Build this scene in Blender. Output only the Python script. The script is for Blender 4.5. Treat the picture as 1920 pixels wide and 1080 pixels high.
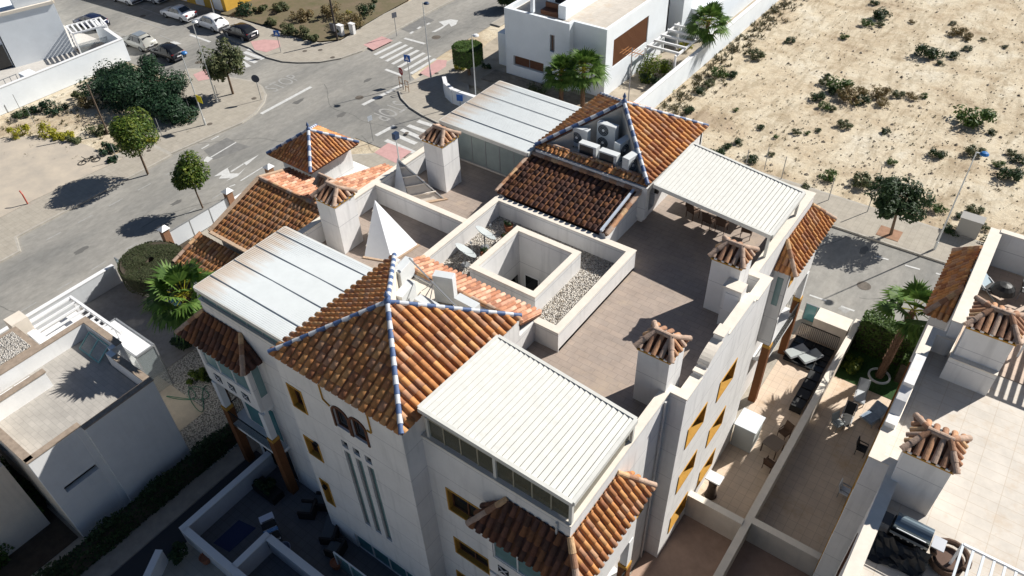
import bpy, bmesh, math, random
import numpy as np
from mathutils import Vector, Matrix
R = math.radians
sc = bpy.context.scene
for o in list(bpy.data.objects): bpy.data.objects.remove(o)
# ---------------- camera ----------------
YAW, PIT, ROL, FPX, ZC = R(37.6276), R(48.2319), R(-2.3878), 1424.47, 34.0
cam = bpy.data.cameras.new('camera'); camo = bpy.data.objects.new('camera', cam); sc.collection.objects.link(camo)
CM = Matrix.Rotation(YAW, 3, 'Z') @ Matrix.Rotation(PIT, 3, 'X') @ Matrix.Rotation(ROL, 3, 'Z')
camo.matrix_world = Matrix.Translation((0, 0, ZC)) @ CM.to_4x4()
cam.sensor_width = 36; cam.lens = FPX / 1920 * 36; cam.clip_start = .5; cam.clip_end = 2000
sc.camera = camo
# ---------------- sky, sun, exposure ----------------
SAZ, SEL = R(63.5), R(37.5)
w = bpy.data.worlds.new('World'); sc.world = w; w.use_nodes = True
nt = w.node_tree; nt.nodes.clear()
sky = nt.nodes.new('ShaderNodeTexSky'); sky.sky_type = 'NISHITA'; sky.sun_disc = False
sky.sun_elevation = SEL; sky.sun_rotation = math.pi / 2 - SAZ; sky.air_density = .75; sky.dust_density = .2
bg = nt.nodes.new('ShaderNodeBackground'); bg.inputs[1].default_value = .05
wo = nt.nodes.new('ShaderNodeOutputWorld'); nt.links.new(sky.outputs[0], bg.inputs[0]); nt.links.new(bg.outputs[0], wo.inputs[0])
sl = bpy.data.lights.new('sun', 'SUN'); sl.energy = 5.0; sl.angle = R(.5); sl.color = (1, .965, .905)
so = bpy.data.objects.new('sun', sl); sc.collection.objects.link(so)
sd = Vector((math.cos(SEL) * math.cos(SAZ), math.cos(SEL) * math.sin(SAZ), math.sin(SEL)))
so.rotation_euler = sd.to_track_quat('Z', 'Y').to_euler(); so.location = (0, 0, 60)
sc.view_settings.view_transform = 'Standard'; sc.view_settings.look = 'None'
sc.view_settings.exposure = 0.40; sc.view_settings.gamma = 1
sc.cycles.max_bounces = 6; sc.cycles.diffuse_bounces = 2; sc.cycles.transparent_max_bounces = 12

# ---------------- survey helpers: a pixel of the picture and one known coordinate give a world point ----------------
def ray(u, v): return CM @ Vector(((u - 960) / FPX, -(v - 540) / FPX, -1))
def atp(u, v, ax, val):
    d = ray(u, v); c = (0, 0, ZC)[ax]; return Vector((0, 0, ZC)) + d * ((val - c) / d[ax])
def at(u, v, z=0.): return atp(u, v, 2, z)
def atx(u, v, x): return atp(u, v, 0, x)
def aty(u, v, y): return atp(u, v, 1, y)
def zof(u, v, P):
    d = ray(u, v); A = np.array([[d.x, 0], [d.y, 0], [d.z, -1]]); b = np.array([P[0], P[1], P[2] - ZC])
    s = np.linalg.lstsq(A, b, rcond=None)[0]; return P[2] + s[1]
# ---------------- materials ----------------
MATS = {}
def L(t, a, b): t.links.new(a, b)
def mat(name, col, rough=.8, var=.0, vscale=3., detail=4, bump=0., bscale=20., metal=0., col2=None, island=None, spec=.3, trans=0., alpha=1., streak=0.):
    if name in MATS: return MATS[name]
    m = bpy.data.materials.new(name); m.use_nodes = True; t = m.node_tree; p = t.nodes['Principled BSDF']
    p.inputs['Roughness'].default_value = rough; p.inputs['Metallic'].default_value = metal
    p.inputs['Specular IOR Level'].default_value = spec
    p.inputs['Base Color'].default_value = (*col, 1)
    tc = t.nodes.new('ShaderNodeTexCoord')
    last = None
    if island:
        g = t.nodes.new('ShaderNodeNewGeometry'); cr = t.nodes.new('ShaderNodeValToRGB'); cr.color_ramp.interpolation = 'LINEAR' if len(island) < 4 else 'CONSTANT'
        els = cr.color_ramp.elements
        while len(els) < len(island): els.new(.5)
        for i, c in enumerate(island): els[i].position = i / (len(island) - (1 if len(island) < 4 else 0)); els[i].color = (*c, 1)
        L(t, g.outputs['Random Per Island'], cr.inputs[0]); last = cr.outputs[0]
    if var or col2:
        n = t.nodes.new('ShaderNodeTexNoise'); n.inputs['Scale'].default_value = vscale; n.inputs['Detail'].default_value = detail; n.inputs['Roughness'].default_value = .65
        L(t, tc.outputs['Object'], n.inputs['Vector'])
        mr = t.nodes.new('ShaderNodeMapRange'); mr.inputs[1].default_value = .3; mr.inputs[2].default_value = .7
        L(t, n.outputs[0], mr.inputs[0])
        if col2:
            mx = t.nodes.new('ShaderNodeMixRGB'); L(t, mr.outputs[0], mx.inputs[0]); mx.inputs[1].default_value = (*col, 1); mx.inputs[2].default_value = (*col2, 1); last = mx.outputs[0]
        else:
            mr.inputs[3].default_value = 1 - var; mr.inputs[4].default_value = 1 + var
            mx = t.nodes.new('ShaderNodeMixRGB'); mx.blend_type = 'MULTIPLY'; mx.inputs[0].default_value = 1
            if last: L(t, last, mx.inputs[1])
            else: mx.inputs[1].default_value = (*col, 1)
            L(t, mr.outputs[0], mx.inputs[2]); last = mx.outputs[0]
    if streak:
        mp = t.nodes.new('ShaderNodeMapping'); mp.inputs['Scale'].default_value = (3.5, 3.5, .35); L(t, tc.outputs['Object'], mp.inputs[0])
        n2 = t.nodes.new('ShaderNodeTexNoise'); n2.inputs['Scale'].default_value = 1.; n2.inputs['Detail'].default_value = 6; L(t, mp.outputs[0], n2.inputs['Vector'])
        m2 = t.nodes.new('ShaderNodeMapRange'); m2.inputs[1].default_value = .52; m2.inputs[2].default_value = .8; m2.inputs[3].default_value = 1; m2.inputs[4].default_value = 1 - streak; L(t, n2.outputs[0], m2.inputs[0])
        mx = t.nodes.new('ShaderNodeMixRGB'); mx.blend_type = 'MULTIPLY'; mx.inputs[0].default_value = 1
        if last: L(t, last, mx.inputs[1])
        else: mx.inputs[1].default_value = (*col, 1)
        L(t, m2.outputs[0], mx.inputs[2]); last = mx.outputs[0]
    if last: L(t, last, p.inputs['Base Color'])
    if bump:
        n = t.nodes.new('ShaderNodeTexNoise'); n.inputs['Scale'].default_value = bscale; n.inputs['Detail'].default_value = 5
        L(t, tc.outputs['Object'], n.inputs['Vector']); b = t.nodes.new('ShaderNodeBump'); b.inputs['Strength'].default_value = bump; b.inputs['Distance'].default_value = .05
        L(t, n.outputs[0], b.inputs['Height']); L(t, b.outputs[0], p.inputs['Normal'])
    if trans: p.inputs['Transmission Weight'].default_value = trans
    if alpha < 1: p.inputs['Alpha'].default_value = alpha
    MATS[name] = m; return m
def tiled(name, c1, c2, mortar, w=.45, h=.45, rough=.6, off=0., msize=.012, var=.12, stain=None, vsc=1.2):
    """square paving: brick texture on the object's own xy"""
    m = bpy.data.materials.new(name); m.use_nodes = True; t = m.node_tree; p = t.nodes['Principled BSDF']; p.inputs['Roughness'].default_value = rough
    tc = t.nodes.new('ShaderNodeTexCoord'); b = t.nodes.new('ShaderNodeTexBrick'); L(t, tc.outputs['Object'], b.inputs['Vector'])
    b.offset = off; b.inputs['Scale'].default_value = 1; b.inputs['Brick Width'].default_value = w; b.inputs['Row Height'].default_value = h; b.inputs['Mortar Size'].default_value = msize
    b.inputs['Mortar Smooth'].default_value = .3
    for i, c in ((1, c1), (2, c2), (3, mortar)): b.inputs[i].default_value = (*c, 1)
    n = t.nodes.new('ShaderNodeTexNoise'); n.inputs['Scale'].default_value = vsc; n.inputs['Detail'].default_value = 8; n.inputs['Roughness'].default_value = .7; L(t, tc.outputs['Object'], n.inputs['Vector'])
    mr = t.nodes.new('ShaderNodeMapRange'); mr.inputs[1].default_value = .3; mr.inputs[2].default_value = .7; mr.inputs[3].default_value = 1 - var; mr.inputs[4].default_value = 1 + var; L(t, n.outputs[0], mr.inputs[0])
    mx = t.nodes.new('ShaderNodeMixRGB'); mx.blend_type = 'MULTIPLY'; mx.inputs[0].default_value = 1; L(t, b.outputs[0], mx.inputs[1]); L(t, mr.outputs[0], mx.inputs[2]); last = mx.outputs[0]
    if stain:
        n2 = t.nodes.new('ShaderNodeTexNoise'); n2.inputs['Scale'].default_value = .55; n2.inputs['Detail'].default_value = 10; n2.inputs['Roughness'].default_value = .75; L(t, tc.outputs['Object'], n2.inputs['Vector'])
        m2 = t.nodes.new('ShaderNodeMapRange'); m2.inputs[1].default_value = .52; m2.inputs[2].default_value = .72; L(t, n2.outputs[0], m2.inputs[0])
        m3 = t.nodes.new('ShaderNodeMixRGB'); L(t, m2.outputs[0], m3.inputs[0]); L(t, last, m3.inputs[1]); m3.inputs[2].default_value = (*stain, 1); last = m3.outputs[0]
    L(t, last, p.inputs['Base Color']); MATS[name] = m; return m
# ---------------- object helpers ----------------
COL = sc.collection
def tag(o, label=None, cat=None, group=None, kind=None):
    if label: o['label'] = label
    if cat: o['category'] = cat
    if group: o['group'] = group
    if kind: o['kind'] = kind
    return o
def thing(name, label, cat, loc=(0, 0, 0), rz=0, group=None):
    o = bpy.data.objects.new(name, None); COL.objects.link(o); o.empty_display_size = .3
    o.location = loc; o.rotation_euler = (0, 0, rz); return tag(o, label, cat, group)
def rootloc(p):
    v = Vector((0, 0, 0))
    while p is not None:
        v += p.location; p = p.parent
    return v
class MB:
    def __init__(s): s.v = []; s.f = []; s.m = []
    def add(s, vs, fs, mi=0):
        n = len(s.v); s.v += [tuple(x) for x in vs]; s.f += [tuple(i + n for i in f) for f in fs]; s.m += [mi] * len(fs); return s
    def box(s, x0, x1, y0, y1, z0, z1, mi=0):
        v = [(x, y, z) for z in (z0, z1) for x, y in ((x0, y0), (x1, y0), (x1, y1), (x0, y1))]
        return s.add(v, [(3, 2, 1, 0), (4, 5, 6, 7), (0, 1, 5, 4), (1, 2, 6, 5), (2, 3, 7, 6), (3, 0, 4, 7)], mi)
    def obox(s, c, dx, dy, dz, mi=0):
        """box about centre c with half-vectors"""
        c, dx, dy, dz = map(Vector, (c, dx, dy, dz))
        v = [c + a * dx + b * dy + k * dz for k in (-1, 1) for a, b in ((-1, -1), (1, -1), (1, 1), (-1, 1))]
        return s.add(v, [(3, 2, 1, 0), (4, 5, 6, 7), (0, 1, 5, 4), (1, 2, 6, 5), (2, 3, 7, 6), (3, 0, 4, 7)], mi)
    def prism(s, poly, z0, z1, mi=0):
        n = len(poly); v = [(p[0], p[1], z0) for p in poly] + [(p[0], p[1], z1) for p in poly]
        return s.add(v, [tuple(range(n))[::-1], tuple(range(n, 2 * n))] + [(i, (i + 1) % n, n + (i + 1) % n, n + i) for i in range(n)], mi)
    def bar(s, a, b, w, h=None, mi=0, up=(0, 0, 1)):
        a, b = Vector(a), Vector(b); h = h or w; d = b - a
        if d.length < 1e-6: return s
        dn = d.normalized(); up = Vector(up)
        if abs(dn.dot(up)) > .98: up = Vector((1, 0, 0))
        sx = dn.cross(up).normalized(); sy = sx.cross(dn)
        return s.obox((a + b) / 2, d / 2, sx * (w / 2), sy * (h / 2), mi)
    def tube(s, pts, r, n=8, mi=0, cap=True):
        pts = [Vector(p) for p in pts]; rs = r if isinstance(r, (list, tuple)) else [r] * len(pts)
        base = len(s.v); prev = None
        for i, p in enumerate(pts):
            d = (pts[min(i + 1, len(pts) - 1)] - pts[max(i - 1, 0)]).normalized()
            if prev is None: prev = d.orthogonal().normalized()
            x = (prev - d * prev.dot(d)); x = x.normalized() if x.length > 1e-6 else d.orthogonal().normalized(); prev = x; y = d.cross(x)
            for k in range(n):
                a = 2 * math.pi * k / n; s.v.append(tuple(p + (x * math.cos(a) + y * math.sin(a)) * rs[i]))
        for i in range(len(pts) - 1):
            for k in range(n):
                k2 = (k + 1) % n; s.f.append((base + i * n + k, base + i * n + k2, base + (i + 1) * n + k2, base + (i + 1) * n + k)); s.m.append(mi)
        if cap:
            s.f.append(tuple(base + k for k in range(n))[::-1]); s.m.append(mi)
            e = base + (len(pts) - 1) * n; s.f.append(tuple(e + k for k in range(n))); s.m.append(mi)
        return s
    def lathe(s, prof, c=(0, 0, 0), n=16, mi=0, axis=None):
        c = Vector(c); M = axis or Matrix.Identity(3); b = len(s.v)
        for r, z in prof:
            for k in range(n):
                a = 2 * math.pi * k / n; s.v.append(tuple(c + M @ Vector((r * math.cos(a), r * math.sin(a), z))))
        for i in range(len(prof) - 1):
            for k in range(n):
                k2 = (k + 1) % n; s.f.append((b + i * n + k, b + i * n + k2, b + (i + 1) * n + k2, b + (i + 1) * n + k)); s.m.append(mi)
        return s
    def quad(s, a, b, c, d, mi=0): return s.add([a, b, c, d], [(0, 1, 2, 3)], mi)
    def build(s, name, mats, parent=None, smooth=False, world=True, bevel=0):
        me = bpy.data.meshes.new(name); off = rootloc(parent) if (parent and world) else Vector((0, 0, 0))
        me.from_pydata([tuple(Vector(v) - off) for v in s.v], [], s.f)
        for m in (mats if isinstance(mats, (list, tuple)) else [mats]): me.materials.append(m)
        for p, mi in zip(me.polygons, s.m): p.material_index = mi; p.use_smooth = smooth
        me.update()
        o = bpy.data.objects.new(name, me); COL.objects.link(o); o.parent = parent
        if bevel:
            b = o.modifiers.new('bevel', 'BEVEL'); b.width = bevel; b.segments = 2; b.limit_method = 'ANGLE'
        return o
def copy_tree(o, parent=None):
    c = o.copy(); COL.objects.link(c); c.parent = parent
    for ch in o.children: copy_tree(ch, c)
    return c
def one(mb, name, m, label, cat, group=None, **k):
    """a thing that is a single mesh, its origin at its base"""
    xs = [v[0] for v in mb.v]; ys = [v[1] for v in mb.v]; zs = [v[2] for v in mb.v]
    c = Vector(((min(xs) + max(xs)) / 2, (min(ys) + max(ys)) / 2, min(zs)))
    mb.v = [tuple(Vector(v) - c) for v in mb.v]; o = mb.build(name, m, None, world=False, **k); o.location = c
    return tag(o, label, cat, group)
# ---------------- palette ----------------
stucco = mat('stucco_white', (.78, .765, .745), .9, var=.06, vscale=1.1, detail=8, bump=.15, bscale=30, streak=.20)
def joints(m, step=1.65):
    """faint horizontal and vertical joint lines scored in the render"""
    t = m.node_tree; p = t.nodes['Principled BSDF']; src = p.inputs['Base Color'].links[0].from_socket
    tc = t.nodes.new('ShaderNodeTexCoord'); sp = t.nodes.new('ShaderNodeSeparateXYZ'); L(t, tc.outputs['Object'], sp.inputs[0])
    md = t.nodes.new('ShaderNodeMath'); md.operation = 'PINGPONG'; md.inputs[1].default_value = step / 2; L(t, sp.outputs[2], md.inputs[0])
    lt = t.nodes.new('ShaderNodeMath'); lt.operation = 'LESS_THAN'; lt.inputs[1].default_value = .014; L(t, md.outputs[0], lt.inputs[0])
    mx = t.nodes.new('ShaderNodeMixRGB'); L(t, lt.outputs[0], mx.inputs[0]); L(t, src, mx.inputs[1]); mx.inputs[2].default_value = (.5, .49, .49, 1); L(t, mx.outputs[0], p.inputs['Base Color'])
joints(stucco)
stucco2 = mat('stucco_plain', (.80, .80, .79), .9, var=.05, vscale=.8, bump=.1, bscale=30, streak=.06)
stucco_cool = mat('stucco_villa', (.82, .86, .89), .9, var=.04, vscale=.8, bump=.1, bscale=30)
cream = mat('stucco_cream', (.74, .66, .56), .9, var=.06, vscale=1.5, bump=.15, streak=.12)
coping = mat('coping_cream', (.78, .71, .61), .8, var=.06, vscale=3, bump=.1)
gold = mat('ochre_trim', (.50, .27, .05), .8, var=.12, vscale=6)
pillar_m = mat('brown_pillar', (.18, .07, .025), .8, var=.1, vscale=4)
brownwood = mat('brown_wood', (.13, .055, .03), .6, var=.2, vscale=8)
darkglass = mat('dark_glass', (.018, .02, .022), .08, spec=.6)
greenglass = mat('green_glass', (.16, .27, .27), .12, spec=.6, var=.2, vscale=.8)
paleglass = mat('frosted_glass', (.33, .38, .36), .2, spec=.6, var=.12, vscale=1.1)
tealglass = mat('teal_glass', (.12, .33, .35), .1, spec=.6, alpha=.75)
clearg = mat('clear_glass', (.55, .62, .62), .06, spec=.7, alpha=.35)
smokeg = mat('olive_glass', (.13, .125, .085), .1, spec=.6, alpha=.8)
whitem = mat('white_metal', (.68, .67, .62), .45, var=.05, vscale=2.5, streak=.10)
whitep = mat('white_paint', (.80, .80, .80), .5)
blackm = mat('black_metal', (.02, .02, .02), .5)
greym = mat('grey_metal', (.33, .34, .35), .45, metal=.4)
steel = mat('steel', (.5, .52, .54), .3, metal=.8)
acm = mat('ac_casing', (.66, .68, .68), .5, var=.05, vscale=3)
blueceram = mat('blue_ceramic', (.07, .12, .25), .5, var=.12, vscale=9, spec=.5)
whiteceram = mat('white_ceramic', (.56, .58, .61), .5, spec=.5, var=.06, vscale=9)
TILE = ((.58, .265, .105), (.42, .19, .09), (.62, .33, .145), (.47, .25, .15), (.34, .15, .08), (.60, .28, .11), (.52, .235, .095), (.54, .31, .18), (.60, .30, .12), (.46, .21, .095))
tilem = mat('clay_tile', (.4, .2, .1), .9, var=.22, vscale=1.6, detail=9, island=TILE, bump=.2, bscale=40, spec=.12)
TILE2 = ((0.483, 0.23, 0.136), (0.575, 0.324, 0.208), (0.414, 0.189, 0.112), (0.529, 0.284, 0.192), (0.632, 0.405, 0.288), (0.345, 0.162, 0.104), (0.552, 0.297, 0.192))
tilem2 = mat('clay_tile_salmon', (.5, .28, .16), .8, var=.18, vscale=5, detail=6, island=TILE2, bump=.2, bscale=40, spec=.12)
TILE_SHADE = ((.13, .06, .04), (.08, .045, .035), (.18, .085, .045), (.10, .055, .045), (.22, .10, .05), (.14, .07, .05))
tilem_shade = mat('clay_tile_shade', (.16, .08, .05), .8, var=.2, vscale=6, detail=6, island=TILE_SHADE, bump=.2, bscale=40, spec=.12)  # darker copy of the clay tile, with roof shade put into its colour
tilebase = mat('tile_bed', (.14, .06, .035), .9, var=.3, vscale=4)
capm = mat('ridge_tile', (.45, .27, .16), .85, var=.25, vscale=5, island=((.50, .27, .15), (.33, .18, .11), (.45, .32, .24), (.56, .36, .2), (.38, .2, .12)), bump=.3)
mortar = mat('ridge_mortar', (.50, .36, .25), .95, var=.15, vscale=5, bump=.3)
terrace_t = tiled('terrace_tiles', (.385, .305, .25), (.35, .285, .24), (.27, .22, .185), .6, .3, .55, off=.5, var=.16, stain=(.46, .36, .27))
terrace_p = tiled('terrace_tiles_pink', (.52, .38, .28), (.48, .35, .26), (.36, .27, .2), .6, .3, .6, off=.5, var=.12)
patio_t = tiled('patio_tiles', (.64, .50, .37), (.61, .48, .36), (.46, .35, .26), .45, .45, .6, var=.10, stain=(.5, .34, .2))
roof_beige = tiled('roof_tiles_beige', (.60, .545, .475), (.58, .525, .455), (.50, .42, .33), .9, .45, .7, off=0, msize=.012, var=.12, stain=(.52, .40, .28))
grey_t = tiled('roof_tiles_grey', (.44, .41, .37), (.39, .365, .33), (.33, .31, .28), .5, .25, .7, off=.5, var=.14)
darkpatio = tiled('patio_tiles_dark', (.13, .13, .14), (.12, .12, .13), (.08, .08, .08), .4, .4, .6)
pinkpave = mat('pink_tactile', (.55, .33, .31), .9, var=.1, vscale=2)
pave = tiled('pavement', (.40, .36, .30), (.38, .34, .28), (.32, .29, .24), .4, .4, .9, var=.14, msize=.014)
kerbm = mat('kerb_stone', (.42, .39, .34), .9, var=.15, vscale=2)
paint = mat('road_paint', (.68, .68, .66), .8, col2=(.50, .49, .47), vscale=3.5, detail=8)
wornpaint = mat('worn_paint', (.41, .405, .39), .9, col2=(.29, .28, .26), vscale=4, detail=8)
def asphalt_mat():
    m = bpy.data.materials.new('asphalt'); m.use_nodes = True; t = m.node_tree; p = t.nodes['Principled BSDF']; p.inputs['Roughness'].default_value = .95; p.inputs['Specular IOR Level'].default_value = .15
    tc = t.nodes.new('ShaderNodeTexCoord')
    def noise(s, d=8, sc3=(1, 1, 1), ro=.65):
        mp = t.nodes.new('ShaderNodeMapping'); mp.inputs['Scale'].default_value = sc3; L(t, tc.outputs['Object'], mp.inputs[0])
        n = t.nodes.new('ShaderNodeTexNoise'); n.inputs['Scale'].default_value = s; n.inputs['Detail'].default_value = d; n.inputs['Roughness'].default_value = ro; L(t, mp.outputs[0], n.inputs['Vector']); return n.outputs[0]
    r = t.nodes.new('ShaderNodeValToRGB'); r.color_ramp.elements[0].position = .36; r.color_ramp.elements[0].color = (.225, .22, .205, 1); r.color_ramp.elements[1].position = .66; r.color_ramp.elements[1].color = (.36, .34, .305, 1)
    L(t, noise(.22, 9, (1, .28, 1)), r.inputs[0])
    a = t.nodes.new('ShaderNodeMapRange'); a.inputs[1].default_value = .3; a.inputs[2].default_value = .7; a.inputs[3].default_value = .80; a.inputs[4].default_value = 1.16; L(t, noise(2.4, 10, (1, .5, 1), .75), a.inputs[0])
    x = t.nodes.new('ShaderNodeMixRGB'); x.blend_type = 'MULTIPLY'; x.inputs[0].default_value = 1; L(t, r.outputs[0], x.inputs[1]); L(t, a.outputs[0], x.inputs[2])
    L(t, x.outputs[0], p.inputs['Base Color'])
    b = t.nodes.new('ShaderNodeBump'); b.inputs['Strength'].default_value = .3; b.inputs['Distance'].default_value = .02; L(t, noise(30, 4), b.inputs['Height']); L(t, b.outputs[0], p.inputs['Normal'])
    return m
asphalt = asphalt_mat()
asphalt_dark = mat('asphalt_patch', (.20, .195, .185), .95, var=.15, vscale=2)
def sand_mat():
    m = bpy.data.materials.new('sand'); m.use_nodes = True; t = m.node_tree; p = t.nodes['Principled BSDF']; p.inputs['Roughness'].default_value = .98; p.inputs['Specular IOR Level'].default_value = .1
    tc = t.nodes.new('ShaderNodeTexCoord')
    def noise(s, d=8, ro=.65, dist=0., rot=0, sc3=(1, 1, 1)):
        mp = t.nodes.new('ShaderNodeMapping'); mp.inputs['Scale'].default_value = sc3; mp.inputs['Rotation'].default_value = (0, 0, rot); L(t, tc.outputs['Object'], mp.inputs[0])
        n = t.nodes.new('ShaderNodeTexNoise'); n.inputs['Scale'].default_value = s; n.inputs['Detail'].default_value = d; n.inputs['Roughness'].default_value = ro; n.inputs['Distortion'].default_value = dist; L(t, mp.outputs[0], n.inputs['Vector']); return n.outputs[0]
    def ramp(f, els):
        r = t.nodes.new('ShaderNodeValToRGB'); e = r.color_ramp.elements
        while len(e) < len(els): e.new(.5)
        for i, (q, c) in enumerate(els): e[i].position = q; e[i].color = (*c, 1)
        L(t, f, r.inputs[0]); return r.outputs[0]
    base = ramp(noise(.16, 10, .7, .4), ((.32, (.42, .33, .235)), (.42, (.55, .455, .325)), (.54, (.65, .565, .425)), (.68, (.71, .65, .53))))
    dirt = ramp(noise(.8, 12, .8, .3), ((.46, (1, 1, 1)), (.58, (.86, .83, .80)), (.70, (.58, .54, .50))))
    x = t.nodes.new('ShaderNodeMixRGB'); x.blend_type = 'MULTIPLY'; x.inputs[0].default_value = .9; L(t, base, x.inputs[1]); L(t, dirt, x.inputs[2])
    tr = ramp(noise(.9, 8, .65, 1.6, .9, (1, .25, 1)), ((.40, (.80, .78, .75)), (.5, (1, 1, 1)), (.62, (1.06, 1.05, 1.03)), (.68, (.86, .84, .80))))
    x2 = t.nodes.new('ShaderNodeMixRGB'); x2.blend_type = 'MULTIPLY'; x2.inputs[0].default_value = 1; L(t, x.outputs[0], x2.inputs[1]); L(t, tr, x2.inputs[2])
    L(t, x2.outputs[0], p.inputs['Base Color'])
    b = t.nodes.new('ShaderNodeBump'); b.inputs['Strength'].default_value = .8; b.inputs['Distance'].default_value = .12; L(t, noise(2.5, 12, .75), b.inputs['Height']); L(t, b.outputs[0], p.inputs['Normal'])
    return m
sand = sand_mat()
gravelm = None
def gravel_mat(name, cols, scale=14):
    m = bpy.data.materials.new(name); m.use_nodes = True; t = m.node_tree; p = t.nodes['Principled BSDF']; p.inputs['Roughness'].default_value = .9
    tc = t.nodes.new('ShaderNodeTexCoord'); v = t.nodes.new('ShaderNodeTexVoronoi'); v.inputs['Scale'].default_value = scale; L(t, tc.outputs['Object'], v.inputs['Vector'])
    r = t.nodes.new('ShaderNodeValToRGB'); e = r.color_ramp.elements
    while len(e) < len(cols): e.new(.5)
    for i, c in enumerate(cols): e[i].position = i / (len(cols) - 1); e[i].color = (*c, 1)
    L(t, v.outputs['Color'], r.inputs[0])
    d = t.nodes.new('ShaderNodeMapRange'); d.inputs[1].default_value = .25; d.inputs[2].default_value = .75; d.inputs[3].default_value = 1; d.inputs[4].default_value = .3; L(t, v.outputs['Distance'], d.inputs[0])
    x = t.nodes.new('ShaderNodeMixRGB'); x.blend_type = 'MULTIPLY'; x.inputs[0].default_value = 1; L(t, r.outputs[0], x.inputs[1]); L(t, d.outputs[0], x.inputs[2]); L(t, x.outputs[0], p.inputs['Base Color'])
    b = t.nodes.new('ShaderNodeBump'); b.inputs['Distance'].default_value = .06; b.inputs['Strength'].default_value = 1; b.invert = True; L(t, v.outputs['Distance'], b.inputs['Height']); L(t, b.outputs[0], p.inputs['Normal'])
    return m
gravelm = gravel_mat('roof_gravel', ((.45, .41, .36), (.74, .68, .6), (.6, .54, .46), (.8, .76, .7), (.66, .6, .53)))
palegravel = gravel_mat('path_gravel', ((.55, .5, .42), (.7, .66, .58), (.62, .56, .47)), 12)
def leaf(name, cols, rough=.55):
    m = mat(name, cols[0], rough, island=cols, spec=.25)
    t = m.node_tree; p = t.nodes['Principled BSDF']; tr = t.nodes.new('ShaderNodeBsdfTranslucent'); mx = t.nodes.new('ShaderNodeMixShader'); mx.inputs[0].default_value = .22
    src = p.inputs['Base Color'].links[0].from_socket; L(t, src, tr.inputs[0]); L(t, p.outputs[0], mx.inputs[1]); L(t, tr.outputs[0], mx.inputs[2]); L(t, mx.outputs[0], t.nodes['Material Output'].inputs[0])
    return m
lf_bright = leaf('leaf_bright', ((.025, .055, .008), (.07, .12, .014), (.17, .20, .03)))
lf_mid = leaf('leaf_mid', ((.03, .065, .014), (.075, .13, .025), (.10, .16, .035)))
lf_dark = leaf('leaf_dark', ((.014, .032, .012), (.03, .06, .02), (.05, .085, .03)))
lf_pine = leaf('leaf_pine', ((.01, .03, .015), (.02, .052, .024), (.04, .085, .038)))
lf_olive = leaf('leaf_olive', ((.05, .07, .03), (.10, .12, .05), (.15, .15, .07)))
lf_dry = leaf('leaf_dry', ((.16, .11, .045), (.25, .18, .08), (.12, .12, .05)))
lf_yel = leaf('leaf_yellow', ((.18, .20, .02), (.38, .34, .03), (.28, .28, .03)))
lf_palm = leaf('leaf_palm', ((.045, .10, .02), (.09, .17, .03), (.15, .24, .05)))
lf_hedge = leaf('leaf_hedge', ((.035, .045, .02), (.06, .075, .03), (.085, .085, .045)))
bark = mat('bark', (.16, .11, .075), .95, var=.3, vscale=6, bump=.6, bscale=12)
palmbark = mat('palm_bark', (.21, .125, .08), .95, var=.35, vscale=9, bump=.9, bscale=14)
concrete = mat('concrete', (.56, .48, .38), .95, col2=(.40, .355, .30), vscale=.5, detail=8, bump=.1)
darksoil = mat('dark_soil', (.07, .055, .04), .95, var=.3, vscale=2, bump=.4)
lawnm = mat('lawn_green', (.03, .075, .018), .9, var=.35, vscale=8, bump=.6, bscale=60)
# ================= SETTING =================
def struct(mb, name, m): return tag(mb.build(name, m), kind='structure')
def sheet(name, poly, z, m):
    return struct(MB().add([(p[0], p[1], z) for p in poly], [tuple(range(len(poly)))]), name, m)
def P2(pts, z=0): return [tuple(at(u, v, z))[:2] for u, v in pts]
sheet('ground', ((-900, -700), (900, -700), (900, 1100), (-900, 1100)), -.03, sand)
# asphalt: the street running away to the upper left, the cross street behind the block, the parking street
sheet('road', ((-59.6, -60), (-46.2, -60), (-46.2, 38.4), (60, 38.4), (60, 49.4), (-12, 49.4), (-42, 46), (-50, 50), (-50.5, 56), (-51.0, 110), (-59.6, 110), (-59.6, 62), (-61, 50), (-66, 47.4), (-80, 54), (-100, 72), (-135, 72), (-110, 36), (-71, 36.4), (-62, 38.8), (-59.6, 34)), 0, asphalt)
KH = .13
def arc(c, r, a0, a1, n=10): return [(c[0] + r * math.cos(R(a0 + (a1 - a0) * i / n)), c[1] + r * math.sin(R(a0 + (a1 - a0) * i / n))) for i in range(n + 1)]
def inset(poly, d):
    n = len(poly); out = []
    for i in range(n):
        p0, p1, p2 = Vector(poly[i - 1][:2]), Vector(poly[i][:2]), Vector(poly[(i + 1) % n][:2])
        a = (p1 - p0).normalized(); b = (p2 - p1).normalized(); na = Vector((-a.y, a.x)); nb = Vector((-b.y, b.x)); k = na + nb
        k = k / max(.35, k.length_squared / 2) if k.length > 1e-4 else na
        out.append(tuple(p1 + k * d))
    return out
def pavement(poly, m=pave, kerb=.17):
    """kerb ring with an inner slab 4 mm higher"""
    if sum(poly[i - 1][0] * poly[i][1] - poly[i][0] * poly[i - 1][1] for i in range(len(poly))) < 0: poly = poly[::-1]
    struct(MB().prism(poly, -.02, KH), 'pavement_kerb', kerbm)
    struct(MB().prism(inset(poly, kerb), KH - .02, KH + .004), 'pavement', m)
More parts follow.
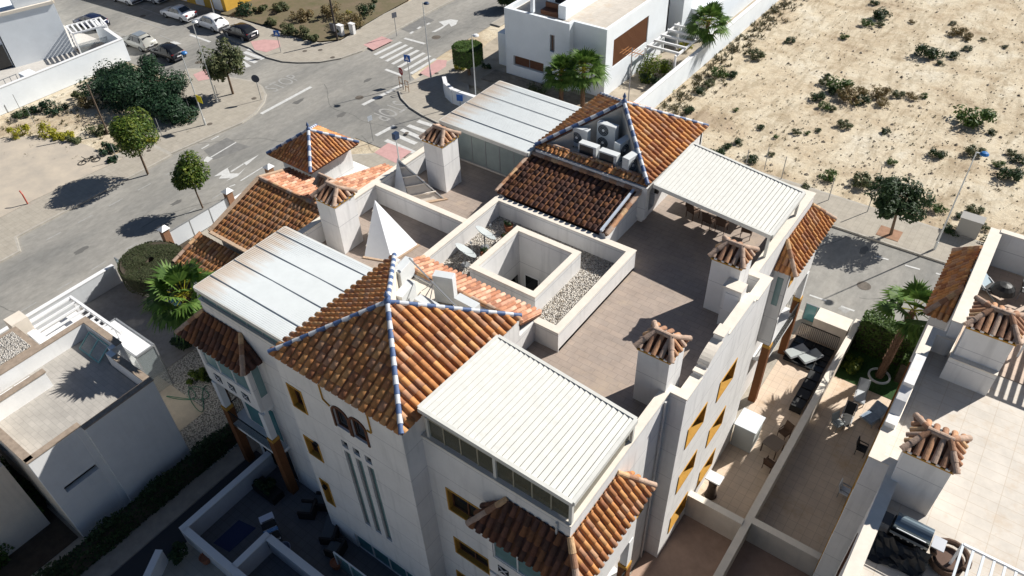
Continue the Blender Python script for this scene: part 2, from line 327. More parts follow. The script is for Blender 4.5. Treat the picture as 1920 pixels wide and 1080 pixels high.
# west pavement of the long street, with the parking bay cut into it
cornerW = [(-57.4, 33.6)] + P2([(455, 232), (482, 212), (497, 192), (500, 178), (493, 164), (480, 155), (455, 150), (435, 147)]) + P2([(408, 142), (382, 131)])
pavement([(-61.5, -30), (-55.4, -30), (-55.4, 13.2), (-57.3, 13.9), (-57.3, 27.6), (-61.5, 27.6)])
pavement([(-62.2, 27.6), (-59.3, 27.6), (-57.6, 27.6), (-57.0, 32.0)] + cornerW[1:] + [(-70.5, 38.6), (-66.5, 34.0)])
# north-west corner pavement round the scrub lot
nw = P2([(470, 92), (478, 98), (500, 109), (530, 117), (560, 119), (600, 118), (640, 111), (680, 97), (716, 74), (760, 50), (810, 22), (862, -4)])
nwi = P2([(812, -22), (776, 0), (720, 28), (670, 58), (640, 78), (600, 82), (560, 74), (520, 60), (480, 48), (440, 34), (400, 30), (410, 60), (436, 78)])
pavement(nw + nwi)
# north-east corner (villa block)
ne = P2([(880, 180), (850, 240), (820, 232), (790, 217), (768, 203), (752, 186), (747, 172), (760, 162), (800, 138), (838, 118), (876, 100)])
pavement(ne)
pavement([(-50.8, 64), (-49.5, 64), (-49.5, 120), (-50.8, 120)])
# strip along the sand lot, right
pavement([(-30, 48.0), (-10.2, 48.45), (60, 49.1), (60, 52.3), (-30, 52.3)])
# our own block: one slab under houses and gardens
pavement([(-46.4, -40), (40, -40), (40, 38.7), (-38, 38.7), (-42.5, 37.6), (-45.0, 35.6), (-46.2, 33.0), (-47.6, 31.6), (-46.4, 29.4)])
# scrub, sand and gravel lots
sheet('dirt_lot', P2([(0, 262), (60, 258), (120, 262), (165, 275), (200, 292), (232, 300), (60, 380), (0, 412)]), .15, concrete)
sheet('dirt_strip', P2([(0, 412), (60, 380), (232, 300), (320, 262), (350, 245), (366, 236), (300, 225), (0, 262)]), .02, sand)
sheet('dirt_mound', P2([(415, 28), (470, 42), (520, 56), (560, 72), (600, 80), (640, 76), (668, 58), (716, 30), (770, 0), (760, -30), (520, -30), (420, -10)]), .16, mat('scrub_soil', (.20, .15, .10), .95, col2=(.13, .12, .06), vscale=.6, bump=.5, bscale=3))
for pts in ([(470, 78), (495, 74), (524, 76), (526, 88), (500, 98), (477, 93)], [(681, 84), (716, 68), (737, 76), (700, 94)], [(787, 137), (820, 112), (838, 113), (836, 125), (805, 145)], [(702, 286), (728, 268), (772, 284), (742, 306)], [(362, 140), (385, 130), (395, 148), (372, 152)]):
    sheet('tactile_paving', P2(pts, KH), KH + .012, pinkpave)
# darker strip on the roads (repaired trench)
sheet('road_patch', P2([(688, 196), (700, 190), (745, 226), (800, 262), (790, 268), (738, 240)]), .005, asphalt_dark)
sheet('road_patch', P2([(745, 52), (790, 28), (815, 38), (770, 62)]), .005, asphalt_dark)
sheet('road_patch', P2([(382, 282), (425, 258), (445, 268), (470, 275), (400, 300)]), .005, asphalt_dark)
# painted markings
mk = MB(); wk = MB()
def stripe(a, b, w=.15, z=.01, t=mk):
    p, q = at(*a, z), at(*b, z); d = (q - p).normalized(); n = Vector((-d.y, d.x, 0)) * (w / 2); t.quad(p - n, q - n, q + n, p + n)
def zc(pairs, w, sx, sy, k=3):
    for a, b in pairs: stripe((sx + a[0] / k, sy + a[1] / k), (sx + b[0] / k, sy + b[1] / k), w)
zc((((187, 308), (335, 236)), ((220, 327), (368, 252)), ((252, 344), (400, 266)), ((287, 360), (433, 282)), ((322, 378), (467, 297)), ((357, 396), (500, 313)), ((392, 414), (530, 330))), .42, 640, 0)
zc((((355, 215), (470, 246)), ((248, 390), (340, 424))), .35, 640, 0)
zc((((250, 788), (410, 857)), ((300, 757), (420, 808)), ((338, 728), (480, 790)), ((375, 705), (540, 765)), ((430, 680), (600, 735))), .45, 640, 0)
zc((((195, 762), (300, 706)), ((120, 590), (340, 478))), .4, 640, 0)
zc((((1395, 275), (1525, 318)), ((1375, 292), (1480, 332)), ((1365, 318), (1440, 352)), ((1358, 345), (1400, 376))), .5, 0, 0)
zc((((1468, 640), (1750, 488)),), .38, 0, 0); zc((((1185, 885), (1328, 800)),), .14, 0, 0)
zc((((1068, 195), (1183, 236)),), .3, 0, 0)
for pts in ([(380, 303), (388, 293), (399, 297), (390, 304)],): mk.add([at(u, v, .01) for u, v in pts], [(0, 1, 2, 3)])
def arrow2(tip_far, tip_near, w=.2):
    pass
# double-headed turn arrows
for pts in ([(452.5, 308), (486, 289.5), (462, 310), (457, 306)], [(432, 321), (456, 306.5), (457, 308), (434, 323)], [(401, 331), (417, 320), (440, 307), (427, 315), (431, 325), (448, 325), (460, 315), (446, 330), (423, 340), (432, 334), (410, 335), (416, 328)]):
    mk.add([at(u, v, .01) for u, v in pts], [tuple(range(len(pts)))])
for a, b in (((451, 339), (493, 313)), ((430, 350), (441, 346)), ((378, 279), (392, 271)), ((355, 289), (364, 284)), ((396, 262), (410, 255))): stripe(a, b, .13)
for pts in ([(809, 60), (823, 53), (832, 48), (826, 43), (822, 41), (845, 36), (859, 38), (855, 46), (846, 50), (842, 44), (836, 48), (828, 54), (816, 60)],): mk.add([at(u, v, .01) for u, v in pts], [tuple(range(len(pts)))])
for a, b in (((800, 46), (806, 43)), ((783, 54), (789, 50)), ((769, 63), (775, 59))): stripe(a, b, .3)
for x in [-49.1]:
    for y in np.arange(2, 26, 2.6): wk.quad((x - .06, y, .01), (x + .06, y, .01), (x + .06, y + 1.1, .01), (x - .06, y + 1.1, .01))
for x in [-55.2]:
    for y in np.arange(15, 27, 2.6): wk.quad((x - .06, y, .01), (x + .06, y, .01), (x + .06, y + 1.2, .01), (x - .06, y + 1.2, .01))
for a, b in (((1642, 480), (1666, 487)), ((1697, 497), (1725, 505)), ((1755, 512), (1766, 516)), ((1518, 553), (1550, 564)), ((1577, 574), (1602, 583)), ((1628, 592), (1656, 603))): stripe(a, b, .14)
for a, b in (((940, 70), (1030, 100)), ((1330, 480), (1400, 500))): pass
for a, b in (((235, 30), (310, 55)), ((300, 66), (330, 78)), ((195, 52), (260, 76)), ((262, 14), (300, 28)), ((308, 82), (345, 97))): stripe(a, b, .12, t=wk)
mk.add([at(u, v, .01) for u, v in ((308, 81), (328, 77), (341, 82), (322, 84), (318, 83))], [(0, 1, 2, 3, 4)])
struct(mk, 'road_markings', paint)
for a, b in (((1575, 575), (1590, 585)),): stripe(a, b, .5, t=wk)
struct(wk, 'road_markings_worn', wornpaint)
def text_mesh(s, name, m, size, M, parent=None, depth=.0, font=None):
    c = bpy.data.curves.new('txt', 'FONT'); c.body = s; c.size = size; c.align_x = 'CENTER'; c.align_y = 'CENTER'; c.extrude = depth
    t = bpy.data.objects.new('txt', c); COL.objects.link(t); bpy.context.view_layer.update()
    me = bpy.data.meshes.new_from_object(t.evaluated_get(bpy.context.evaluated_depsgraph_get())); bpy.data.objects.remove(t); bpy.data.curves.remove(c)
    me.transform(M); me.materials.clear(); me.materials.append(m); o = bpy.data.objects.new(name, me); COL.objects.link(o); o.parent = parent; return o
def flatM(o, xd, yd, sx, sy):
    X, Y = Vector(xd).normalized(), Vector(yd).normalized(); return Matrix(((X.x * sx, Y.x * sy, 0, o[0]), (X.y * sx, Y.y * sy, 0, o[1]), (0, 0, 1, o[2]), (0, 0, 0, 1)))
c = at(531, 156, .012); tag(text_mesh('STOP', 'road_lettering', wornpaint, 1.6, flatM(c, (0, 1, 0), (-1, 0, 0), .9, 1.6)), kind='structure')
c = at(731, 207, .012); tag(text_mesh('STOP', 'road_lettering', wornpaint, 1.6, flatM(c, (0, -1, 0), (1, 0, 0), .9, 1.9)), kind='structure')
# manhole covers and drain grates are part of the ground
mh = MB()
for (u, v), r in (((268, 30), .35), ((394, 235), .25), ((477, 187), .25), ((372, 117), .35), ((572, 98), .25), ((601, 96), .25), ((818, 70), .5), ((819, 140), .22), ((280, 285), .2), ((1620, 536), .45), ((763, 252), .2), ((674, 183), .4), ((624, 110), .25)):
    c = at(u, v, 0); z = .012 if (u, v) in ((268, 30), (372, 117), (818, 70), (1620, 536), (674, 183)) else KH + .012
    mh.lathe([(0.001, 0), (r, 0)], (c.x, c.y, z), 12)
struct(mh, 'manhole_cover', mat('iron_cover', (.13, .11, .09), .8, var=.3))

# sealed cracks and worn wheel tracks in the asphalt
rnd_ = random.Random(12); ck = MB()
def crack(x, y, ang, n, st=.55, w_=.03):
    p = Vector((x, y, .008))
    for k in range(n):
        ang += rnd_.uniform(-.35, .35); q = p + Vector((math.cos(ang), math.sin(ang), 0)) * st; nn_ = Vector((-math.sin(ang), math.cos(ang), 0)) * w_ * rnd_.uniform(.5, 1.2) / 2; ck.quad(p - nn_, q - nn_, q + nn_, p + nn_); p = q
for a in ((-53, 5, 1.5, 40), (-50.5, 20, 1.6, 34), (-57.5, 30, .2, 22), (-56, 44, -.3, 30), (-53, 58, 1.5, 26), (-66, 42, 3.0, 36), (-75, 47, 2.8, 30), (-20, 44, .05, 50), (-4, 42, .1, 30), (-46, 39, -.5, 16), (-70, 50, 2.4, 20), (-54.5, -8, 1.5, 26)): crack(*a)
struct(ck, 'asphalt_cracks', mat('crack_dark', (.10, .10, .095), .9))
ol = MB()
for (u, v, r) in ((262, 108, .5), (318, 128, .6), (420, 92, .5), (230, 70, .5), (560, 190, .7), (640, 215, .6), (690, 150, .5), (330, 380, .5), (150, 470, .6), (1620, 470, .5), (1690, 560, .6), (600, 260, .7)):
    c = at(u, v, .006); K = 14; ol.add([(c.x + r * rnd_.uniform(.5, 1.1) * math.cos(k * 6.283 / K) * .6, c.y + r * rnd_.uniform(.6, 1.4) * math.sin(k * 6.283 / K), .0065) for k in range(K)], [tuple(range(K))])
struct(ol, 'oil_stains', mat('oil_stain', (.15, .145, .135), .6))
# ================= BUILDING KIT =================
def tile_slope(poly, name, parent, m=tilem, sp=.27, course=.35, r=None, slab=.09, base=True, lip=.06, world=True, seed=0):
    """clay barrel tiles on a planar convex polygon; poly[0]->poly[1] is the eave (counter-clockwise seen from above)"""
    rnd = random.Random(seed + 7); P = [Vector(p) for p in poly]
    e = (P[1] - P[0]).normalized(); n = Vector((0, 0, 0))
    for i in range(1, len(P) - 1): n += (P[i] - P[0]).cross(P[i + 1] - P[0])
    n.normalize(); up = n.cross(e); O = P[0]
    q = [((p - O).dot(e), (p - O).dot(up)) for p in P]
    x0 = min(a for a, b in q); x1 = max(a for a, b in q); y1 = max(b for a, b in q)
    nc = max(1, round((x1 - x0) / sp)); sp = (x1 - x0) / nc; r = r or sp * .38
    bm = bmesh.new(); seg = 5
    ny = int(y1 / course) + 2
    for i in range(nc):
        cx = x0 + (i + .5) * sp
        for j in range(ny):
            ya = j * course - lip; yb = ya + course + .05; jx = rnd.uniform(-.008, .008); jz = rnd.uniform(-.004, .006)
            ra, rb = r, r * .84; za, zb = .035 + jz, .008 + jz; vs = []
            for (yy, rr, zz) in ((ya, ra, za), (yb, rb, zb)):
                for k in range(seg + 1):
                    a = math.pi * k / seg; vs.append(bm.verts.new(O + e * (cx + jx - rr * math.cos(a)) + up * yy + n * (zz + rr * .78 * math.sin(a))))
            ins = [bm.verts.new(O + e * (cx + jx - (ra - .02) * math.cos(math.pi * k / seg)) + up * ya + n * (za + (ra - .02) * .74 * math.sin(math.pi * k / seg) - .004)) for k in range(seg + 1)]
            for k in range(seg):
                f = bm.faces.new((vs[k + 1], vs[k], vs[seg + 1 + k], vs[seg + 2 + k])); f.smooth = True
                bm.faces.new((vs[k], vs[k + 1], ins[k + 1], ins[k]))
        if True:
            # pan tile between the barrels
            px = x0 + i * sp
            for j in range(ny):
                ya = j * course - lip * .5; yb = ya + course; v = [O + e * (px - sp * .36) + up * ya + n * .022, O + e * px + up * ya + n * -.005, O + e * (px + sp * .36) + up * ya + n * .022, O + e * (px + sp * .36) + up * yb + n * .004, O + e * px + up * yb + n * -.024, O + e * (px - sp * .36) + up * yb + n * .004]
                v = [bm.verts.new(x) for x in v]; bm.faces.new((v[0], v[1], v[4], v[5])); bm.faces.new((v[1], v[2], v[3], v[4]))
    # clip to the polygon
    N = len(P)
    for i in range(N):
        a, b = P[i], P[(i + 1) % N]; d = (b - a).normalized(); out = d.cross(n)
        off = lip + .01 if i == 0 else 0.0
        bmesh.ops.bisect_plane(bm, geom=bm.verts[:] + bm.edges[:] + bm.faces[:], plane_co=a + out * off, plane_no=out, clear_outer=True)
    # bed slab under the tiles
    if base:
        tv = [bm.verts.new(p - n * .035) for p in P]; bv = [bm.verts.new(p - n * (.035 + slab)) for p in P]
        fs = [bm.faces.new(tv), bm.faces.new(bv[::-1])] + [bm.faces.new((tv[k], bv[k], bv[(k + 1) % N], tv[(k + 1) % N])) for k in range(N)]
        for f in fs: f.material_index = 1
    off = rootloc(parent) if (parent and world) else Vector((0, 0, 0))
    for v in bm.verts: v.co -= off
    me = bpy.data.meshes.new(name); bm.to_mesh(me); bm.free(); me.materials.append(m); me.materials.append(tilebase)
    o = bpy.data.objects.new(name, me); COL.objects.link(o); o.parent = parent; return o
def ridge(p0, p1, parent, mats=(capm,), r=.12, step=.42, name='ridge_cap', lift=.05, world=True, clay=True):
    """a line of half-round ridge tiles, alternating its materials"""
    p0, p1 = Vector(p0), Vector(p1); d = p1 - p0; n = max(1, round(d.length / step)); dn = d.normalized(); side = dn.cross(Vector((0, 0, 1))).normalized(); up = side.cross(dn); mb = MB(); K = 8
    for i in range(n):
        a = p0 + d * (i / n) - dn * .02; b = p0 + d * ((i + 1) / n) + dn * .03; vs = []
        for (c, rr) in ((a, r * 1.1), (b, r * .94)):
            for k in range(K + 1):
                t = math.pi * (k / K * 1.24 - .12); vs.append(c + side * (rr * math.cos(t)) + up * (rr * math.sin(t) + lift))
        mb.add(vs, [(k, k + 1, K + 2 + k, K + 1 + k) for k in range(K)] + [tuple(range(K + 1))[::-1], tuple(range(K + 1, 2 * K + 2))], i % len(mats))
    return mb.build(name, list(mats), parent, world=world)
def facade(p0, p1, z0, z1, holes=(), parent=None, m=stucco, th=.3, name='wall', top=True):
    """wall slab p0->p1 (outside on the right of the direction) with real openings.  hole: (s0,s1,za,zb)"""
    p0, p1 = Vector((*p0, 0)), Vector((*p1, 0)); d = p1 - p0; Ln = d.length; d.normalize(); nn = Vector((d.y, -d.x, 0)); mb = MB()
    S = sorted({0., Ln} | {min(max(h[i], 0), Ln) for h in holes for i in (0, 1)}); Z = sorted({z0, z1} | {min(max(h[i], z0), z1) for h in holes for i in (2, 3)})
    def inh(s, z): return any(h[0] < s < h[1] and h[2] < z < h[3] for h in holes)
    def pt(s, z, t=0): return p0 + d * s - nn * t + Vector((0, 0, z))
    for i in range(len(S) - 1):
        for j in range(len(Z) - 1):
            if inh((S[i] + S[i + 1]) / 2, (Z[j] + Z[j + 1]) / 2): continue
            a, b, c, e = S[i], S[i + 1], Z[j], Z[j + 1]
            mb.quad(pt(a, c), pt(b, c), pt(b, e), pt(a, e)); mb.quad(pt(b, c, th), pt(a, c, th), pt(a, e, th), pt(b, e, th))
    for h in holes:
        a, b, c, e = max(h[0], 0), min(h[1], Ln), max(h[2], z0), min(h[3], z1)
        mb.quad(pt(a, c), pt(a, e), pt(a, e, th), pt(a, c, th)); mb.quad(pt(b, e), pt(b, c), pt(b, c, th), pt(b, e, th))
        mb.quad(pt(a, e), pt(b, e), pt(b, e, th), pt(a, e, th)); mb.quad(pt(b, c), pt(a, c), pt(a, c, th), pt(b, c, th))
    mb.quad(pt(0, z0, th), pt(0, z0), pt(0, z1), pt(0, z1, th)); mb.quad(pt(Ln, z0), pt(Ln, z0, th), pt(Ln, z1, th), pt(Ln, z1))
    mb.quad(pt(0, z1), pt(Ln, z1), pt(Ln, z1, th), pt(0, z1, th)); mb.quad(pt(Ln, z0), pt(0, z0), pt(0, z0, th), pt(Ln, z0, th))
    return mb.build(name, m, parent)
def window(p0, p1, h, parent, trim=gold, glass=darkglass, depth=.24, band=.065, fr=brownwood, bars=1, name='window', sill=True):
    """window set into a hole h=(s0,s1,za,zb) of facade p0->p1: coloured surround, reveal, frame and pane"""
    p0, p1 = Vector((*p0, 0)), Vector((*p1, 0)); d = (p1 - p0).normalized(); nn = Vector((d.y, -d.x, 0)); a, b, c, e = h
    def pt(s, z, t=0): return p0 + d * s - nn * t + Vector((0, 0, z))
    mb = MB(); g = .004; zz = Vector((0, 0, 1))
    if trim:
        for (s0, s1, za, zb) in ((a - band, b + band, e, e + band), (a - band, b + band, c - band, c), (a - band, a, c, e), (b, b + band, c, e)):
            mb.obox(pt((s0 + s1) / 2, (za + zb) / 2, -.01), d * ((s1 - s0) / 2), nn * .02, zz * ((zb - za) / 2))
        for s_ in ((a + g, a + g + .012), (b - g - .012, b - g)): mb.obox(pt((s_[0] + s_[1]) / 2, (c + e) / 2, depth / 2), d * .006, nn * (depth / 2), zz * ((e - c) / 2 - g))
        for z_ in (c + g + .006, e - g - .006): mb.obox(pt((a + b) / 2, z_, depth / 2), d * ((b - a) / 2 - .02), nn * (depth / 2), zz * .006)
    w_ = mb.build(name, trim, parent) if trim else None
    root = w_ or parent
    f = MB(); t = .045
    for (s0, s1, za, zb) in [(a + .02, b - .02, e - t - .02, e - .02), (a + .02, b - .02, c + .02, c + t + .02), (a + .02, a + t + .02, c + t + .02, e - t - .02), (b - t - .02, b - .02, c + t + .02, e - t - .02)] + [(a + (b - a) * k / (bars + 1) - .025, a + (b - a) * k / (bars + 1) + .025, c + t + .02, e - t - .02) for k in range(1, bars + 1)]:
        f.obox(pt((s0 + s1) / 2, (za + zb) / 2, depth - .03), d * ((s1 - s0) / 2), nn * .025, zz * ((zb - za) / 2))
    fo = f.build('frame' if w_ else name, fr, root)
    MB().obox(pt((a + b) / 2, (c + e) / 2, depth), d * ((b - a) / 2 - .03), nn * .008, zz * ((e - c) / 2 - .03)).build('pane', glass, root if w_ else fo)
    return w_ or fo
def hx(y, a, b, x0):
    """hole on a wall facing -y at plane y starting at x0, from two opposite pixel corners"""
    p, q = aty(*a, y), aty(*b, y); return (min(p.x, q.x) - x0, max(p.x, q.x) - x0, min(p.z, q.z), max(p.z, q.z))
def hy(x, a, b, y0):
    p, q = atx(*a, x), atx(*b, x); return (min(p.y, q.y) - y0, max(p.y, q.y) - y0, min(p.z, q.z), max(p.z, q.z))
def chimney(name, label, x, y, z0, w=1.28, h=2.8, group='tiled chimneys on the flat roofs', d=None, zs=1.):
    d = d or w; t = thing(name, label, 'chimney', (x, y, z0), 0, group)
    s = MB().box(-w / 2, w / 2, -d / 2, d / 2, 0, h); s.build('shaft', stucco, t, world=False)
    MB().box(-w / 2 - .05, w / 2 + .05, -d / 2 - .05, d / 2 + .05, h, h + .07).build('cornice', gold, t, world=False)
    c = MB(); n = max(3, round(w / .3))
    for k in range(n):
        for sg in (-1, 1):
            px = -w / 2 + (k + .5) * w / n; c.bar((px, sg * (d / 2 - .02), h + .11), (px, sg * (d / 2 + .06), h + .11), .13, .08); c.bar((sg * (w / 2 - .02), px * d / w, h + .11), (sg * (w / 2 + .06), px * d / w, h + .11), .13, .08)
    c.build('vent_blocks', stucco2, t, world=False)
    MB().box(-w / 2 + .12, w / 2 - .12, -d / 2 + .12, d / 2 - .12, h + .07, h + .3).build('flue', blackm, t, world=False)
    z1 = h + .17; z2 = z1 + .46 * zs; W = w / 2 + .09; D = d / 2 + .09; rl = .3
    roof = MB(); rnd = random.Random(hash(name) % 99 + int(x * 7))
    # big half-round tiles laid on four hips
    def tile(a, b, r):
        a, b = Vector(a), Vector(b); dn = (b - a).normalized(); sd_ = dn.cross(Vector((0, 0, 1))).normalized(); u = sd_.cross(dn); K = 6; vs = []
        for cc, rr in ((a, r), (b, r * .82)):
            for q in (1., .82):
                for k in range(K + 1):
                    th = math.pi * k / K; vs.append(cc + sd_ * (rr * q * math.cos(th)) + u * (rr * q * .9 * math.sin(th)))
        n1 = K + 1
        fs = [(k, k + 1, 2 * n1 + k + 1, 2 * n1 + k) for k in range(K)] + [(n1 + k + 1, n1 + k, 3 * n1 + k, 3 * n1 + k + 1) for k in range(K)] + [(k + 1, k, n1 + k, n1 + k + 1) for k in range(K)] + [(2 * n1 + k, 2 * n1 + k + 1, 3 * n1 + k + 1, 3 * n1 + k) for k in range(K)]
        roof.add(vs, fs)
    for sg in (-1, 1):
        nx = max(4, round(2 * W / .27))
        for k in range(nx):
            px = -W + (k + .5) * 2 * W / nx; top = min(1., (W - abs(px)) / (W - rl)) if abs(px) > rl else 1.
            tile((px, sg * (D + rnd.uniform(-.02, .04)), z1), (px * (1 if abs(px) < rl else 1), sg * D * (1 - top) + sg * .02, z1 + (z2 - z1) * top), .105)
        for k in range(nx):
            py = -D + (k + .5) * 2 * D / nx; top = max(.15, 1 - abs(py) / D)
            tile((sg * (W + rnd.uniform(-.02, .04)), py, z1), (sg * (W - (W - rl) * top), py, z1 + (z2 - z1) * top), .105)
    roof.build('roof_tiles', capm, t, world=False)
    MB().add([(-W + .05, -D + .05, z1 - .03), (W - .05, -D + .05, z1 - .03), (W - .05, D - .05, z1 - .03), (-W + .05, D - .05, z1 - .03), (-rl, 0, z2 - .03), (rl, 0, z2 - .03)], [(0, 1, 5, 4), (1, 2, 5), (2, 3, 4, 5), (3, 0, 4), (3, 2, 1, 0)]).build('roof_bed', tilebase, t, world=False)
    for a, b in (((-W, -D, z1), (-rl, 0, z2)), ((W, -D, z1), (rl, 0, z2)), ((W, D, z1), (rl, 0, z2)), ((-W, D, z1), (-rl, 0, z2)), ((-rl - .08, 0, z2), (rl + .08, 0, z2))):
        ridge(a, b, t, r=.105, step=.4, world=False, lift=.03)
    return t
ZT, ZP = 10.6, 11.75
XW, XE, YS, YN = -26.2, -6.8, 11.4, 33.9
B = thing('apartment_building', 'large white apartment building in the centre with two big tiled towers and flat roof terraces', 'building', (-16.5, 22.5, 0))
# core with the light well left open
core = MB(); cw = (-17.35, -14.25, 20.0, 23.2); i_ = .34
for (a, b, c, d) in ((XW + i_, XE - i_, YS + i_, cw[2]), (XW + i_, XE - i_, cw[3], YN - i_), (XW + i_, cw[0], cw[2], cw[3]), (cw[1], XE - i_, cw[2], cw[3])): core.box(a, b, c, d, .1, ZT - .02)
core.build('core', darkglass, B)
# light well walls
lw = MB(); t_ = .26
lw.box(cw[0] - t_, cw[1] + t_, cw[2] - t_, cw[2] - .001, ZT, ZP); lw.box(cw[0] - t_, cw[1] + t_, cw[3] + .001, cw[3] + t_, ZT, ZP); lw.box(cw[0] - t_, cw[0] - .001, cw[2], cw[3], ZT, ZP); lw.box(cw[1] + .001, cw[1] + t_, cw[2], cw[3], ZT, ZP)
for q in ((cw[0], cw[0] + .02, cw[2], cw[3]), (cw[1] - .02, cw[1], cw[2], cw[3]), (cw[0] + .02, cw[1] - .02, cw[2], cw[2] + .02), (cw[0] + .02, cw[1] - .02, cw[3] - .02, cw[3])): lw.box(*q, .2, ZP - .002)
lw.build('light_well_wall', stucco, B)
cp = MB(); o_ = .02; zc1 = ZP + .002
cp.box(cw[0] - t_ - o_, cw[1] + t_ + o_, cw[2] - t_ - o_, cw[2] + .03, zc1, zc1 + .07); cp.box(cw[0] - t_ - o_, cw[1] + t_ + o_, cw[3] - .03, cw[3] + t_ + o_, zc1, zc1 + .07); cp.box(cw[0] - t_ - o_, cw[0] + .03, cw[2] + .03, cw[3] - .03, zc1, zc1 + .07); cp.box(cw[1] - .03, cw[1] + t_ + o_, cw[2] + .03, cw[3] - .03, zc1, zc1 + .07)
cp.build('light_well_coping', coping, B)
MB().box(cw[0] + .02, cw[1] - .02, cw[2] + .02, cw[3] - .02, .1, 7.2).build('light_well_floor', terrace_t, B)
lwp = ((cw[0] + .02, cw[3] - .02), (cw[1] - .02, cw[3] - .02))
for (a, b) in ((-16.95, -16.2), (-15.75, -15.0)):
    MB().box(a - .07, b + .07, cw[3] - .06, cw[3] - .03, 7.95, 9.3).build('window', whitep, B)
    MB().box(a, b, cw[3] - .075, cw[3] - .062, 8.02, 9.22).build('window', darkglass, B)
MB().box(cw[0] + .03, cw[0] + .06, 22.2, 22.95, 7.95, 9.2).build('window', darkglass, B)
# ---- terrace floor with gravel well ----
gx0, gx1, gy0, gy1 = -20.0, -12.0, 18.6, 25.0
fl = MB()
for q in ((XW + .3, XE - .3, YS + .3, gy0), (XW + .3, gx0, gy0, gy1), (gx1, XE - .3, gy0, gy1), (XW + .3, XE - .3, gy1, YN - .3), (XE - .3, -6.4, 18.6, 26.3)): fl.box(*q, ZT - .02, ZT)
fl.build('terrace_floor', terrace_t, B)
gr = MB()
for q in ((gx0, cw[0], gy0, gy1), (cw[1], gx1, gy0, gy1), (cw[0], cw[1], gy0, cw[2]), (cw[0], cw[1], cw[3], gy1)): gr.box(*q, ZT - .02, ZT + .15)
gr.build('gravel_bed', gravelm, B)
# loose pebbles give the bed relief
pb = MB(); rnd = random.Random(3)
for k in range(4200):
    x, y = rnd.uniform(gx0 + .2, gx1 - .3), rnd.uniform(gy0 + .3, gy1 - .3)
    if cw[0] - .35 < x < cw[1] + .35 and cw[2] - .35 < y < cw[3] + .35: continue
    s_ = rnd.uniform(.03, .06); a = rnd.uniform(0, 6.3); z = ZT + .16
    v = [(x + s_ * math.cos(a + k_ * 2.09), y + s_ * math.sin(a + k_ * 2.09), z) for k_ in range(3)] + [(x, y, z + s_ * .8)]
    pb.add(v, [(0, 1, 3), (1, 2, 3), (2, 0, 3)])
tag(pb.build('pebbles', mat('pebble', (.6, .54, .46), .9, island=((.28, .24, .2), (.62, .56, .48), (.48, .41, .32), (.78, .73, .66), (.40, .36, .32))), B), kind='stuff')
def parapet(x0, x1, y0, y1, z0, z1, nm='parapet', m=stucco, cap=True):
    MB().box(x0, x1, y0, y1, z0, z1).build(nm, m, B)
    if cap: MB().box(x0 - .04, x1 + .04, y0 - .04, y1 + .04, z1 + .002, z1 + .06).build('parapet_coping', coping, B)
def ring(q, z0, z1, th, nm, inner_cut=None):
    x0, x1, y0, y1 = q; mb = MB(); cb = MB()
    for (a, b, c, d) in ((x0, x1, y0, y0 + th), (x0, x1, y1 - th, y1), (x0, x0 + th, y0 + th, y1 - th), (x1 - th, x1, y0 + th, y1 - th)): mb.box(a, b, c, d, z0, z1)
    for (a, b, c, d) in ((x0 - .03, x1 + .03, y0 - .03, y0 + th + .03), (x0 - .03, x1 + .03, y1 - th - .03, y1 + .03), (x0 - .03, x0 + th + .03, y0 + th + .03, y1 - th - .03), (x1 - th - .03, x1 + .03, y0 + th + .03, y1 - th - .03)): cb.box(a, b, c, d, z1 + .002, z1 + .05)
    mb.build(nm, stucco, B); cb.build('parapet_coping', coping, B)
ring((gx0, gx1, gy0 - .05, gy1 + .05), ZT, ZP - .05, .3, 'gravel_bed_wall')
# ---- outer walls ----
fr = (XW, YS); TX0, TX1, TY = -19.9, -13.2, 10.5
H = []
# front left (recessed wall between bay and tower) and front right
hl = [hx(YS, (447, 640), (470, 735), XW)]
facade((XW, YS), (TX0, YS), 0, ZP, hl, B)
for h in hl: window((XW, YS), (TX0, YS), h, B, None, greenglass)
hr = [hx(YS, (838, 916), (905, 994), TX1), hx(YS, (853, 1008), (918, 1076), TX1), (.75, 2.6, 1.2, 2.7)]
facade((TX1, YS), (XE, YS), 0, ZP, hr, B)
for h in hr: window((TX1, YS), (XE, YS), h, B)
# tower front
s3 = [hx(TY, (541, 724), (573, 771), TX0), hx(TY, (574, 820), (603, 862), TX0), hx(TY, (603, 902), (626, 945), TX0)]
w0 = s3[0]
s3 = [hx(TY, (539, 720), (576, 775), TX0), hx(TY, (571, 817), (606, 865), TX0), hx(TY, (601, 898), (628, 948), TX0)]
sl3 = []
for (a, b) in (((650, 843), (692, 985)), ((669, 858), (716, 1001)), ((692, 872), (736, 1016))):
    pa = aty(*a, TY); pb2 = aty(*b, TY); sl3.append((pa.x, pa.z, pb2.z))
slits = [(x - TX0, x - TX0 + .36, 3.45, 8.95) for x in (-17.0, -16.35, -15.7)]
sq = [(x - TX0, x - TX0 + .36, 9.2, 9.65) for x in (-17.0, -16.35, -15.7)]
arch = [(x - TX0, x - TX0 + .8, 10.55, 11.85) for x in (-16.95, -16.02)]
door = [(1.7, 6.0, .13, 1.45)]
facade((TX0, TY), (TX1, TY), 0, 12.88, s3 + slits + sq + arch + door, B, name='tower_wall')
for h in s3: window((TX0, TY), (TX1, TY), h, B)
for h in slits: window((TX0, TY), (TX1, TY), h, B, None, greenglass, fr=greym, bars=0, depth=.12)
for h in sq: window((TX0, TY), (TX1, TY), h, B, None, darkglass, fr=greym, bars=0, depth=.12)
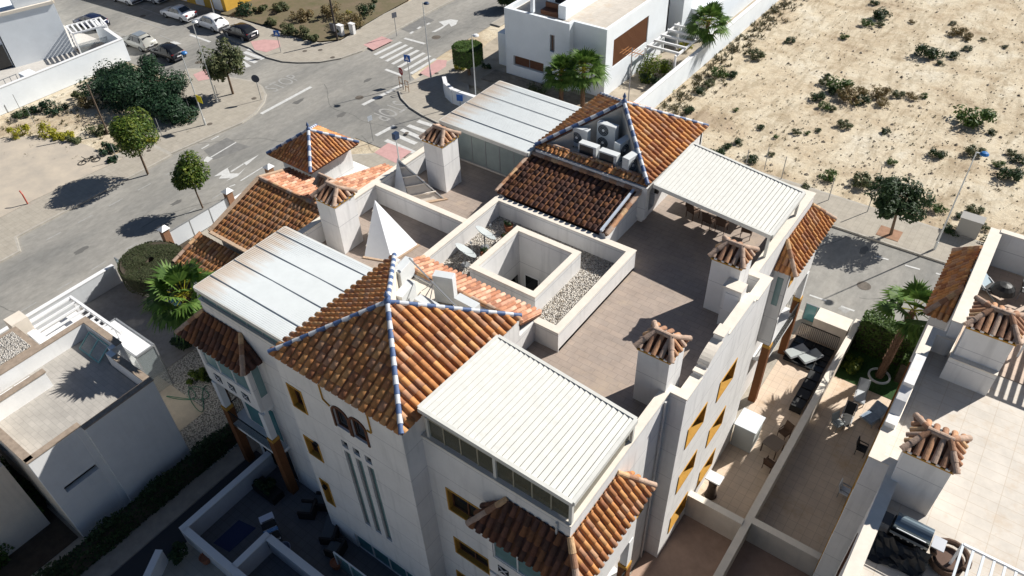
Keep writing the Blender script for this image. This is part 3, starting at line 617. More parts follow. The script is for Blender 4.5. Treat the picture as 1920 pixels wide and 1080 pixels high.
for h in arch:
    window((TX0, TY), (TX1, TY), h, B, None, darkglass, fr=brownwood, bars=0, depth=.14, name='arched_window')
    # round arched head in front of the square opening: a spandrel filling the corners plus a brown moulding
    cx = TX0 + (h[0] + h[1]) / 2; r = .4; zc_ = h[3] - r; K = 10; mb = MB(); vs = []; 
    for sg in (-1, 1):
        pts = [(cx + sg * r, zc_), (cx + sg * r, h[3]), (cx, h[3])] + [(cx + sg * r * math.sin(R(90 * k / K)), zc_ + r * math.cos(R(90 * k / K))) for k in range(0, K + 1)]
        v = [(x, TY + .003, z) for x, z in pts] + [(x, TY + .09, z) for x, z in pts]; n = len(pts)
        mb.add(v, [tuple(range(n)) if sg < 0 else tuple(range(n))[::-1], tuple(range(n, 2 * n))[::-1] if sg < 0 else tuple(range(n, 2 * n))] + [(i, (i + 1) % n, n + (i + 1) % n, n + i) for i in range(n)])
    mb.build('arch_spandrel', stucco, B)
    ar = MB(); pp = [(cx + (r + .03) * math.cos(R(a)), TY - .02, zc_ + (r + .03) * math.sin(R(a))) for a in range(0, 181, 15)]; pp = [(pp[0][0], TY - .02, h[2])] + pp + [(pp[-1][0], TY - .02, h[2])]
    for a, b in zip(pp, pp[1:]): ar.bar(a, b, .1, .05, up=(0, 1, 0))
    ar.build('arch_moulding', brownwood, B)
mb = MB()
for seg_ in (((-17.35, 12.75), (-17.35, 11.9), (-17.02, 11.7)), ((-15.1, 11.65), (-14.85, 11.65), (-14.85, 12.75))):
    mb = MB()
    for a, b in zip(seg_, seg_[1:]): mb.bar((a[0], TY - .015, a[1]), (b[0], TY - .015, b[1]), .03, .09, up=(0, 1, 0))
    mb.build('ochre_moulding', gold, B)
window((TX0, TY), (TX1, TY), door[0], B, None, tealglass, fr=whitep, bars=3, name='entrance_glazing', depth=.1)
# tower sides and back, front tower
ty1 = 17.5
facade((TX1, TY + .3), (TX1, ty1), 0, 12.88, [], B, name='tower_wall'); facade((TX0, ty1), (TX0, TY + .3), 0, 12.88, [], B, name='tower_wall')
facade((TX1 - .3, ty1 + .001), (TX0 + .3, ty1 + .001), ZT, 12.0, [], B, name='tower_wall')
# right side
hs = [hy(-6.1, a, b, 18.3) for a, b in (((1381, 680), (1348, 742)), ((1323, 762), (1288, 828)), ((1357, 772), (1326, 832)), ((1300, 857), (1268, 920)), ((1333, 862), (1306, 905)), ((1283, 937), (1253, 1000)))]
hs = [(5.0 - 1.0, 5.0 + .65, z, z + 1.2) for z in (7.75, 4.45, 1.15)] + [(.95, 2.6, z, z + 1.2) for z in (7.75, 4.45, 1.15)]
facade((XE, YS + .3), (XE, 18.3), 0, ZP, [(1.0, 2.2, 5.0, 6.2), (4.6, 5.6, 5.0, 6.2)], B)
for h in ((1.0, 2.2, 5.0, 6.2), (4.6, 5.6, 5.0, 6.2)): window((XE, YS + .3), (XE, 18.3), h, B)
CX = -6.1
facade((CX, 18.3), (CX, 26.6), 0, ZP, hs, B, th=.4)
for h in hs: window((CX, 18.3), (CX, 26.6), h, B, depth=.36)
MB().box(CX - .95, CX - .402, 18.302, 18.599, 0, ZP).build('wall', stucco, B); MB().box(CX - .95, CX - .402, 26.301, 26.598, 0, ZP).build('wall', stucco, B)
facade((XE, 26.6), (XE, YN - .301), 0, ZP, [(1.0, 2.2, 8.3, 9.4)], B)
facade((XE, YN), (XW, YN), 0, ZP, [], B)
facade((XW, YN - .301), (XW, YS + .301), 0, ZP, [(6.5, 8, 1.2, 2.6), (14, 15.5, 1.2, 2.6), (6.5, 8, 4.6, 6), (14, 15.5, 4.6, 6)], B)
# copings of the outer parapets
cb = MB(); z = ZP + .003
for q in ((XE - .34, XE + .04, YS - .04, 18.26), (XE - .34, XE + .04, 26.64, YN - .34), (XE - .34, CX + .04, 18.26, 18.64), (XE - .34, CX + .04, 26.26, 26.64), (TX1 + .005, XE - .34, YS - .04, YS + .34), (XW - .04, TX0 - .005, YS - .04, YS + .34), (XW - .04, XW + .34, YS + .34, YN - .34), (XW - .04, XE + .04, YN - .34, YN + .04)): cb.box(*q, z, z + .06)
cb.build('parapet_coping', coping, B)
# curved gable of the right side (profile in y,z), 40 cm thick
prof = [(18.64, ZP), (19.6, ZP), (19.6, ZP + .16), (19.95, ZP + .16)] + [(19.95 + 1.25 * (1 - math.cos(R(a))), ZP + .16 + .46 * math.sin(R(a))) for a in range(10, 91, 10)] + [(21.2, ZP + .86), (21.85, ZP + .86), (21.85, ZP + .5), (24.5, ZP + .5), (24.5, ZP + .22), (24.9, ZP + .22), (24.9, ZP), (26.26, ZP)]
gb = MB(); n = len(prof); v = [(CX - .002, y, z_ + .01) for y, z_ in prof] + [(CX - .38, y, z_ + .01) for y, z_ in prof]
for i in range(n - 1):
    gb.add([v[i], v[i + 1], v[n + i + 1], v[n + i]], [(0, 1, 2, 3)])
    for k, fl_ in ((0, False), (n, True)):
        q = [v[k + i], (v[k + i][0], v[k + i][1], ZP - .0), (v[k + i + 1][0], v[k + i + 1][1], ZP - .0), v[k + i + 1]]; gb.add(q if not fl_ else q[::-1], [(0, 1, 2, 3)])
gb.build('curved_gable', stucco, B)
gc = MB()
for i in range(n - 1):
    (ya, za), (yb, zb) = prof[i], prof[i + 1]
    if abs(yb - ya) > .02: gc.bar((CX - .19, ya, za + .04), (CX - .19, yb, zb + .04), .46, .05)
gc.build('gable_coping', coping, B)
# ---- towers' roofs ----
def tower_roof(x0, x1, y0, y1, ze, apex, missing, par, sp=.335, course=.37, m=tilem, capr=.098, bw=(blueceram, whiteceram), step=.36):
    c = [Vector((x0, y0, ze)), Vector((x1, y0, ze)), Vector((x1, y1, ze)), Vector((x0, y1, ze))]; A = Vector(apex)
    for k in range(4):
        if k == missing: continue
        tile_slope([c[k], c[(k + 1) % 4], A], 'roof_slope', par, m, sp, course, seed=k)
    for k in range(4): ridge(c[k] + (A - c[k]) * .005, A - (A - c[k]).normalized() * .05, par, bw, capr, step)
    MB().lathe([(.001, .62), (.05, .5), (.10, .38), (.05, .27), (.13, .17), (.16, .02), (.10, -.1)], A, 12).build('finial', blueceram, par)
tower_roof(-19.95, -13.1, 10.42, 17.5, 12.93, (-16.5, 13.75, 14.8), 2, B)
tower_roof(-20.0, -13.35, 28.45, 35.1, 12.93, (-16.75, 31.85, 14.8), 0, B)
# undersides / inner faces of the open hips (plastered gables seen behind the machines)
MB().add([(-19.9, 17.35, 12.8), (-16.5, 13.85, 14.66), (-13.2, 17.35, 12.8), (-19.9, 17.2, 12.0), (-13.2, 17.2, 12.0)], [(0, 1, 2)]).build('tower_gable', stucco2, B) if False else None
for (ya, yb, yc, sgn) in ((13.9, 17.4, 17.5, 1), (31.7, 28.6, 28.45, -1)):
    xa = -16.5 if sgn > 0 else -16.75; x0, x1 = (-19.7, -13.4) if sgn > 0 else (-19.75, -13.6)
    g = MB(); zf = 12.3 if sgn > 0 else 12.6
    for xq in (x0, x1):
        a_, b_ = Vector((xq, yb, 0)), Vector((xa, ya, 0)); nn_ = (b_ - a_).cross(Vector((0, 0, 1))).normalized() * .08
        if nn_.dot(Vector((xa, yb, 0)) - a_) > 0: nn_ = -nn_
        v = [Vector((xq, yb, 12.84)), Vector((xa, ya, 14.66)), Vector((xa, ya, zf)), Vector((xq, yb, zf))]; v += [p + nn_ for p in v]
        g.add(v, [(0, 1, 2, 3), (7, 6, 5, 4), (0, 4, 5, 1), (1, 5, 6, 2), (2, 6, 7, 3), (3, 7, 4, 0)])
    g.add([(x0, yb, zf + .004), (x1, yb, zf + .004), (xa, ya, zf + .004), (x0, yb, zf - .1), (x1, yb, zf - .1), (xa, ya, zf - .1)], [(0, 1, 2), (5, 4, 3), (0, 3, 4, 1), (1, 4, 5, 2), (2, 5, 3, 0)]); g.build('machine_recess', cream, B)
    yy = sorted((yb, yc + sgn * .12)); MB().box(-19.9, -13.3, yy[0] - .02 * 0, yy[1], 10.9, 12.4 if sgn > 0 else 12.8).build('machine_wall', stucco, B)
tile_slope([(-20.0, 28.45, 12.85), (-13.35, 28.45, 12.85), (-13.7, 28.85, 12.95), (-19.65, 28.85, 12.95)], 'roof_slope', B, tilem, .27, .35, seed=40)
MB().box(-19.5, -13.95, 28.86, 28.95, 12.4, 12.9).build('machine_wall', cream, B)
for (a_, b_) in ((-19.4, -18.2), (-17.9, -15.6), (-15.3, -14.0)): ridge((a_, 28.9, 12.93), (b_, 28.9, 12.93), B, (capm,), .1, .42)
# rear tower walls
facade((-20.0 + .1, 28.5), (-13.4 - .1, 28.5), ZT, 12.0, [], B, name='tower_wall')
facade((-13.5, 28.8), (-13.5, 34.9), ZT - 1, 12.85, [(.3, .95, ZT + .3, 12.2)], B, name='tower_wall'); facade((-19.9, 34.9), (-19.9, 28.8), ZT - 1, 12.85, [], B, name='tower_wall'); facade((-13.5, 35.0), (-19.9, 35.0), 0, 12.85, [], B, name='tower_wall')
# stair roofs between the towers and the gravel well
zr0, zr1 = ZP + .10, 12.15
tile_slope([(-20.15, 25.2, zr0), (-13.65, 25.2, zr0), (-13.65, 28.35, zr1 + .3), (-20.15, 28.35, zr1 + .3)], 'stair_roof', B, tilem_shade, .31, .38, seed=5)  # deep shade on this slope comes from the darker tile colours
ridge((-20.1, 28.3, zr1 + .34), (-13.6, 28.3, zr1 + .34), B, (capm,), .13, .42)
ridge((-20.15, 28.2, zr1 + .3), (-20.15, 25.2, zr0), B, (capm,), .11, .42)
bl = MB(); bl.bar((-13.95, 25.15, zr0 + .14), (-13.95, 28.2, zr1 + .42), .12, .10); bl.build('rain_gutter', mat('gutter_pale', (.55, .6, .68), .4, var=.05), B)
ridge((-13.65, 28.2, zr1 + .3), (-13.65, 25.2, zr0), B, (capm,), .12, .42)
facade((-13.75, 25.2), (-13.75, 28.5), ZT, 11.95, [], B, name='stair_wall'); facade((-20.05, 28.5), (-20.05, 25.3), ZT, 11.8, [], B, name='stair_wall')
# plaster under the sloped roof
for (xx0, xx1) in ((-14.05, -13.76),): MB().add([(xx1, 25.2, 11.7), (xx1, 28.4, 11.7), (xx1, 28.4, 12.4), (xx0, 25.2, 11.7), (xx0, 28.4, 11.7), (xx0, 28.4, 12.4)], [(0, 1, 2), (5, 4, 3), (0, 3, 4, 1), (0, 2, 5, 3), (1, 4, 5, 2)]).build('stair_wall', stucco, B)
tile_slope([(-13.2, 19.1, ZP + .06), (-19.95, 19.1, ZP + .06), (-19.95, 17.62, 12.4), (-13.2, 17.62, 12.4)], 'stair_roof', B, tilem2, .27, .36, seed=6)
facade((-13.2, 17.5), (-13.2, 18.55), ZT, 11.75, [], B, name='stair_wall'); facade((-19.95, 18.55), (-19.95, 17.5), ZT, 11.7, [], B, name='stair_wall')
ridge((-19.95, 17.62, 12.4), (-13.2, 17.62, 12.4), B, (capm,), .12, .42)
# ---- corner bays with hipped roofs ----
zb0, zb1 = 9.95, 11.05
def bay(x_in, x_out, xl, y_in, y_out, yl, sx, sy, label_m, dark):
    """wraps a building corner: sx/sy the outward signs; xl / yl how far it reaches along the walls"""
    m = tilem_shade if dark else tilem
    A = Vector((x_in, y_in, zb1)); C = Vector((x_out, y_out, zb0)); U = Vector((xl, y_out, zb0)); V_ = Vector((x_out, yl, zb0)); U2 = Vector((xl - sx * -1.0 * 1.0, y_in, zb1)); V2 = Vector((x_in, yl - sy * -1.0, zb1))
    p1 = [U, C, A, U2]; p2 = [C, V_, V2, A]
    def orient(p):
        n = (p[1] - p[0]).cross(p[2] - p[0])
        return p if n.z > 0 else [p[1], p[0], p[3], p[2]]
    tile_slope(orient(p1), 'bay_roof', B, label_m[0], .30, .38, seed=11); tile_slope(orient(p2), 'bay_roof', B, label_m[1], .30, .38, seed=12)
    U3 = Vector((U2.x, y_in, zb0)); V3 = Vector((x_in, V2.y, zb0))
    tile_slope(orient([Vector((xl, y_in, zb0)), U, U2, U2 + Vector((0, 0, 1e-3))]) if False else ([U, Vector((xl, y_in, zb0)), U2] if ((Vector((xl, y_in, zb0)) - U).cross(U2 - U)).z > 0 else [Vector((xl, y_in, zb0)), U, U2]), 'bay_roof', B, label_m[0], .30, .38, seed=13)
    tile_slope([V_, Vector((x_in, yl, zb0)), V2] if ((Vector((x_in, yl, zb0)) - V_).cross(V2 - V_)).z > 0 else [Vector((x_in, yl, zb0)), V_, V2], 'bay_roof', B, label_m[1], .30, .38, seed=14)
    ridge(C, A, B, (capm,), .12, .42); ridge(U, U2, B, (capm,), .11, .42); ridge(V_, V2, B, (capm,), .11, .42)
    # bay body: upper room, balcony slab, corner pillars
    bx, by = x_out - sx * .35, y_out - sy * .35; xs, ys = xl - (-sx) * .3 * 1, yl - (-sy) * .3
    x0, x1 = sorted((bx, xs)); y0, y1 = sorted((by, ys))
    return x0, x1, y0, y1, bx, by
G1 = bay(XE, -5.75, -10.35, YS, 10.35, 15.45, 1, -1, (tilem_shade, tilem), False)  # shade of the front slope is in its darker tile colours
G2 = bay(XW, -27.25, -22.65, YS, 10.35, 15.45, -1, -1, (tilem_shade, tilem_shade), True)
G3 = bay(XE, -5.75, -10.35, YN, 34.95, 29.5, 1, 1, (tilem2, tilem), False)
def bay_body(xc, yc, xe, ye, sx, sy, front_glass, side_glass):
    """walls of the bay: xc,yc outer corner; xe / ye far ends on the two walls"""
    z0, z1 = 6.75, 9.93
    # front (faces sy) panel along x
    fa, fb = ((xe, yc), (xc, yc)) if (sx > 0) == (sy < 0) else ((xc, yc), (xe, yc))
    Lf = abs(xe - xc); hf = [(.25, Lf - .25, 7.9, 9.5)]
    facade(fa, fb, z0, z1, hf, B, th=.15, name='bay_wall', m=stucco); window(fa, fb, hf[0], B, None, greenglass, bars=2, depth=.08, fr=whitep)
    sa, sb = ((xc, yc), (xc, ye)) if (sx > 0) == (sy < 0) else ((xc, ye), (xc, yc))
    Ls = abs(ye - yc); hsd = [(.5, 1.0, 8.6, 9.2), (Ls - 1.2, Ls - .7, 8.6, 9.2)]
    # trim so that the slabs butt
    d = Vector((sb[0] - sa[0], sb[1] - sa[1])).normalized()
    if (Vector(sa) - Vector((xc, yc))).length < 1e-6: sa = tuple(Vector(sa) + d * .151)
    else: sb = tuple(Vector(sb) - d * .151)
    facade(sa, sb, z0, z1, hsd, B, th=.15, name='bay_wall')
    for h in hsd: window(sa, sb, h, B, gold, darkglass, depth=.1, band=.07, bars=0)
    x0, x1 = sorted((xc - sx * .16, xe)); y0, y1 = sorted((yc - sy * .16, (YS if sy < 0 else YN))); 
    MB().box(x0, x1, y0, y1, 6.55, 6.74).build('bay_slab', stucco2, B); 
    fx0, fx1 = sorted((xc, xe)); 
    yo = yc - sy * .0
    # balcony below: slab, dark rail, pillars
    xa, xb = sorted((xc, xe)); ya, yb = sorted((yc, ye))
    MB().box(xa, xb, *sorted((yc, YS if sy < 0 else YN)), 3.3, 3.5).build('balcony_slab', stucco2, B)
    MB().box(*sorted((xc, XE if sx > 0 else XW)), ya, yb, 3.301, 3.499).build('balcony_slab', stucco2, B)
    rl = MB(); rr = .02
    for (p, q) in (((xe, yc), (xc, yc)), ((xc, yc), (xc, ye))):
        p, q = Vector((*p, 3.5)), Vector((*q, 3.5)); nn_ = int((q - p).length / .11); rl.bar(p + Vector((0, 0, .98)), q + Vector((0, 0, .98)), .05, .04)
        for k in range(nn_ + 1): c = p + (q - p) * k / nn_; rl.bar(c, c + Vector((0, 0, .97)), .016, .016)
    rl.build('balcony_rail', blackm, B)
    for (px, py) in ((xc - sx * .16, yc - sy * .16), (xe + sx * .16, yc - sy * .16), (xc - sx * .16, ye + sy * .16)):
        MB().box(px - .2, px + .2, py - .2, py + .2, .1, 4.5).build('pillar', pillar_m, B); MB().box(px - .21, px + .21, py - .21, py + .21, 4.501, 4.7).build('pillar_capital', gold, B); MB().box(px - .16, px + .16, py - .16, py + .16, 4.701, 6.549).build('upper_pillar', stucco2, B)
bay_body(-6.1, 10.7, -9.9, 15.1, 1, -1, 1, 1)
bay_body(-26.9, 10.7, -23.1, 15.1, -1, -1, 1, 1)
bay_body(-6.1, 34.6, -9.9, 29.85, 1, 1, 1, 1)
# the side slabs of the bays
for (x0, x1, y0, y1) in ((-6.8, -6.26, 11.4, 15.1), (-26.74, -26.2, 11.4, 15.1), (-6.8, -6.26, 29.85, 33.9)): MB().box(x0, x1, y0, y1, 6.551, 6.739).build('bay_slab', stucco2, B)
for (fa, fb) in (((-26.74, 15.1), (-26.2, 15.1)),): pass
MB().box(-6.8, -6.1, 29.85 - .001, 30.0, 4.72, 9.93).build('bay_wall', stucco, B)
MB().box(-6.6, -6.3, 29.82, 29.848, 7.5, 9.3).build('window', greenglass, B)
MB().box(-23.25, -23.1, 10.86, 11.4, 6.75, 9.93).build('bay_wall', stucco, B); MB().box(-9.9, -9.75, 10.86, 11.4, 6.75, 9.93).build('bay_wall', stucco, B)
MB().box(-23.098, -23.07, 10.95, 11.3, 7.6, 9.5).build('window', greenglass, B)
# ornamental pierced panels and lower balcony glazing on the left bay
for gx in (-26.0, -25.0, -24.0, -9.2, -8.2, -7.2):
    d_ = MB(); c_ = Vector((gx, 10.685, 7.3))
    for s_ in (-1, 1): d_.bar(c_ + Vector((-.2, 0, -.2 * s_)), c_ + Vector((.2, 0, .2 * s_)), .03, .04, up=(0, 1, 0))
    d_.box(gx - .25, gx + .25, 10.692, 10.697, 7.05, 7.55, 1); d_.build('pierced_panel', (whitep, darkglass), B)
for (x0, x1) in ((-25.9, -23.3), (-9.7, -7.0)):
    for (z0, z1) in ((3.55, 6.1), (.2, 2.9)):
        MB().box(x0, x1, YS - .03, YS - .002, z0, z1).build('patio_door', whitep, B); MB().box(x0 + .08, (x0 + x1) / 2 - .04, YS - .045, YS - .032, z0 + .1, z1 - .1).box((x0 + x1) / 2 + .04, x1 - .08, YS - .045, YS - .032, z0 + .1, z1 - .1).build('patio_door_pane', tealglass if z0 > 3 else darkglass, B)
# ---- penthouse enclosures ----
def louvre(name, label, q, slope, n, gr):
    """louvred pergola: q = corners low-left, low-right, up-right, up-left (image sense) at their heights"""
    t = thing(name, label, 'pergola', tuple(sum((Vector(p) for p in q), Vector()) / 4 - Vector((0, 0, 2.4))), 0, gr)
    a, b, c, d = [Vector(p) for p in q]; f = MB()
    for p, r in ((a, b), (b, c), (c, d), (d, a)): f.bar(p - Vector((0, 0, .03)), r - Vector((0, 0, .03)), .14, .2)
    f.build('frame', whitem, t); s = MB(); hh = .5 / n
    for k in range(n):
        u = (k + .5) / n; p = a + (b - a) * u; r = d + (c - d) * u; e = (b - a).normalized(); dn = (r - p).normalized(); up = e.cross(dn); ang = .15
        e2 = e * math.cos(ang) - up * math.sin(ang); u2 = dn.cross(e2) * -1
        s.obox((p + r) / 2 + up * .02, dn * ((r - p).length / 2 - .08), e2 * ((b - a).length * hh * .87), up * .012)
    s.build('slat', whitem, t); z_ = Vector((0, 0, .045)); MB().add([p - z_ for p in (a, b, c, d)] + [p - z_ * 1.4 for p in (a, b, c, d)], [(0, 1, 2, 3), (7, 6, 5, 4)]).build('gap_shade_sheet', mat('gap_shade_grey', (.20, .20, .19), .7), t); return t  # grey sheet added below the slats to stop light leaks and darken the gaps
zl = 13.1
pl = louvre('louvred_pergola', 'white slatted louvre pergola over the glazed terrace next to the front tower', [(-13.05, 11.35, 13.45), (-6.75, 11.4, 13.15), (-6.75, 15.45, 13.08), (-13.0, 15.87, 13.22)], 0, 27, None)
q2 = [(at(1227, 347, 13.2)), (at(1447, 443, 13.1)), (at(1508, 362, 13.1)), (at(1300, 270, 13.2))]
pu = louvre('louvred_pergola', 'white slatted louvre pergola at the back of the roof terrace with dining chairs beneath it', [tuple(p) for p in q2], 0, 29, None)
def posts(pg, pts, ztop):
    for (x, y) in pts: MB().box(x - .06, x + .06, y - .06, y + .06, ZP + .07 if (x > -7.0 or y < 11.6) else ZT, ztop).build('post', whitem, pg)
posts(pl, ((-6.85, 11.5), (-9.9, 11.5), (-12.9, 11.5), (-6.85, 15.45)), 12.95)
posts(pu, ((q2[1].x - .12, q2[1].y + .1), (q2[2].x - .12, q2[2].y - .1)), 12.98)
# glass between parapet and pergola, front right corner
gls = MB(); frm = MB()
for k in range(8):
    x0 = -12.95 + k * .76; gls.box(x0 + .03, x0 + .73, YS + .12, YS + .14, ZP + .12, 12.75); frm.box(x0 - .02, x0 + .02, YS + .1, YS + .16, ZP + .07, 12.8)
frm.box(-13.0, -6.9, YS + .1, YS + .16, 12.8, 12.9); gls.build('glazing', smokeg, pl); frm.build('glazing_frame', mat('frame_olive', (.40, .37, .28), .5), pl)
rl = MB(); rl.box(-6.96, -6.92, 11.7, 15.4, ZP + .12, ZP + .8); rl.build('side_glazing', smokeg, pl); MB().box(-6.98, -6.9, 11.6, 15.4, ZP + .8, ZP + .86).build('side_rail', whitem, pl)
def rusty():
    m = mat('sheet_roof_white', (.70, .73, .725), .45, var=.04, vscale=1.5); t = m.node_tree; p = t.nodes['Principled BSDF']; src = p.inputs['Base Color'].links[0].from_socket
    tc = t.nodes.new('ShaderNodeTexCoord'); sp_ = t.nodes.new('ShaderNodeSeparateXYZ'); L(t, tc.outputs['Object'], sp_.inputs[0])
    n = t.nodes.new('ShaderNodeTexNoise'); n.inputs['Scale'].default_value = 1.5; n.inputs['Detail'].default_value = 8; mp = t.nodes.new('ShaderNodeMapping'); mp.inputs['Scale'].default_value = (.25, 3, 1); L(t, tc.outputs['Object'], mp.inputs[0]); L(t, mp.outputs[0], n.inputs['Vector'])
    ad = t.nodes.new('ShaderNodeMath'); ad.operation = 'MULTIPLY_ADD'; L(t, n.outputs[0], ad.inputs[0]); ad.inputs[1].default_value = 2.6; L(t, sp_.outputs[0], ad.inputs[2])
    mr = t.nodes.new('ShaderNodeMapRange'); mr.inputs[1].default_value = -1.5; mr.inputs[2].default_value = -.2; mr.inputs[3].default_value = .55; mr.inputs[4].default_value = 0; L(t, ad.outputs[0], mr.inputs[0])
    x = t.nodes.new('ShaderNodeMixRGB'); L(t, mr.outputs[0], x.inputs[0]); L(t, src, x.inputs[1]); x.inputs[2].default_value = (.55, .36, .20, 1); L(t, x.outputs[0], p.inputs['Base Color']); return m
sheetm = rusty(); seamm = mat('seam_dark', (.12, .14, .17), .6)
def sheet_roof(label, q, wall_side, gr):
    a, b, c, d = [Vector(p) for p in q]  # a west-front, b east-front, c east-back, d west-back
    ctr = (a + b + c + d) / 4; t = thing('glazed_roof_room', label, 'glazed roof room', (ctr.x, ctr.y, ZT), 0, gr)
    s = MB(); nr = 54; e = (b - a); 
    # corrugated sheet: ribs run along x, repeated in y
    P_ = [a, b, c, d]; s.add([p for p in P_] + [p - Vector((0, 0, .16)) for p in P_], [(0, 1, 2, 3), (7, 6, 5, 4), (0, 4, 5, 1), (1, 5, 6, 2), (2, 6, 7, 3), (3, 7, 4, 0)])
    for k in range(1, nr):
        u = k / nr; s.bar(a + (d - a) * u + Vector((0, 0, .008)), b + (c - b) * u + Vector((0, 0, .002)), .03, .008)
    s.build('sheet_roof', sheetm, t)
    sm = MB()
    for u in (.17, .42, .66, .9): sm.bar(a + (d - a) * u + Vector((0, 0, .03)), b + (c - b) * u + Vector((0, 0, .02)), .045, .012)
    sm.build('seam', seamm, t)
    f = MB()
    for p, r in ((a, b), (b, c), (c, d), (d, a)): f.bar(p - Vector((0, 0, .12)), r - Vector((0, 0, .12)), .1, .22)
    f.build('roof_edge', whitem, t)
    return t, (a, b, c, d)
t1, Q1 = sheet_roof('white sheet metal roof with rusty left edge over a glazed room beside the front tower', [(-26.1, 11.35, 12.6), (-19.75, 11.35, 12.6), (-19.75, 16.5, 12.7), (-26.1, 16.5, 12.6)], 'S', None)
t2, Q2 = sheet_roof('white sheet metal roof over a room of tall frosted glass panels, beside the rear tower', [(-26.1, 27.9, 12.85), (-20.1, 27.9, 12.75), (-20.1, 33.5, 12.75), (-26.1, 33.5, 12.85)], 'S', None)
def glazing(t, p0, p1, z0, z1, n, m, fr_m=whitem, w_=.05):
    p0, p1 = Vector((*p0, 0)), Vector((*p1, 0)); d = (p1 - p0) / n; g = MB(); f = MB(); nn_ = Vector((d.y, -d.x, 0)).normalized()
    for k in range(n):
        a, b = p0 + d * k, p0 + d * (k + 1); g.obox((a + b) / 2 + Vector((0, 0, (z0 + z1) / 2)), d * .47, nn_ * .012, Vector((0, 0, (z1 - z0) / 2 - .03)))
    for k in range(n + 1): a = p0 + d * k; f.bar(a + Vector((0, 0, z0)), a + Vector((0, 0, z1)), w_, w_)
    f.bar(p0 + Vector((0, 0, z0 + .02)), p1 + Vector((0, 0, z0 + .02)), .07, .05); f.bar(p0 + Vector((0, 0, z1 - .02)), p1 + Vector((0, 0, z1 - .02)), .07, .05)
    g.build('glass_panel', m, t); f.build('glazing_frame', fr_m, t)
glazing(t1, (-26.0, 11.5), (-20.0, 11.5), ZP + .07, 12.4, 6, greenglass, greym); glazing(t1, (-26.0, 16.4), (-26.0, 11.5), ZP + .07, 12.4, 5, greenglass)
MB().box(-25.9, -20.05, 16.3, 16.4, ZT, 12.42).build('back_wall', stucco, t1)
glazing(t2, (-26.0, 28.1), (-20.2, 28.1), ZT + .05, 12.5, 6, paleglass, greym, .045); MB().box(-26.1, -20.1, 28.0, 28.2, ZT, ZT + .06).build('sill', coping, t2)
glazing(t2, (-26.05, 33.4), (-26.05, 28.2), ZT + .05, 12.5, 4, greenglass)
MB().box(-26.1, -20.1, 28.05, 28.15, 12.5, 12.7).build('beam', whitem, t2)
# sunken left terrace: dividing wall, low walls
parapet(-25.9, -20.04, 22.25, 22.5, ZT, ZP + .0)
# chimneys
chimney('chimney', 'white chimney with clay tiled cap on the big terrace, nearest the front pergola', -7.55, 18.78, ZT)
chimney('chimney', 'white chimney with clay tiled cap beside the rear pergola, with a cupboard built against it', -7.55, 25.1, ZT)
chimney('chimney', 'white chimney with clay tiled cap behind the front sheet metal roof, near a skylight', -24.9, 18.8, ZT)
chimney('chimney', 'white chimney with clay tiled cap in front of the frosted glass room', -24.1, 25.65, ZT)
MB().box(-7.26, -6.5, 23.85, 24.44, ZT, 12.75).build('utility_cupboard', stucco, B); MB().box(-7.32, -6.49, 23.79, 24.45, 12.752, 12.83).build('cupboard_lid', coping, B); MB().box(-7.14, -6.58, 23.82, 23.847, 11.55, 12.5).build('cupboard_door', whitep, B)
# ---- lower wing to the left: gabled roof over the entrance wing ----
Wg = thing('entrance_wing', 'lower wing on the left of the block with a broad gabled clay tile roof', 'wing', (-31, 22, 0))
tile_slope([(-36.1, 17.9, 7.05), (-26.3, 17.9, 7.05), (-26.3, 22.05, 8.5), (-36.1, 22.05, 8.5)], 'roof_slope', Wg, tilem, .31, .4, seed=21)
tile_slope([(-26.3, 29.6, 6.5), (-33.3, 29.6, 6.5), (-33.3, 22.1, 8.5), (-26.3, 22.1, 8.5)], 'roof_slope', Wg, tilem2, .31, .38, seed=22)
tile_slope([(-33.3, 24.4, 7.88), (-36.1, 24.4, 7.88), (-36.1, 22.1, 8.5), (-33.3, 22.1, 8.5)], 'roof_slope', Wg, tilem2, .31, .38, seed=24)
ridge((-36.1, 22.08, 8.5), (-26.3, 22.08, 8.5), Wg, (capm,), .14, .42)
rk = MB(); rk.bar((-36.15, 17.85, 7.16), (-36.15, 22.1, 8.62), .26, .14); rk.bar((-36.1, 17.85, 7.12), (-30.5, 17.85, 7.12), .22, .12); rk.bar((-36.15, 22.1, 8.62), (-36.15, 24.4, 7.99), .2, .12); rk.build('verge', mortar, Wg)
tile_slope([(-37.0, 15.6, 5.9), (-28.6, 15.6, 5.9), (-28.6, 17.75, 6.65), (-37.0, 17.75, 6.65)], 'lower_roof', Wg, tilem, .31, .38, seed=23)
ridge((-37.05, 15.6, 5.95), (-37.05, 17.75, 6.7), Wg, (capm,), .11, .42)
facade((-35.8, 18.2), (-26.21, 18.2), 0, 6.95, [], Wg); facade((-35.8, 24.0), (-35.8, 18.5), 0, 6.95, [(1, 3.2, 3.5, 5.4)], Wg); facade((-26.21, 29.3), (-33, 29.3), 0, 6.4, [], Wg); facade((-33.0, 29.0), (-33.0, 24.3), 0, 6.4, [], Wg)
facade((-36.7, 15.9), (-28.9, 15.9), 0, 5.8, [(.8, 3.2, 3.2, 5.0), (4.6, 6.6, 3.2, 5.0)], Wg); facade((-28.9, 16.2), (-28.9, 18.1), 0, 5.8, [], Wg)
facade((-36.7, 18.1), (-36.7, 16.2), 0, 5.8, [], Wg)
MB().add([(-35.79, 18.21, 6.95), (-35.79, 22.08, 8.3), (-35.79, 24.0, 7.75), (-35.79, 24.0, 6.95)], [(0, 1, 2, 3), (3, 2, 1, 0)]).build('gable', stucco2, Wg)
MB().add([(-30, 18.3, .2), (-30, 18.3, .2), (-30, 18.3, .2)], []) 
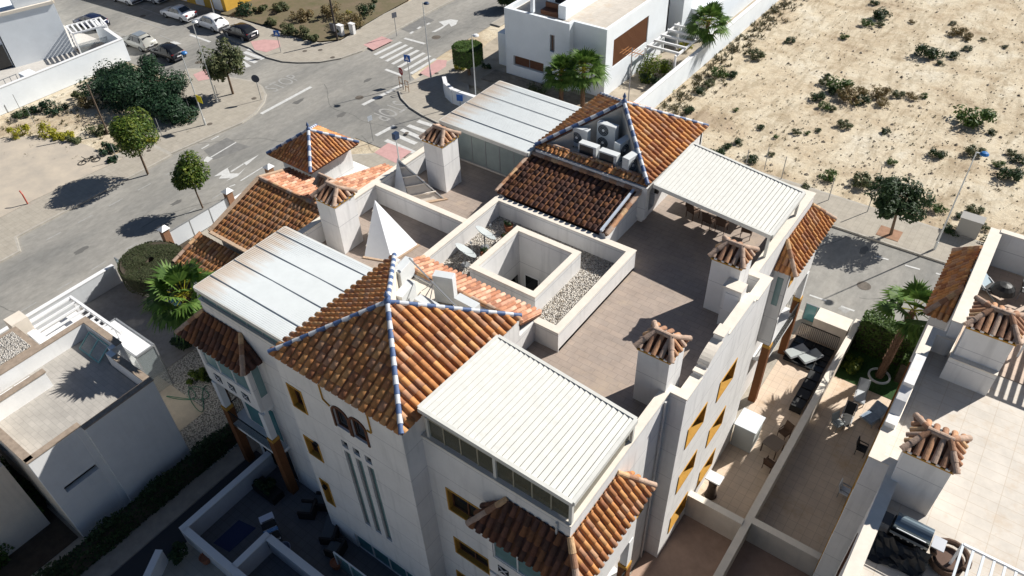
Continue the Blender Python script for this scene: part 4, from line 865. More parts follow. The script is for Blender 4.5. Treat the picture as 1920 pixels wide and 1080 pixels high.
MB().box(-35.4, -26.6, 18.6, 28.9, .2, 6.4).build('core', stucco2, Wg)
MB().box(-36.3, -29.3, 16.3, 18.0, .2, 5.6).build('core', stucco2, Wg)
p_ = at(607, 332, 9.7); chimney('chimney', 'small low chimney with tiled cap on the salmon roof slope of the left wing', p_.x, p_.y, 7.6, .7, 1.5)
# small dormer and dish on that roof
MB().box(-30.2, -29.2, 19.0, 20.6, 6.8, 8.0).build('dormer', stucco2, Wg)
tile_slope([(-30.5, 18.8, 8.0), (-28.9, 18.8, 8.0), (-28.9, 20.9, 8.5), (-30.5, 20.9, 8.5)], 'dormer_roof', Wg, tilem, .25, .36, seed=25)
# stair tower with its own pyramid roof
St = thing('stair_tower', 'small square white tower with pyramid tile roof standing beside the long street', 'tower', (-36.0, 26.2, 0))
tower_roof(-38.05, -34.05, 24.3, 28.5, 8.45, (-36.1, 26.4, 9.75), None, St, .25, .35, capr=.11, step=.4)
for a, b in (((-37.5, 24.9), (-34.6, 24.9)), ((-34.6, 25.2), (-34.6, 27.9)), ((-34.6, 28.2), (-37.5, 28.2)), ((-37.5, 27.9), (-37.5, 25.2))): facade(a, b, 0, 8.36, [], St)
MB().box(-38.0, -34.1, 24.35, 28.45, 8.3, 8.4).build('soffit', tilebase, St)
# ================= NEIGHBOURING BUILDINGS =================
def cbox(t, nm, x0, x1, y0, y1, z0, z1, m): return MB().box(x0, x1, y0, y1, z0, z1).build(nm, m, t)
# --- lower left house ---
Hn = thing('house', 'flat roofed white house with grey tiled roof terrace at the lower left', 'house', (-33, 6, 0))
facade((-29.7, 2.95), (-29.7, 5.5), 0, 6.5, [(.55, 2.2, 3.55, 3.95)], Hn, m=stucco2); facade((-29.35, 5.5), (-29.35, 9.1), 0, 6.5, [], Hn, m=stucco2)
cbox(Hn, 'niche', -30.3, -30.05, 3.4, 5.3, 3.4, 4.1, mat('niche_brown', (.35, .22, .13), .8))
facade((-36.3, 2.95), (-30.0, 2.95), 0, 6.5, [(1.5, 3.2, 3.6, 5.0)], Hn, m=cream); window((-36.3, 2.95), (-30.0, 2.95), (1.5, 3.2, 3.6, 5.0), Hn, None, darkglass, fr=brownwood)
facade((-29.65, 9.1), (-33.0, 9.1), 0, 6.5, [], Hn, m=stucco2)
cbox(Hn, 'wall', -29.99, -29.651, 5.2, 5.499, 0, 6.5, stucco2)
facade((-36.3, 9.7), (-36.3, 3.25), 0, 6.5, [], Hn, m=stucco2); facade((-33.0, 9.7), (-35.99, 9.7), 0, 6.5, [], Hn, m=stucco2); cbox(Hn, 'wall', -33.3, -33.0, 9.101, 9.39, 0, 6.5, stucco2)
cbox(Hn, 'core', -35.99, -30.05, 3.26, 8.78, 0, 5.55, stucco2); cbox(Hn, 'core', -35.99, -33.31, 8.79, 9.39, 0, 5.55, stucco2)
cbox(Hn, 'roof_terrace', -35.99, -30.02, 3.27, 8.77, 5.551, 5.6, grey_t); cbox(Hn, 'roof_terrace', -35.99, -33.31, 8.771, 9.39, 5.551, 5.6, grey_t)
capb = mat('coping_brown', (.33, .26, .20), .9, var=.2, vscale=4)
cp = MB()
for q in ((-29.73 - .27, -29.66, 2.92, 5.5), (-29.66, -29.31, 5.45, 9.13), (-36.34, -29.75, 2.9, 3.27), (-32.4, -29.66, 8.78, 9.13), (-36.34, -35.98, 3.27, 9.4), (-36.34, -32.96, 9.4, 9.74)): cp.box(*q, 6.5, 6.56)
cp.build('coping', capb, Hn)
cbox(Hn, 'roof_wall', -34.45, -34.2, 3.3, 6.3, 5.6, 6.6, stucco2); cbox(Hn, 'coping', -34.5, -34.15, 3.3, 6.35, 6.602, 6.66, capb)
# west end: stair head with tank boxes, gravel roof, slatted white pergola
cbox(Hn, 'stair_head', -38.9, -36.4, 4.0, 7.2, 0, 6.4, stucco2); cbox(Hn, 'stair_head_roof', -38.9, -36.4, 4.0, 7.2, 6.402, 6.46, capb)
cbox(Hn, 'gravel_roof', -38.6, -36.7, 4.3, 6.9, 6.47, 6.5, gravelm)
for k, y in enumerate((4.2, 5.1)): cbox(Hn, 'roof_hatch', -35.7, -34.8, y, y + .8, 5.61, 5.75, whitep)
cbox(Hn, 'wall', -39.6, -36.31, 7.6, 8.0, 0, 5.2, stucco2); cbox(Hn, 'wall', -40.0, -36.31, 8.0, 11.0, 0, 3.3, stucco2); cbox(Hn, 'pier', -41.2, -40.3, 7.3, 8.2, 0, 5.6, cream); 
pg = MB()
for k in range(9): pg.box(-41.6 + k * .55, -41.52 + k * .55, 8.3, 10.9, 4.2, 4.32)
pg.box(-41.7, -36.4, 10.9, 11.05, 4.1, 4.35); pg.box(-41.7, -36.4, 8.15, 8.3, 4.1, 4.35); pg.box(-41.7, -41.6, 8.3, 10.9, 4.1, 4.35)
for x in (-41.6, -37): pg.box(x - .07, x + .07, 10.9, 11.04, 0, 4.1)
pg.build('slatted_canopy', whitep, Hn); cbox(Hn, 'canopy_base', -41.5, -36.5, 8.4, 10.8, 3.3, 3.34, whitep)
cbox(Hn, 'wing', -47, -37.0, -14, 2.5, 0, 6.0, cream); cbox(Hn, 'wing', -36.9, -32.0, -3.0, 2.4, 0, 5.2, cream)
dr = MB(); a = at(172, 640, 5.62)
fz = [at(172, 632, 5.7), at(213, 640, 5.7), at(195, 672, 5.7)]
F0 = thing('glass_door_frame', 'pale green aluminium door frame leaning in the shaded corner of the roof terrace', 'door frame', (-34.6, 9.0, 5.6))
m_ = MB(); p0, p1, p2, p3 = Vector((-35.5, 8.5, 5.63)), Vector((-33.7, 8.5, 5.63)), Vector((-33.7, 9.3, 6.2)), Vector((-35.5, 9.3, 6.2))
for a, b in ((p0, p1), (p1, p2), (p2, p3), (p3, p0), ((p0 + p1) / 2, (p2 + p3) / 2)): m_.bar(a, b, .06, .05)
m_.build('frame', mat('teal_frame', (.25, .5, .48), .4), F0); MB().quad(p0, p1, p2, p3).build('pane', clearg, F0)
# garden room with the white roof
Gr = thing('garden_room', 'small glazed garden room with a flat white roof next to the grey tiled house', 'garden room', (-37, 11.2, 0))
q = [at(191, 616, 2.9), at(219, 600, 2.9), at(286, 651, 2.9), at(250, 674, 2.9)]
q = [Vector((-38.7, 10.6, 3.35)), Vector((-38.7, 11.75, 3.35)), Vector((-34.9, 11.75, 3.35)), Vector((-34.9, 10.6, 3.35))]
q = [Vector(p) for p in q]; MB().add([p for p in q] + [p + Vector((0, 0, .1)) for p in q], [(3, 2, 1, 0), (4, 5, 6, 7), (0, 1, 5, 4), (1, 2, 6, 5), (2, 3, 7, 6), (3, 0, 4, 7)]).build('roof', whitep, Gr)
e = MB()
for a, b in zip(q, q[1:] + q[:1]): e.bar(a + Vector((0, 0, .1)), b + Vector((0, 0, .1)), .1, .12)
for p in q: e.bar((p.x, p.y, .15), p, .08)
e.build('frame', greym, Gr)
for a, b in ((q[0], q[3]), (q[3], q[2])): MB().quad((a.x, a.y, .2), (b.x, b.y, .2), (b.x, b.y, 3.3), (a.x, a.y, 3.3)).build('glass_panel', clearg, Gr)
# --- right twin building ---
Rb = thing('neighbour_building', 'white building on the right edge with beige tiled roof terrace and tile capped chimneys', 'building', (8, 22, 0))
RY0, RY1 = -4, 38.2
RX, RP = .9, .2
facade((34, 35.2), (RX, 35.2), 0, ZP, [], Rb, m=stucco2)
facade((RX, 35.2), (RX, 27.6), 0, ZP - .25, [], Rb, th=.35)
hw_ = [(a, b, z, z + 1.25) for z in (7.75, 4.45, 1.15) for a, b in ((1.0, 2.6), (4.6, 6.3))]
facade((RP, 27.6), (RP, 19.8), 0, ZP - .25, hw_, Rb, th=.35)
for h in hw_: window((RP, 27.6), (RP, 19.8), h, Rb, depth=.3)
cbox(Rb, 'wall', RP + .352, RX + .3, 19.802, 20.1, 0, ZP - .25, stucco); cbox(Rb, 'wall', RP + .352, RX + .3, 27.3, 27.598, 0, ZP - .25, stucco)
facade((RX, 19.8), (RX, RY0), 0, ZP - .25, [(1.6, 2.6, 6.6, 9.2), (5.4, 6.4, 6.6, 9.2)], Rb, th=.35)
for h in ((1.6, 2.6, 6.6, 9.2), (5.4, 6.4, 6.6, 9.2)): window((RX, 19.8), (RX, RY0), h, Rb, brownwood)
cbox(Rb, 'core', RX + .36, 34, RY0, 34.8, 0, ZT - .03, stucco2); cbox(Rb, 'core', RP + .36, RX + .359, 20.11, 27.29, 0, ZT - .03, stucco2)
cbox(Rb, 'roof_terrace', RX + .35, 34, RY0, 34.9, ZT - .02, ZT, roof_beige); cbox(Rb, 'roof_terrace', RP + .35, RX + .349, 20.1, 27.3, ZT - .02, ZT, roof_beige)
cq = MB(); zc3 = ZP - .248
for q in ((RX - .03, RX + .4, RY0, 19.76), (RP - .03, RX + .4, 19.76, 20.14), (RP - .03, RP + .4, 20.14, 27.26), (RP - .03, RX + .4, 27.26, 27.64), (RX - .03, RX + .4, 27.64, 30.0)): cq.box(*q, zc3, zc3 + .06)
cq.build('parapet_coping', coping, Rb)
# raised curved parapet piece
pr = [(21.4, ZP - .19), (21.4, ZP + .05), (21.9, ZP + .05), (22.3, ZP + .45), (22.9, ZP + .62), (22.9, ZP + .8), (24.6, ZP + .8), (24.6, ZP - .19)]
n = len(pr); v = [(RP - .0, y, z) for y, z in pr] + [(RP + .36, y, z) for y, z in pr]
MB().add(v, [tuple(range(n)), tuple(range(n, 2 * n))[::-1]] + [(i, n + i, n + (i + 1) % n, (i + 1) % n) for i in range(n)]).build('curved_gable', stucco, Rb)
# walls on the roof terrace
def rwall(a, b, z0, z1, th=.25):
    a, b = Vector((*a, 0)), Vector((*b, 0)); d = (b - a) / 2; n_ = Vector((-d.y, d.x, 0)).normalized() * th / 2
    MB().obox((a + b) / 2 + Vector((0, 0, (z0 + z1) / 2)), d, n_, (0, 0, (z1 - z0) / 2)).build('roof_wall', stucco, Rb); MB().obox((a + b) / 2 + Vector((0, 0, z1 + .03)), d, n_ * 1.25, (0, 0, .028)).build('parapet_coping', coping, Rb)
rwall((RX + .4, 26.1), (3.0, 26.1), ZT, ZP); rwall((RX + .36, 34.6), (14, 34.6), ZT, 12.4); rwall((RX + .2, 27.4), (RX + .2, 34.7), ZT, 12.35, .4)
cbox(Rb, 'floor_slab', RX + .5, 12, 27.4, 34.4, ZT + .001, ZT + .03, terrace_p)
chimney('chimney', 'white chimney with clay tiled cap above the barbecue grill', 1.78, 19.95, ZT, 1.45, 2.5)
chimney('chimney', 'white chimney with clay tiled cap beside the striped shade of the right terrace', 2.2, 27.0, ZT, 1.6, 2.65)
# low hip roof on the side of that building, facing the street
tile_slope([(-.12, 37.0, 9.0), (-.12, 31.5, 9.0), (RX - .02, 32.5, 10.3), (RX - .02, 36.0, 10.3)], 'bay_roof', Rb, tilem, .27, .36, seed=31)
tile_slope([(-.12, 31.5, 9.0), (RX - .02, 31.5, 9.0), (RX - .02, 32.5, 10.3)], 'bay_roof', Rb, tilem, .27, .36, seed=32)
ridge((-.12, 31.5, 9.02), (RX, 32.5, 10.3), Rb, (capm,), .12, .42); ridge((-.12, 37.0, 9.02), (RX, 36.0, 10.3), Rb, (capm,), .12, .42)
facade((.12, 36.6), (.12, 31.8), 5.6, 8.95, [(3.2, 4.2, 6.2, 8.6)], Rb); window((.12, 36.6), (.12, 31.8), (3.2, 4.2, 6.2, 8.6), Rb, None, greenglass, bars=0)
facade((.422, 31.8), (RX, 31.8), 5.6, 8.9, [], Rb)
for y_ in (32.0, 36.3): cbox(Rb, 'pillar', .14, .46, y_ - .16, y_ + .16, .1, 5.59, pillar_m)
cbox(Rb, 'bay_core', .43, RX + .3, 32.11, 36.6, 5.6, 8.9, stucco2)
cbox(Rb, 'wall', RX + .02, RX + .35, 35.21, 36.6, 5.6, 10.3, stucco2)
# small corner of tile roof at the bottom of the picture
tile_slope([(-.3, 14.9, 8.8), (-.3, 10.0, 8.8), (RX - .02, 10.0, 9.9), (RX - .02, 13.9, 9.9)], 'bay_roof', Rb, tilem, .27, .36, seed=33); ridge((-.3, 14.9, 8.84), (RX, 13.9, 9.95), Rb, (capm,), .14, .45)
vent = MB()
for k in range(5): vent.tube([(RX + .5, 22.3 + k * .17, ZP - .1), (RX + .95, 22.3 + k * .17, ZP + .1)], .085, 8)
vent.build('vent_tiles', capm, Rb) if False else None
# white slatted frames on that terrace
def frame_shade(label, o, dx, dy, n, z, nm='slatted_frame', sw=.07):
    t = thing(nm, label, 'shade frame', (o[0], o[1], ZT)); o = Vector((*o, z)); dx, dy = Vector((*dx, 0)), Vector((*dy, 0)); s = MB()
    for k in range(n + 1): s.bar(o + dx * k / n, o + dx * k / n + dy, sw, .06)
    s.build('slat', mat('pale_metal', (.6, .64, .68), .35), t); f = MB()
    f.bar(o, o + dx, .08, .1); f.bar(o + dy, o + dx + dy, .08, .1)
    for p in (o, o + dx, o + dy, o + dx + dy): f.bar((p.x, p.y, ZT), p, .08)
    f.build('frame', whitep, t); return t
a = at(1806, 1021, 12.2)
frame_shade('pale metal slatted frame at the lower right corner of the picture', (a.x, a.y - 3.6), (5, 0), (0, 3.6), 17, 12.2)
frame_shade('white slatted awning frame that throws stripes over the right terrace', (3.6, 28.9), (8, 0), (0, 3.6), 25, 13.0, sw=.17)
# --- white villa behind the crossing ---
V = thing('villa', 'two storey white villa with brown slatted screen and flat roof behind the rear roof', 'villa', (-36, 60, 0))
VX0, VX1, VY0, VY1, VZ = -42.2, -31.6, 54.0, 66.0, 6.6
h1 = [hx(55.3, (958, 124), (1012, 160), VX0), hx(55.3, (1018, 77), (1030, 107), VX0)]
h1 = [(.9, 4.4, 1.2, 2.2), (5.1, 5.6, 3.6, 5.2)]
facade((VX0, 55.3), (-35.0, 55.3), 0, VZ, h1, V, m=stucco_cool)
for h in h1: window((VX0, 55.3), (-35.0, 55.3), h, V, None, brownwood, fr=greym)
facade((-35.0, 56.0), (VX1, 56.0), 0, VZ, [], V, m=stucco_cool); cbox(V, 'wall', -35.3, -35.0, 55.601, 56.3, 0, VZ, stucco_cool)
facade((VX1, 56.3), (VX1, 68), 0, VZ, [(1.0, 7.5, 2.6, 5.2)], V, m=stucco_cool)
cbox(V, 'slatted_screen', VX1 - .2, VX1 - .12, 57.3, 63.8, 2.6, 5.2, brownwood)
sc_ = MB()
for k in range(30): sc_.box(VX1 - .12, VX1 - .06, 57.4 + k * .215, 57.5 + k * .215, 2.65, 5.15)
sc_.build('screen_slat', mat('screen_brown', (.20, .09, .045), .6), V)
facade((VX0, 68), (VX0, 55.6), 0, VZ, [], V, m=stucco_cool); facade((VX1, 68), (VX0, 68), 0, VZ, [], V, m=stucco_cool)
cbox(V, 'core', VX0 + .35, VX1 - .35, 56.35, 67.6, 0, VZ - .55, stucco_cool)
cbox(V, 'flat_roof', -36.4, VX1 - .3, 56.31, 67.7, VZ - .549, VZ - .3, roof_beige); cbox(V, 'roof_balcony', VX0 + .3, -36.4, 55.61, 67.7, VZ - .549, VZ - .5, roof_beige)
cbox(V, 'stair_head', -37.0, -36.2, 56.5, 67, VZ - .3, VZ + .9, stucco_cool); cbox(V, 'pillar', -39.5, -39.2, 55.7, 56.0, VZ, VZ + 2.3, stucco_cool); cbox(V, 'roof_house', -40.2, -36.4, 59.5, 67.4, VZ - .4, VZ + 2.3, stucco_cool); cbox(V, 'roof_house_slab', -40.4, -36.3, 55.65, 59.49, VZ + 1.9, VZ + 2.3, stucco_cool) if False else None
cbox(V, 'shaded_opening', -39.3, -36.9, 59.44, 59.49, VZ - .3, VZ + 1.8, darkglass)
sf = thing('corner_sofa', 'brown rattan sofa on the upper balcony of the white villa', 'sofa', (-38.2, 57.2, VZ - .5)); cbox(sf, 'seat', -39.2, -37.2, 56.9, 57.7, VZ - .49, VZ - .1, brownwood); cbox(sf, 'backrest', -39.2, -37.2, 57.71, 57.9, VZ - .49, VZ + .35, brownwood)
cbox(V, 'side_annex', -44.0, VX0 - .001, 56.5, 60, 0, 3.4, stucco_cool)
# neighbour of the villa
V2 = thing('villa', 'pale house behind the palm at the top centre, standing next to the sand lot', 'villa', (-34, 76, 0))
cbox(V2, 'wall', -40.5, -31.0, 70.0, 82, 0, 7.2, stucco_cool); cbox(V2, 'lower_wing', -31.0 + .001, -29.2, 72, 90, 0, 3.2, stucco_cool); cbox(V2, 'window', -34.5, -33.4, 69.95, 69.99, 5.0, 5.8, darkglass); cbox(V2, 'wall', -30.9, -29.0, 88, 100, 0, 5.5, stucco_cool)
def gwall(label, pts, h, th=.25, m=None, cap=None, nm='garden_wall', z0=0, cat='wall', grp=None):
    t = thing(nm, label, cat, (pts[0][0], pts[0][1], 0), 0, grp); s = MB(); c = MB()
    for i, (a, b) in enumerate(zip(pts, pts[1:])):
        a, b = Vector((*a, 0)), Vector((*b, 0)); d = (b - a); dn = d.normalized(); n_ = Vector((-dn.y, dn.x, 0)) * th / 2; a2 = a + dn * (th / 2 + .002 if i else 0); b2 = b + dn * (th / 2 if i < len(pts) - 2 else 0)
        s.obox((a2 + b2) / 2 + Vector((0, 0, (z0 + h) / 2)), (b2 - a2) / 2, n_, (0, 0, (h - z0) / 2)); c.obox((a2 + b2) / 2 + Vector((0, 0, h + .03)), (b2 - a2) / 2, n_ * 1.25, (0, 0, .029))
    s.build('wall_body', m or stucco2, t); c.build('wall_coping', cap or coping, t); return t
gwall('long white boundary wall between the villas and the sand lot', [(-27.1, 53.0), (-27.1, 105)], 2.0, .35, stucco_cool, whitep)
cw_ = [tuple(at(u, v, 0))[:2] for u, v in ((835, 172), (838, 184), (850, 195), (868, 202), (905, 214), (970, 228), (1080, 240))]
gwall('curved white garden wall of the villa at the crossing', [tuple(p) for p in cw_], 1.5, .3, stucco_cool, whitep)
gwall('low white wall of the villa drive with brown railing', [(-47.0, 62.5), (-44.5, 70), (-43.5, 78)], 1.0, .3, stucco_cool, whitep)
cbox(V, 'plinth', -43.5, -27.4, 52.9, 55.2, .13, .2, mat('garden_soil', (.30, .25, .19), .95, var=.3, vscale=2)); 
sheet('villa_garden', [(-45.5, 51.5), (-27.2, 50.0), (-27.2, 110), (-48.4, 110), (-48.0, 60)], .14, mat('garden_ground', (.42, .36, .28), .95, var=.25, vscale=.8, bump=.3))
pgl = thing('garden_pergola', 'white beam pergola between the villa and the boundary wall', 'pergola', (-29, 65, 0)); s = MB()
for k in range(5): s.bar((-30.9, 62.5 + k * 1.4, 2.9), (-27.5, 62.5 + k * 1.4, 2.9), .18, .2)
s.bar((-30.8, 62, 2.75), (-30.8, 69, 2.75), .16, .2); s.bar((-27.7, 62, 2.75), (-27.7, 69, 2.75), .16, .2); s.build('beam', whitep, pgl); s = MB()
for y in (62.1, 68.9):
    for x in (-30.8, -27.7): s.bar((x, y, .1), (x, y, 2.7), .16)
s.build('post', whitep, pgl)
# TV mast in front of the villa screen, carried by the rear tower
tvm = thing('antenna_mast', 'thin television antenna mast on the rear tower with a small orange aerial', 'antenna', (-16.6, 32.3, 12.4)); s = MB(); b_ = Vector((-16.75, 32.3, 12.4)); tp = Vector((-16.75, 32.3, 17.6)); s.tube([b_, tp], .03, 6); s.build('mast', greym, tvm); s = MB()
for k in range(6): s.bar(tp + Vector((-.05 + k * .17 - .4, -.45, -.2)), tp + Vector((-.05 + k * .17 - .4, .45, -.2)), .02)
s.bar(tp + Vector((-.6, 0, -.2)), tp + Vector((.6, 0, -.2)), .03); s.build('aerial', mat('aerial_orange', (.5, .22, .08), .5), tvm)
# --- white house far left ---
A_ = thing('villa', 'tall blank white house at the top left with a glazed porch', 'villa', (-88, 30, 0))
WX = -84.8
b0 = at(140, 97, 0); b1 = at(30, 127, 0); hL = zof(105, 5, b0)
d_ = (Vector(b0) - Vector(b1)).normalized(); nL = Vector((-d_.y, d_.x, 0))
p0 = Vector(b1); p1 = Vector(b0)
MB().add([p0, p1, p1 + nL * 16, p0 + nL * 16] + [p + Vector((0, 0, hL)) for p in (p0, p1, p1 + nL * 16, p0 + nL * 16)], [(3, 2, 1, 0), (4, 5, 6, 7), (0, 1, 5, 4), (1, 2, 6, 5), (2, 3, 7, 6), (3, 0, 4, 7)]).build('wall', stucco_cool, A_)
s = MB(); H_ = Vector((0, 0, hL))
for a, b in ((p0, p1), (p1, p1 + nL * 16), (p0 + nL * 16, p0)): s.bar(a + H_ + Vector((0, 0, .15)), b + H_ + Vector((0, 0, .15)), .3, .3)
s.build('parapet', coping, A_)
def rel(a, b, z): return p0 + d_ * a + nL * b + Vector((0, 0, z))
Lw = (p1 - p0).length
MB().obox(rel(-3, 6, 2.6), d_ * 2.9, nL * 5.5, (0, 0, 2.6)).build('left_wing', stucco_cool, A_); MB().obox(rel(-3, .46, 2.2), d_ * .3, nL * .02, (0, 0, 1.4)).build('window', darkglass, A_)
MB().obox(rel(-1.6, .44, 1.2), d_ * 1.4, nL * .03, (0, 0, 1.2)).build('door_opening', darkglass, A_)
MB().obox(rel(Lw * .66, 1.2, hL + .6), d_ * 1.5, nL * 1.0, (0, 0, .6)).build('chimney_box', stucco_cool, A_)
# boundary wall in front of it
wl = gwall('long white boundary wall in front of the blank white house', [tuple((-77.6, -12)), tuple((-77.6, 36.6)), (-84.5, 37.8)], 2.3, .3, stucco_cool, whitep)
sheet('villa_yard', [(-77.4, -12), (-77.6, 36.6), (-84.5, 37.8), (-104, 38), (-104, -12)], .03, mat('yard_pale', (.55, .52, .48), .9, var=.1))
ht = thing('meter_box', 'white meter cupboard with white gate leaning on the boundary wall', 'cupboard', (-79.5, 27, 0)); a = at(78, 175, .05); MB().box(a.x - 1.6, a.x - .1, a.y - .6, a.y + .5, .04, 2.0).build('body', stucco_cool, ht); s = MB()
for k in range(4): s.bar((a.x - 1.8, a.y - 2.6 + k * .6, .04), (a.x - 1.8, a.y - 2.6 + k * .6, 1.9), .05)
for z in (.1, 1.0, 1.9): s.bar((a.x - 1.8, a.y - 2.7, z), (a.x - 1.8, a.y - .7, z), .05)
s.build('gate', greym, ht)
# glazed porch with beams
pc = thing('glazed_porch', 'white framed porch with glass balustrade at the corner of the blank white house', 'porch', tuple(at(160, 90, 0))); a = Vector(at(150, 98, 0)); s = MB(); g = MB(); X = nL * -1
a = p1 + d_ * .3 - nL * 2.2; W1, W2 = 3.4, 2.6
for k in range(8): s.bar(a + d_ * (k * W1 / 7) + Vector((0, 0, 2.6)), a + d_ * (k * W1 / 7) + nL * W2 + Vector((0, 0, 2.6)), .16, .14)
for i in (0, 1):
    for j in (0, 1): s.bar(a + d_ * W1 * i + nL * W2 * j, a + d_ * W1 * i + nL * W2 * j + Vector((0, 0, 2.6)), .12)
s.bar(a + Vector((0, 0, 2.6)), a + d_ * W1 + Vector((0, 0, 2.6)), .14); s.bar(a + nL * W2 + Vector((0, 0, 2.6)), a + nL * W2 + d_ * W1 + Vector((0, 0, 2.6)), .14); s.build('frame', whitep, pc)
g.obox(a + d_ * W1 / 2 + Vector((0, 0, .8)), d_ * (W1 / 2), nL * .02, (0, 0, .7)); g.obox(a + d_ * W1 + nL * W2 / 2 + Vector((0, 0, .8)), d_ * .02, nL * (W2 / 2), (0, 0, .7)); g.build('glass_panel', clearg, pc)
MB().obox(a + d_ * W1 / 2 + nL * W2 / 2 + Vector((0, 0, .06)), d_ * W1 / 2, nL * W2 / 2, (0, 0, .05)).build('deck', mat('deck_brown', (.4, .28, .18), .8), pc)
# block casting the long shade over the car park: tall buildings beyond the picture edge, and the yellow kiosk
Yk = thing('yellow_building', 'yellow and white striped shop building at the top edge', 'building', tuple(at(400, 20, 0)))
a, b = Vector(at(426, 24, 0)), Vector(at(345, 2, 0)); d2 = (b - a).normalized(); n2 = Vector((d2.y, -d2.x, 0))
if n2.y < 0: n2 = -n2
MB().add([p + Vector((0, 0, z)) for z in (0, 4.6) for p in (a, a + n2 * 9, b + d2 * 14 + n2 * 9, b + d2 * 14)], [(0, 1, 2, 3), (7, 6, 5, 4), (0, 4, 5, 1), (1, 5, 6, 2), (2, 6, 7, 3), (3, 7, 4, 0)]).build('wall', mat('wall_yellow', (.60, .36, .06), .9, var=.08), Yk)
for k in range(3): c = a + d2 * (1.3 + k * 3.2) - n2 * .03; MB().obox(c + Vector((0, 0, 1.5)), d2 * .75, n2 * .025, (0, 0, 1.4)).build('shutter', stucco2, Yk)
MB().add([p + Vector((0, 0, z)) for z in (4.6, 5.0) for p in (a - d2 * .3 - n2 * .3, a - d2 * .3 + n2 * 9.3, b + d2 * 14 + n2 * 9.3, b + d2 * 14 - n2 * .3)], [(0, 1, 2, 3), (7, 6, 5, 4), (0, 4, 5, 1), (1, 5, 6, 2), (2, 6, 7, 3), (3, 7, 4, 0)]).build('roof', mat('roof_red', (.35, .13, .07), .9), Yk)
# ================= WALLS, HEDGES AND YARDS AROUND THE BLOCK =================
def yard(nm, q, m, z=.16): return struct(MB().box(*q, z - .02, z), nm, m)
yard('patio_floor', (-6.2, -3.3, 21.2, 37.6), patio_t); yard('patio_floor', (-3.25, .84, 21.6, 34.3), patio_t, .165)
yard('patio_floor', (-6.7, -3.25, -8, 21.17), mat('patio_pink', (.42, .29, .22), .8, var=.12, vscale=2), .162); yard('patio_floor', (-3.2, .84, -8, 21.57), mat('patio_pink2', (.36, .25, .2), .8, var=.12, vscale=2), .163)
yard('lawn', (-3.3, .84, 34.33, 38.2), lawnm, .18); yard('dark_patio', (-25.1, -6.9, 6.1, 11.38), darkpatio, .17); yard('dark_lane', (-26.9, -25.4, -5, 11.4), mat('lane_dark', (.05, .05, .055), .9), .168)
yard('path', (-28.1, -26.95, -5, 12.3), mat('path_beige', (.42, .35, .28), .9, var=.15, vscale=2), .17); yard('path', (-29.25, -28.75, -5, 9.1), mat('path_beige2', (.45, .38, .30), .9, var=.15, vscale=2), .169)
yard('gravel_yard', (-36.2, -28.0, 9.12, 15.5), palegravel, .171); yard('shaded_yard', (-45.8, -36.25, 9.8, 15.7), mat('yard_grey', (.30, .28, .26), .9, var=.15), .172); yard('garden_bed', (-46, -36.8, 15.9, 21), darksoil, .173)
yard('planting_bed', (-40, -30.1, -6, 2.8), darksoil, .174)
yard('paved_yard', (-36.2, -31.5, 9.75, 11.6), mat('yard_cream', (.56, .48, .37), .9, var=.1), .176)
xw = -3.2
gwall('long cream wall dividing the two sunlit patios on the right', [(xw, -8), (xw, 37.9)], 1.7, .28, cream)
gwall('cream cross wall closing the patio against the building, near the green cover', [(-6.1, 21.3), (xw - .17, 21.3)], 1.8, .28, cream); gwall('cream cross wall between the dividing wall and the right building', [(xw + .17, 21.7), (RP - .03, 21.7)], 1.7, .28, cream)
gwall('low cream wall between garden and street with a gap of teal glass', [(-6.1, 38.2), (-3.6, 38.2)], .6, .28, cream); gwall('cream street wall with broad coping by the raised pond', [(-5.4, 36.9), (-3.45, 36.9)], 1.9, .9, cream)
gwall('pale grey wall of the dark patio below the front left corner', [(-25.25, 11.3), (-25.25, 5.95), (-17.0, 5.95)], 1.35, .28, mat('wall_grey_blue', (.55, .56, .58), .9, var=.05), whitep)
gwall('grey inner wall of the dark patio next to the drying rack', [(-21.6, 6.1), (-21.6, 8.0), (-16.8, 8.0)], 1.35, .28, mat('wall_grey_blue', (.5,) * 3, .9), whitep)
gwall('low grey planter wall at the bottom edge', [(-25.4, 4.6), (-24.2, 2.6)], 1.1, .28, stucco2, whitep)
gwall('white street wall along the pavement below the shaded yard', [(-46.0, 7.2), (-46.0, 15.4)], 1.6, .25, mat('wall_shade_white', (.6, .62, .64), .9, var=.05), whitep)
gwall('cream wall between shaded yard and the palm garden', [(-45.7, 15.6), (-36.0, 15.6)], 1.0, .28, cream)
def glass_fence(label, a, b, z0, z1, n, m=tealglass, gr=None, cat='glass fence'):
    t = thing('glass_fence', label, cat, (a[0], a[1], z0), 0, gr); a, b = Vector((*a, 0)), Vector((*b, 0)); d = (b - a) / n; g = MB(); f = MB(); nn_ = Vector((d.y, -d.x, 0)).normalized()
    for k in range(n): g.obox(a + d * (k + .5) + Vector((0, 0, (z0 + z1) / 2)), d * .47, nn_ * .01, (0, 0, (z1 - z0) / 2))
    for k in range(n + 1): f.bar(a + d * k + Vector((0, 0, z0)), a + d * k + Vector((0, 0, z1)), .05)
    f.bar(a + Vector((0, 0, z1)), b + Vector((0, 0, z1)), .06, .05); g.build('glass_panel', m, t); f.build('rail', greym, t); return t
glass_fence('teal glass screen on the cream wall in front of the clipped round hedge', (-45.7, 15.6), (-38.6, 15.6), 1.08, 2.3, 5)
glass_fence('dark framed white panel fence beside the lower tile roof', (-46.0, 19.8), (-46.0, 25.0), .2, 1.6, 3, mat('panel_white', (.7, .73, .76), .4))
glass_fence('short glass screen beside the small tile capped tower', (-38.5, 29.4), (-34.2, 29.4), .2, 2.2, 3)
glass_fence('teal glass screen at the street end of the sunlit patio', (-6.3, 37.9), (-4.9, 37.9), .2, 1.5, 2)
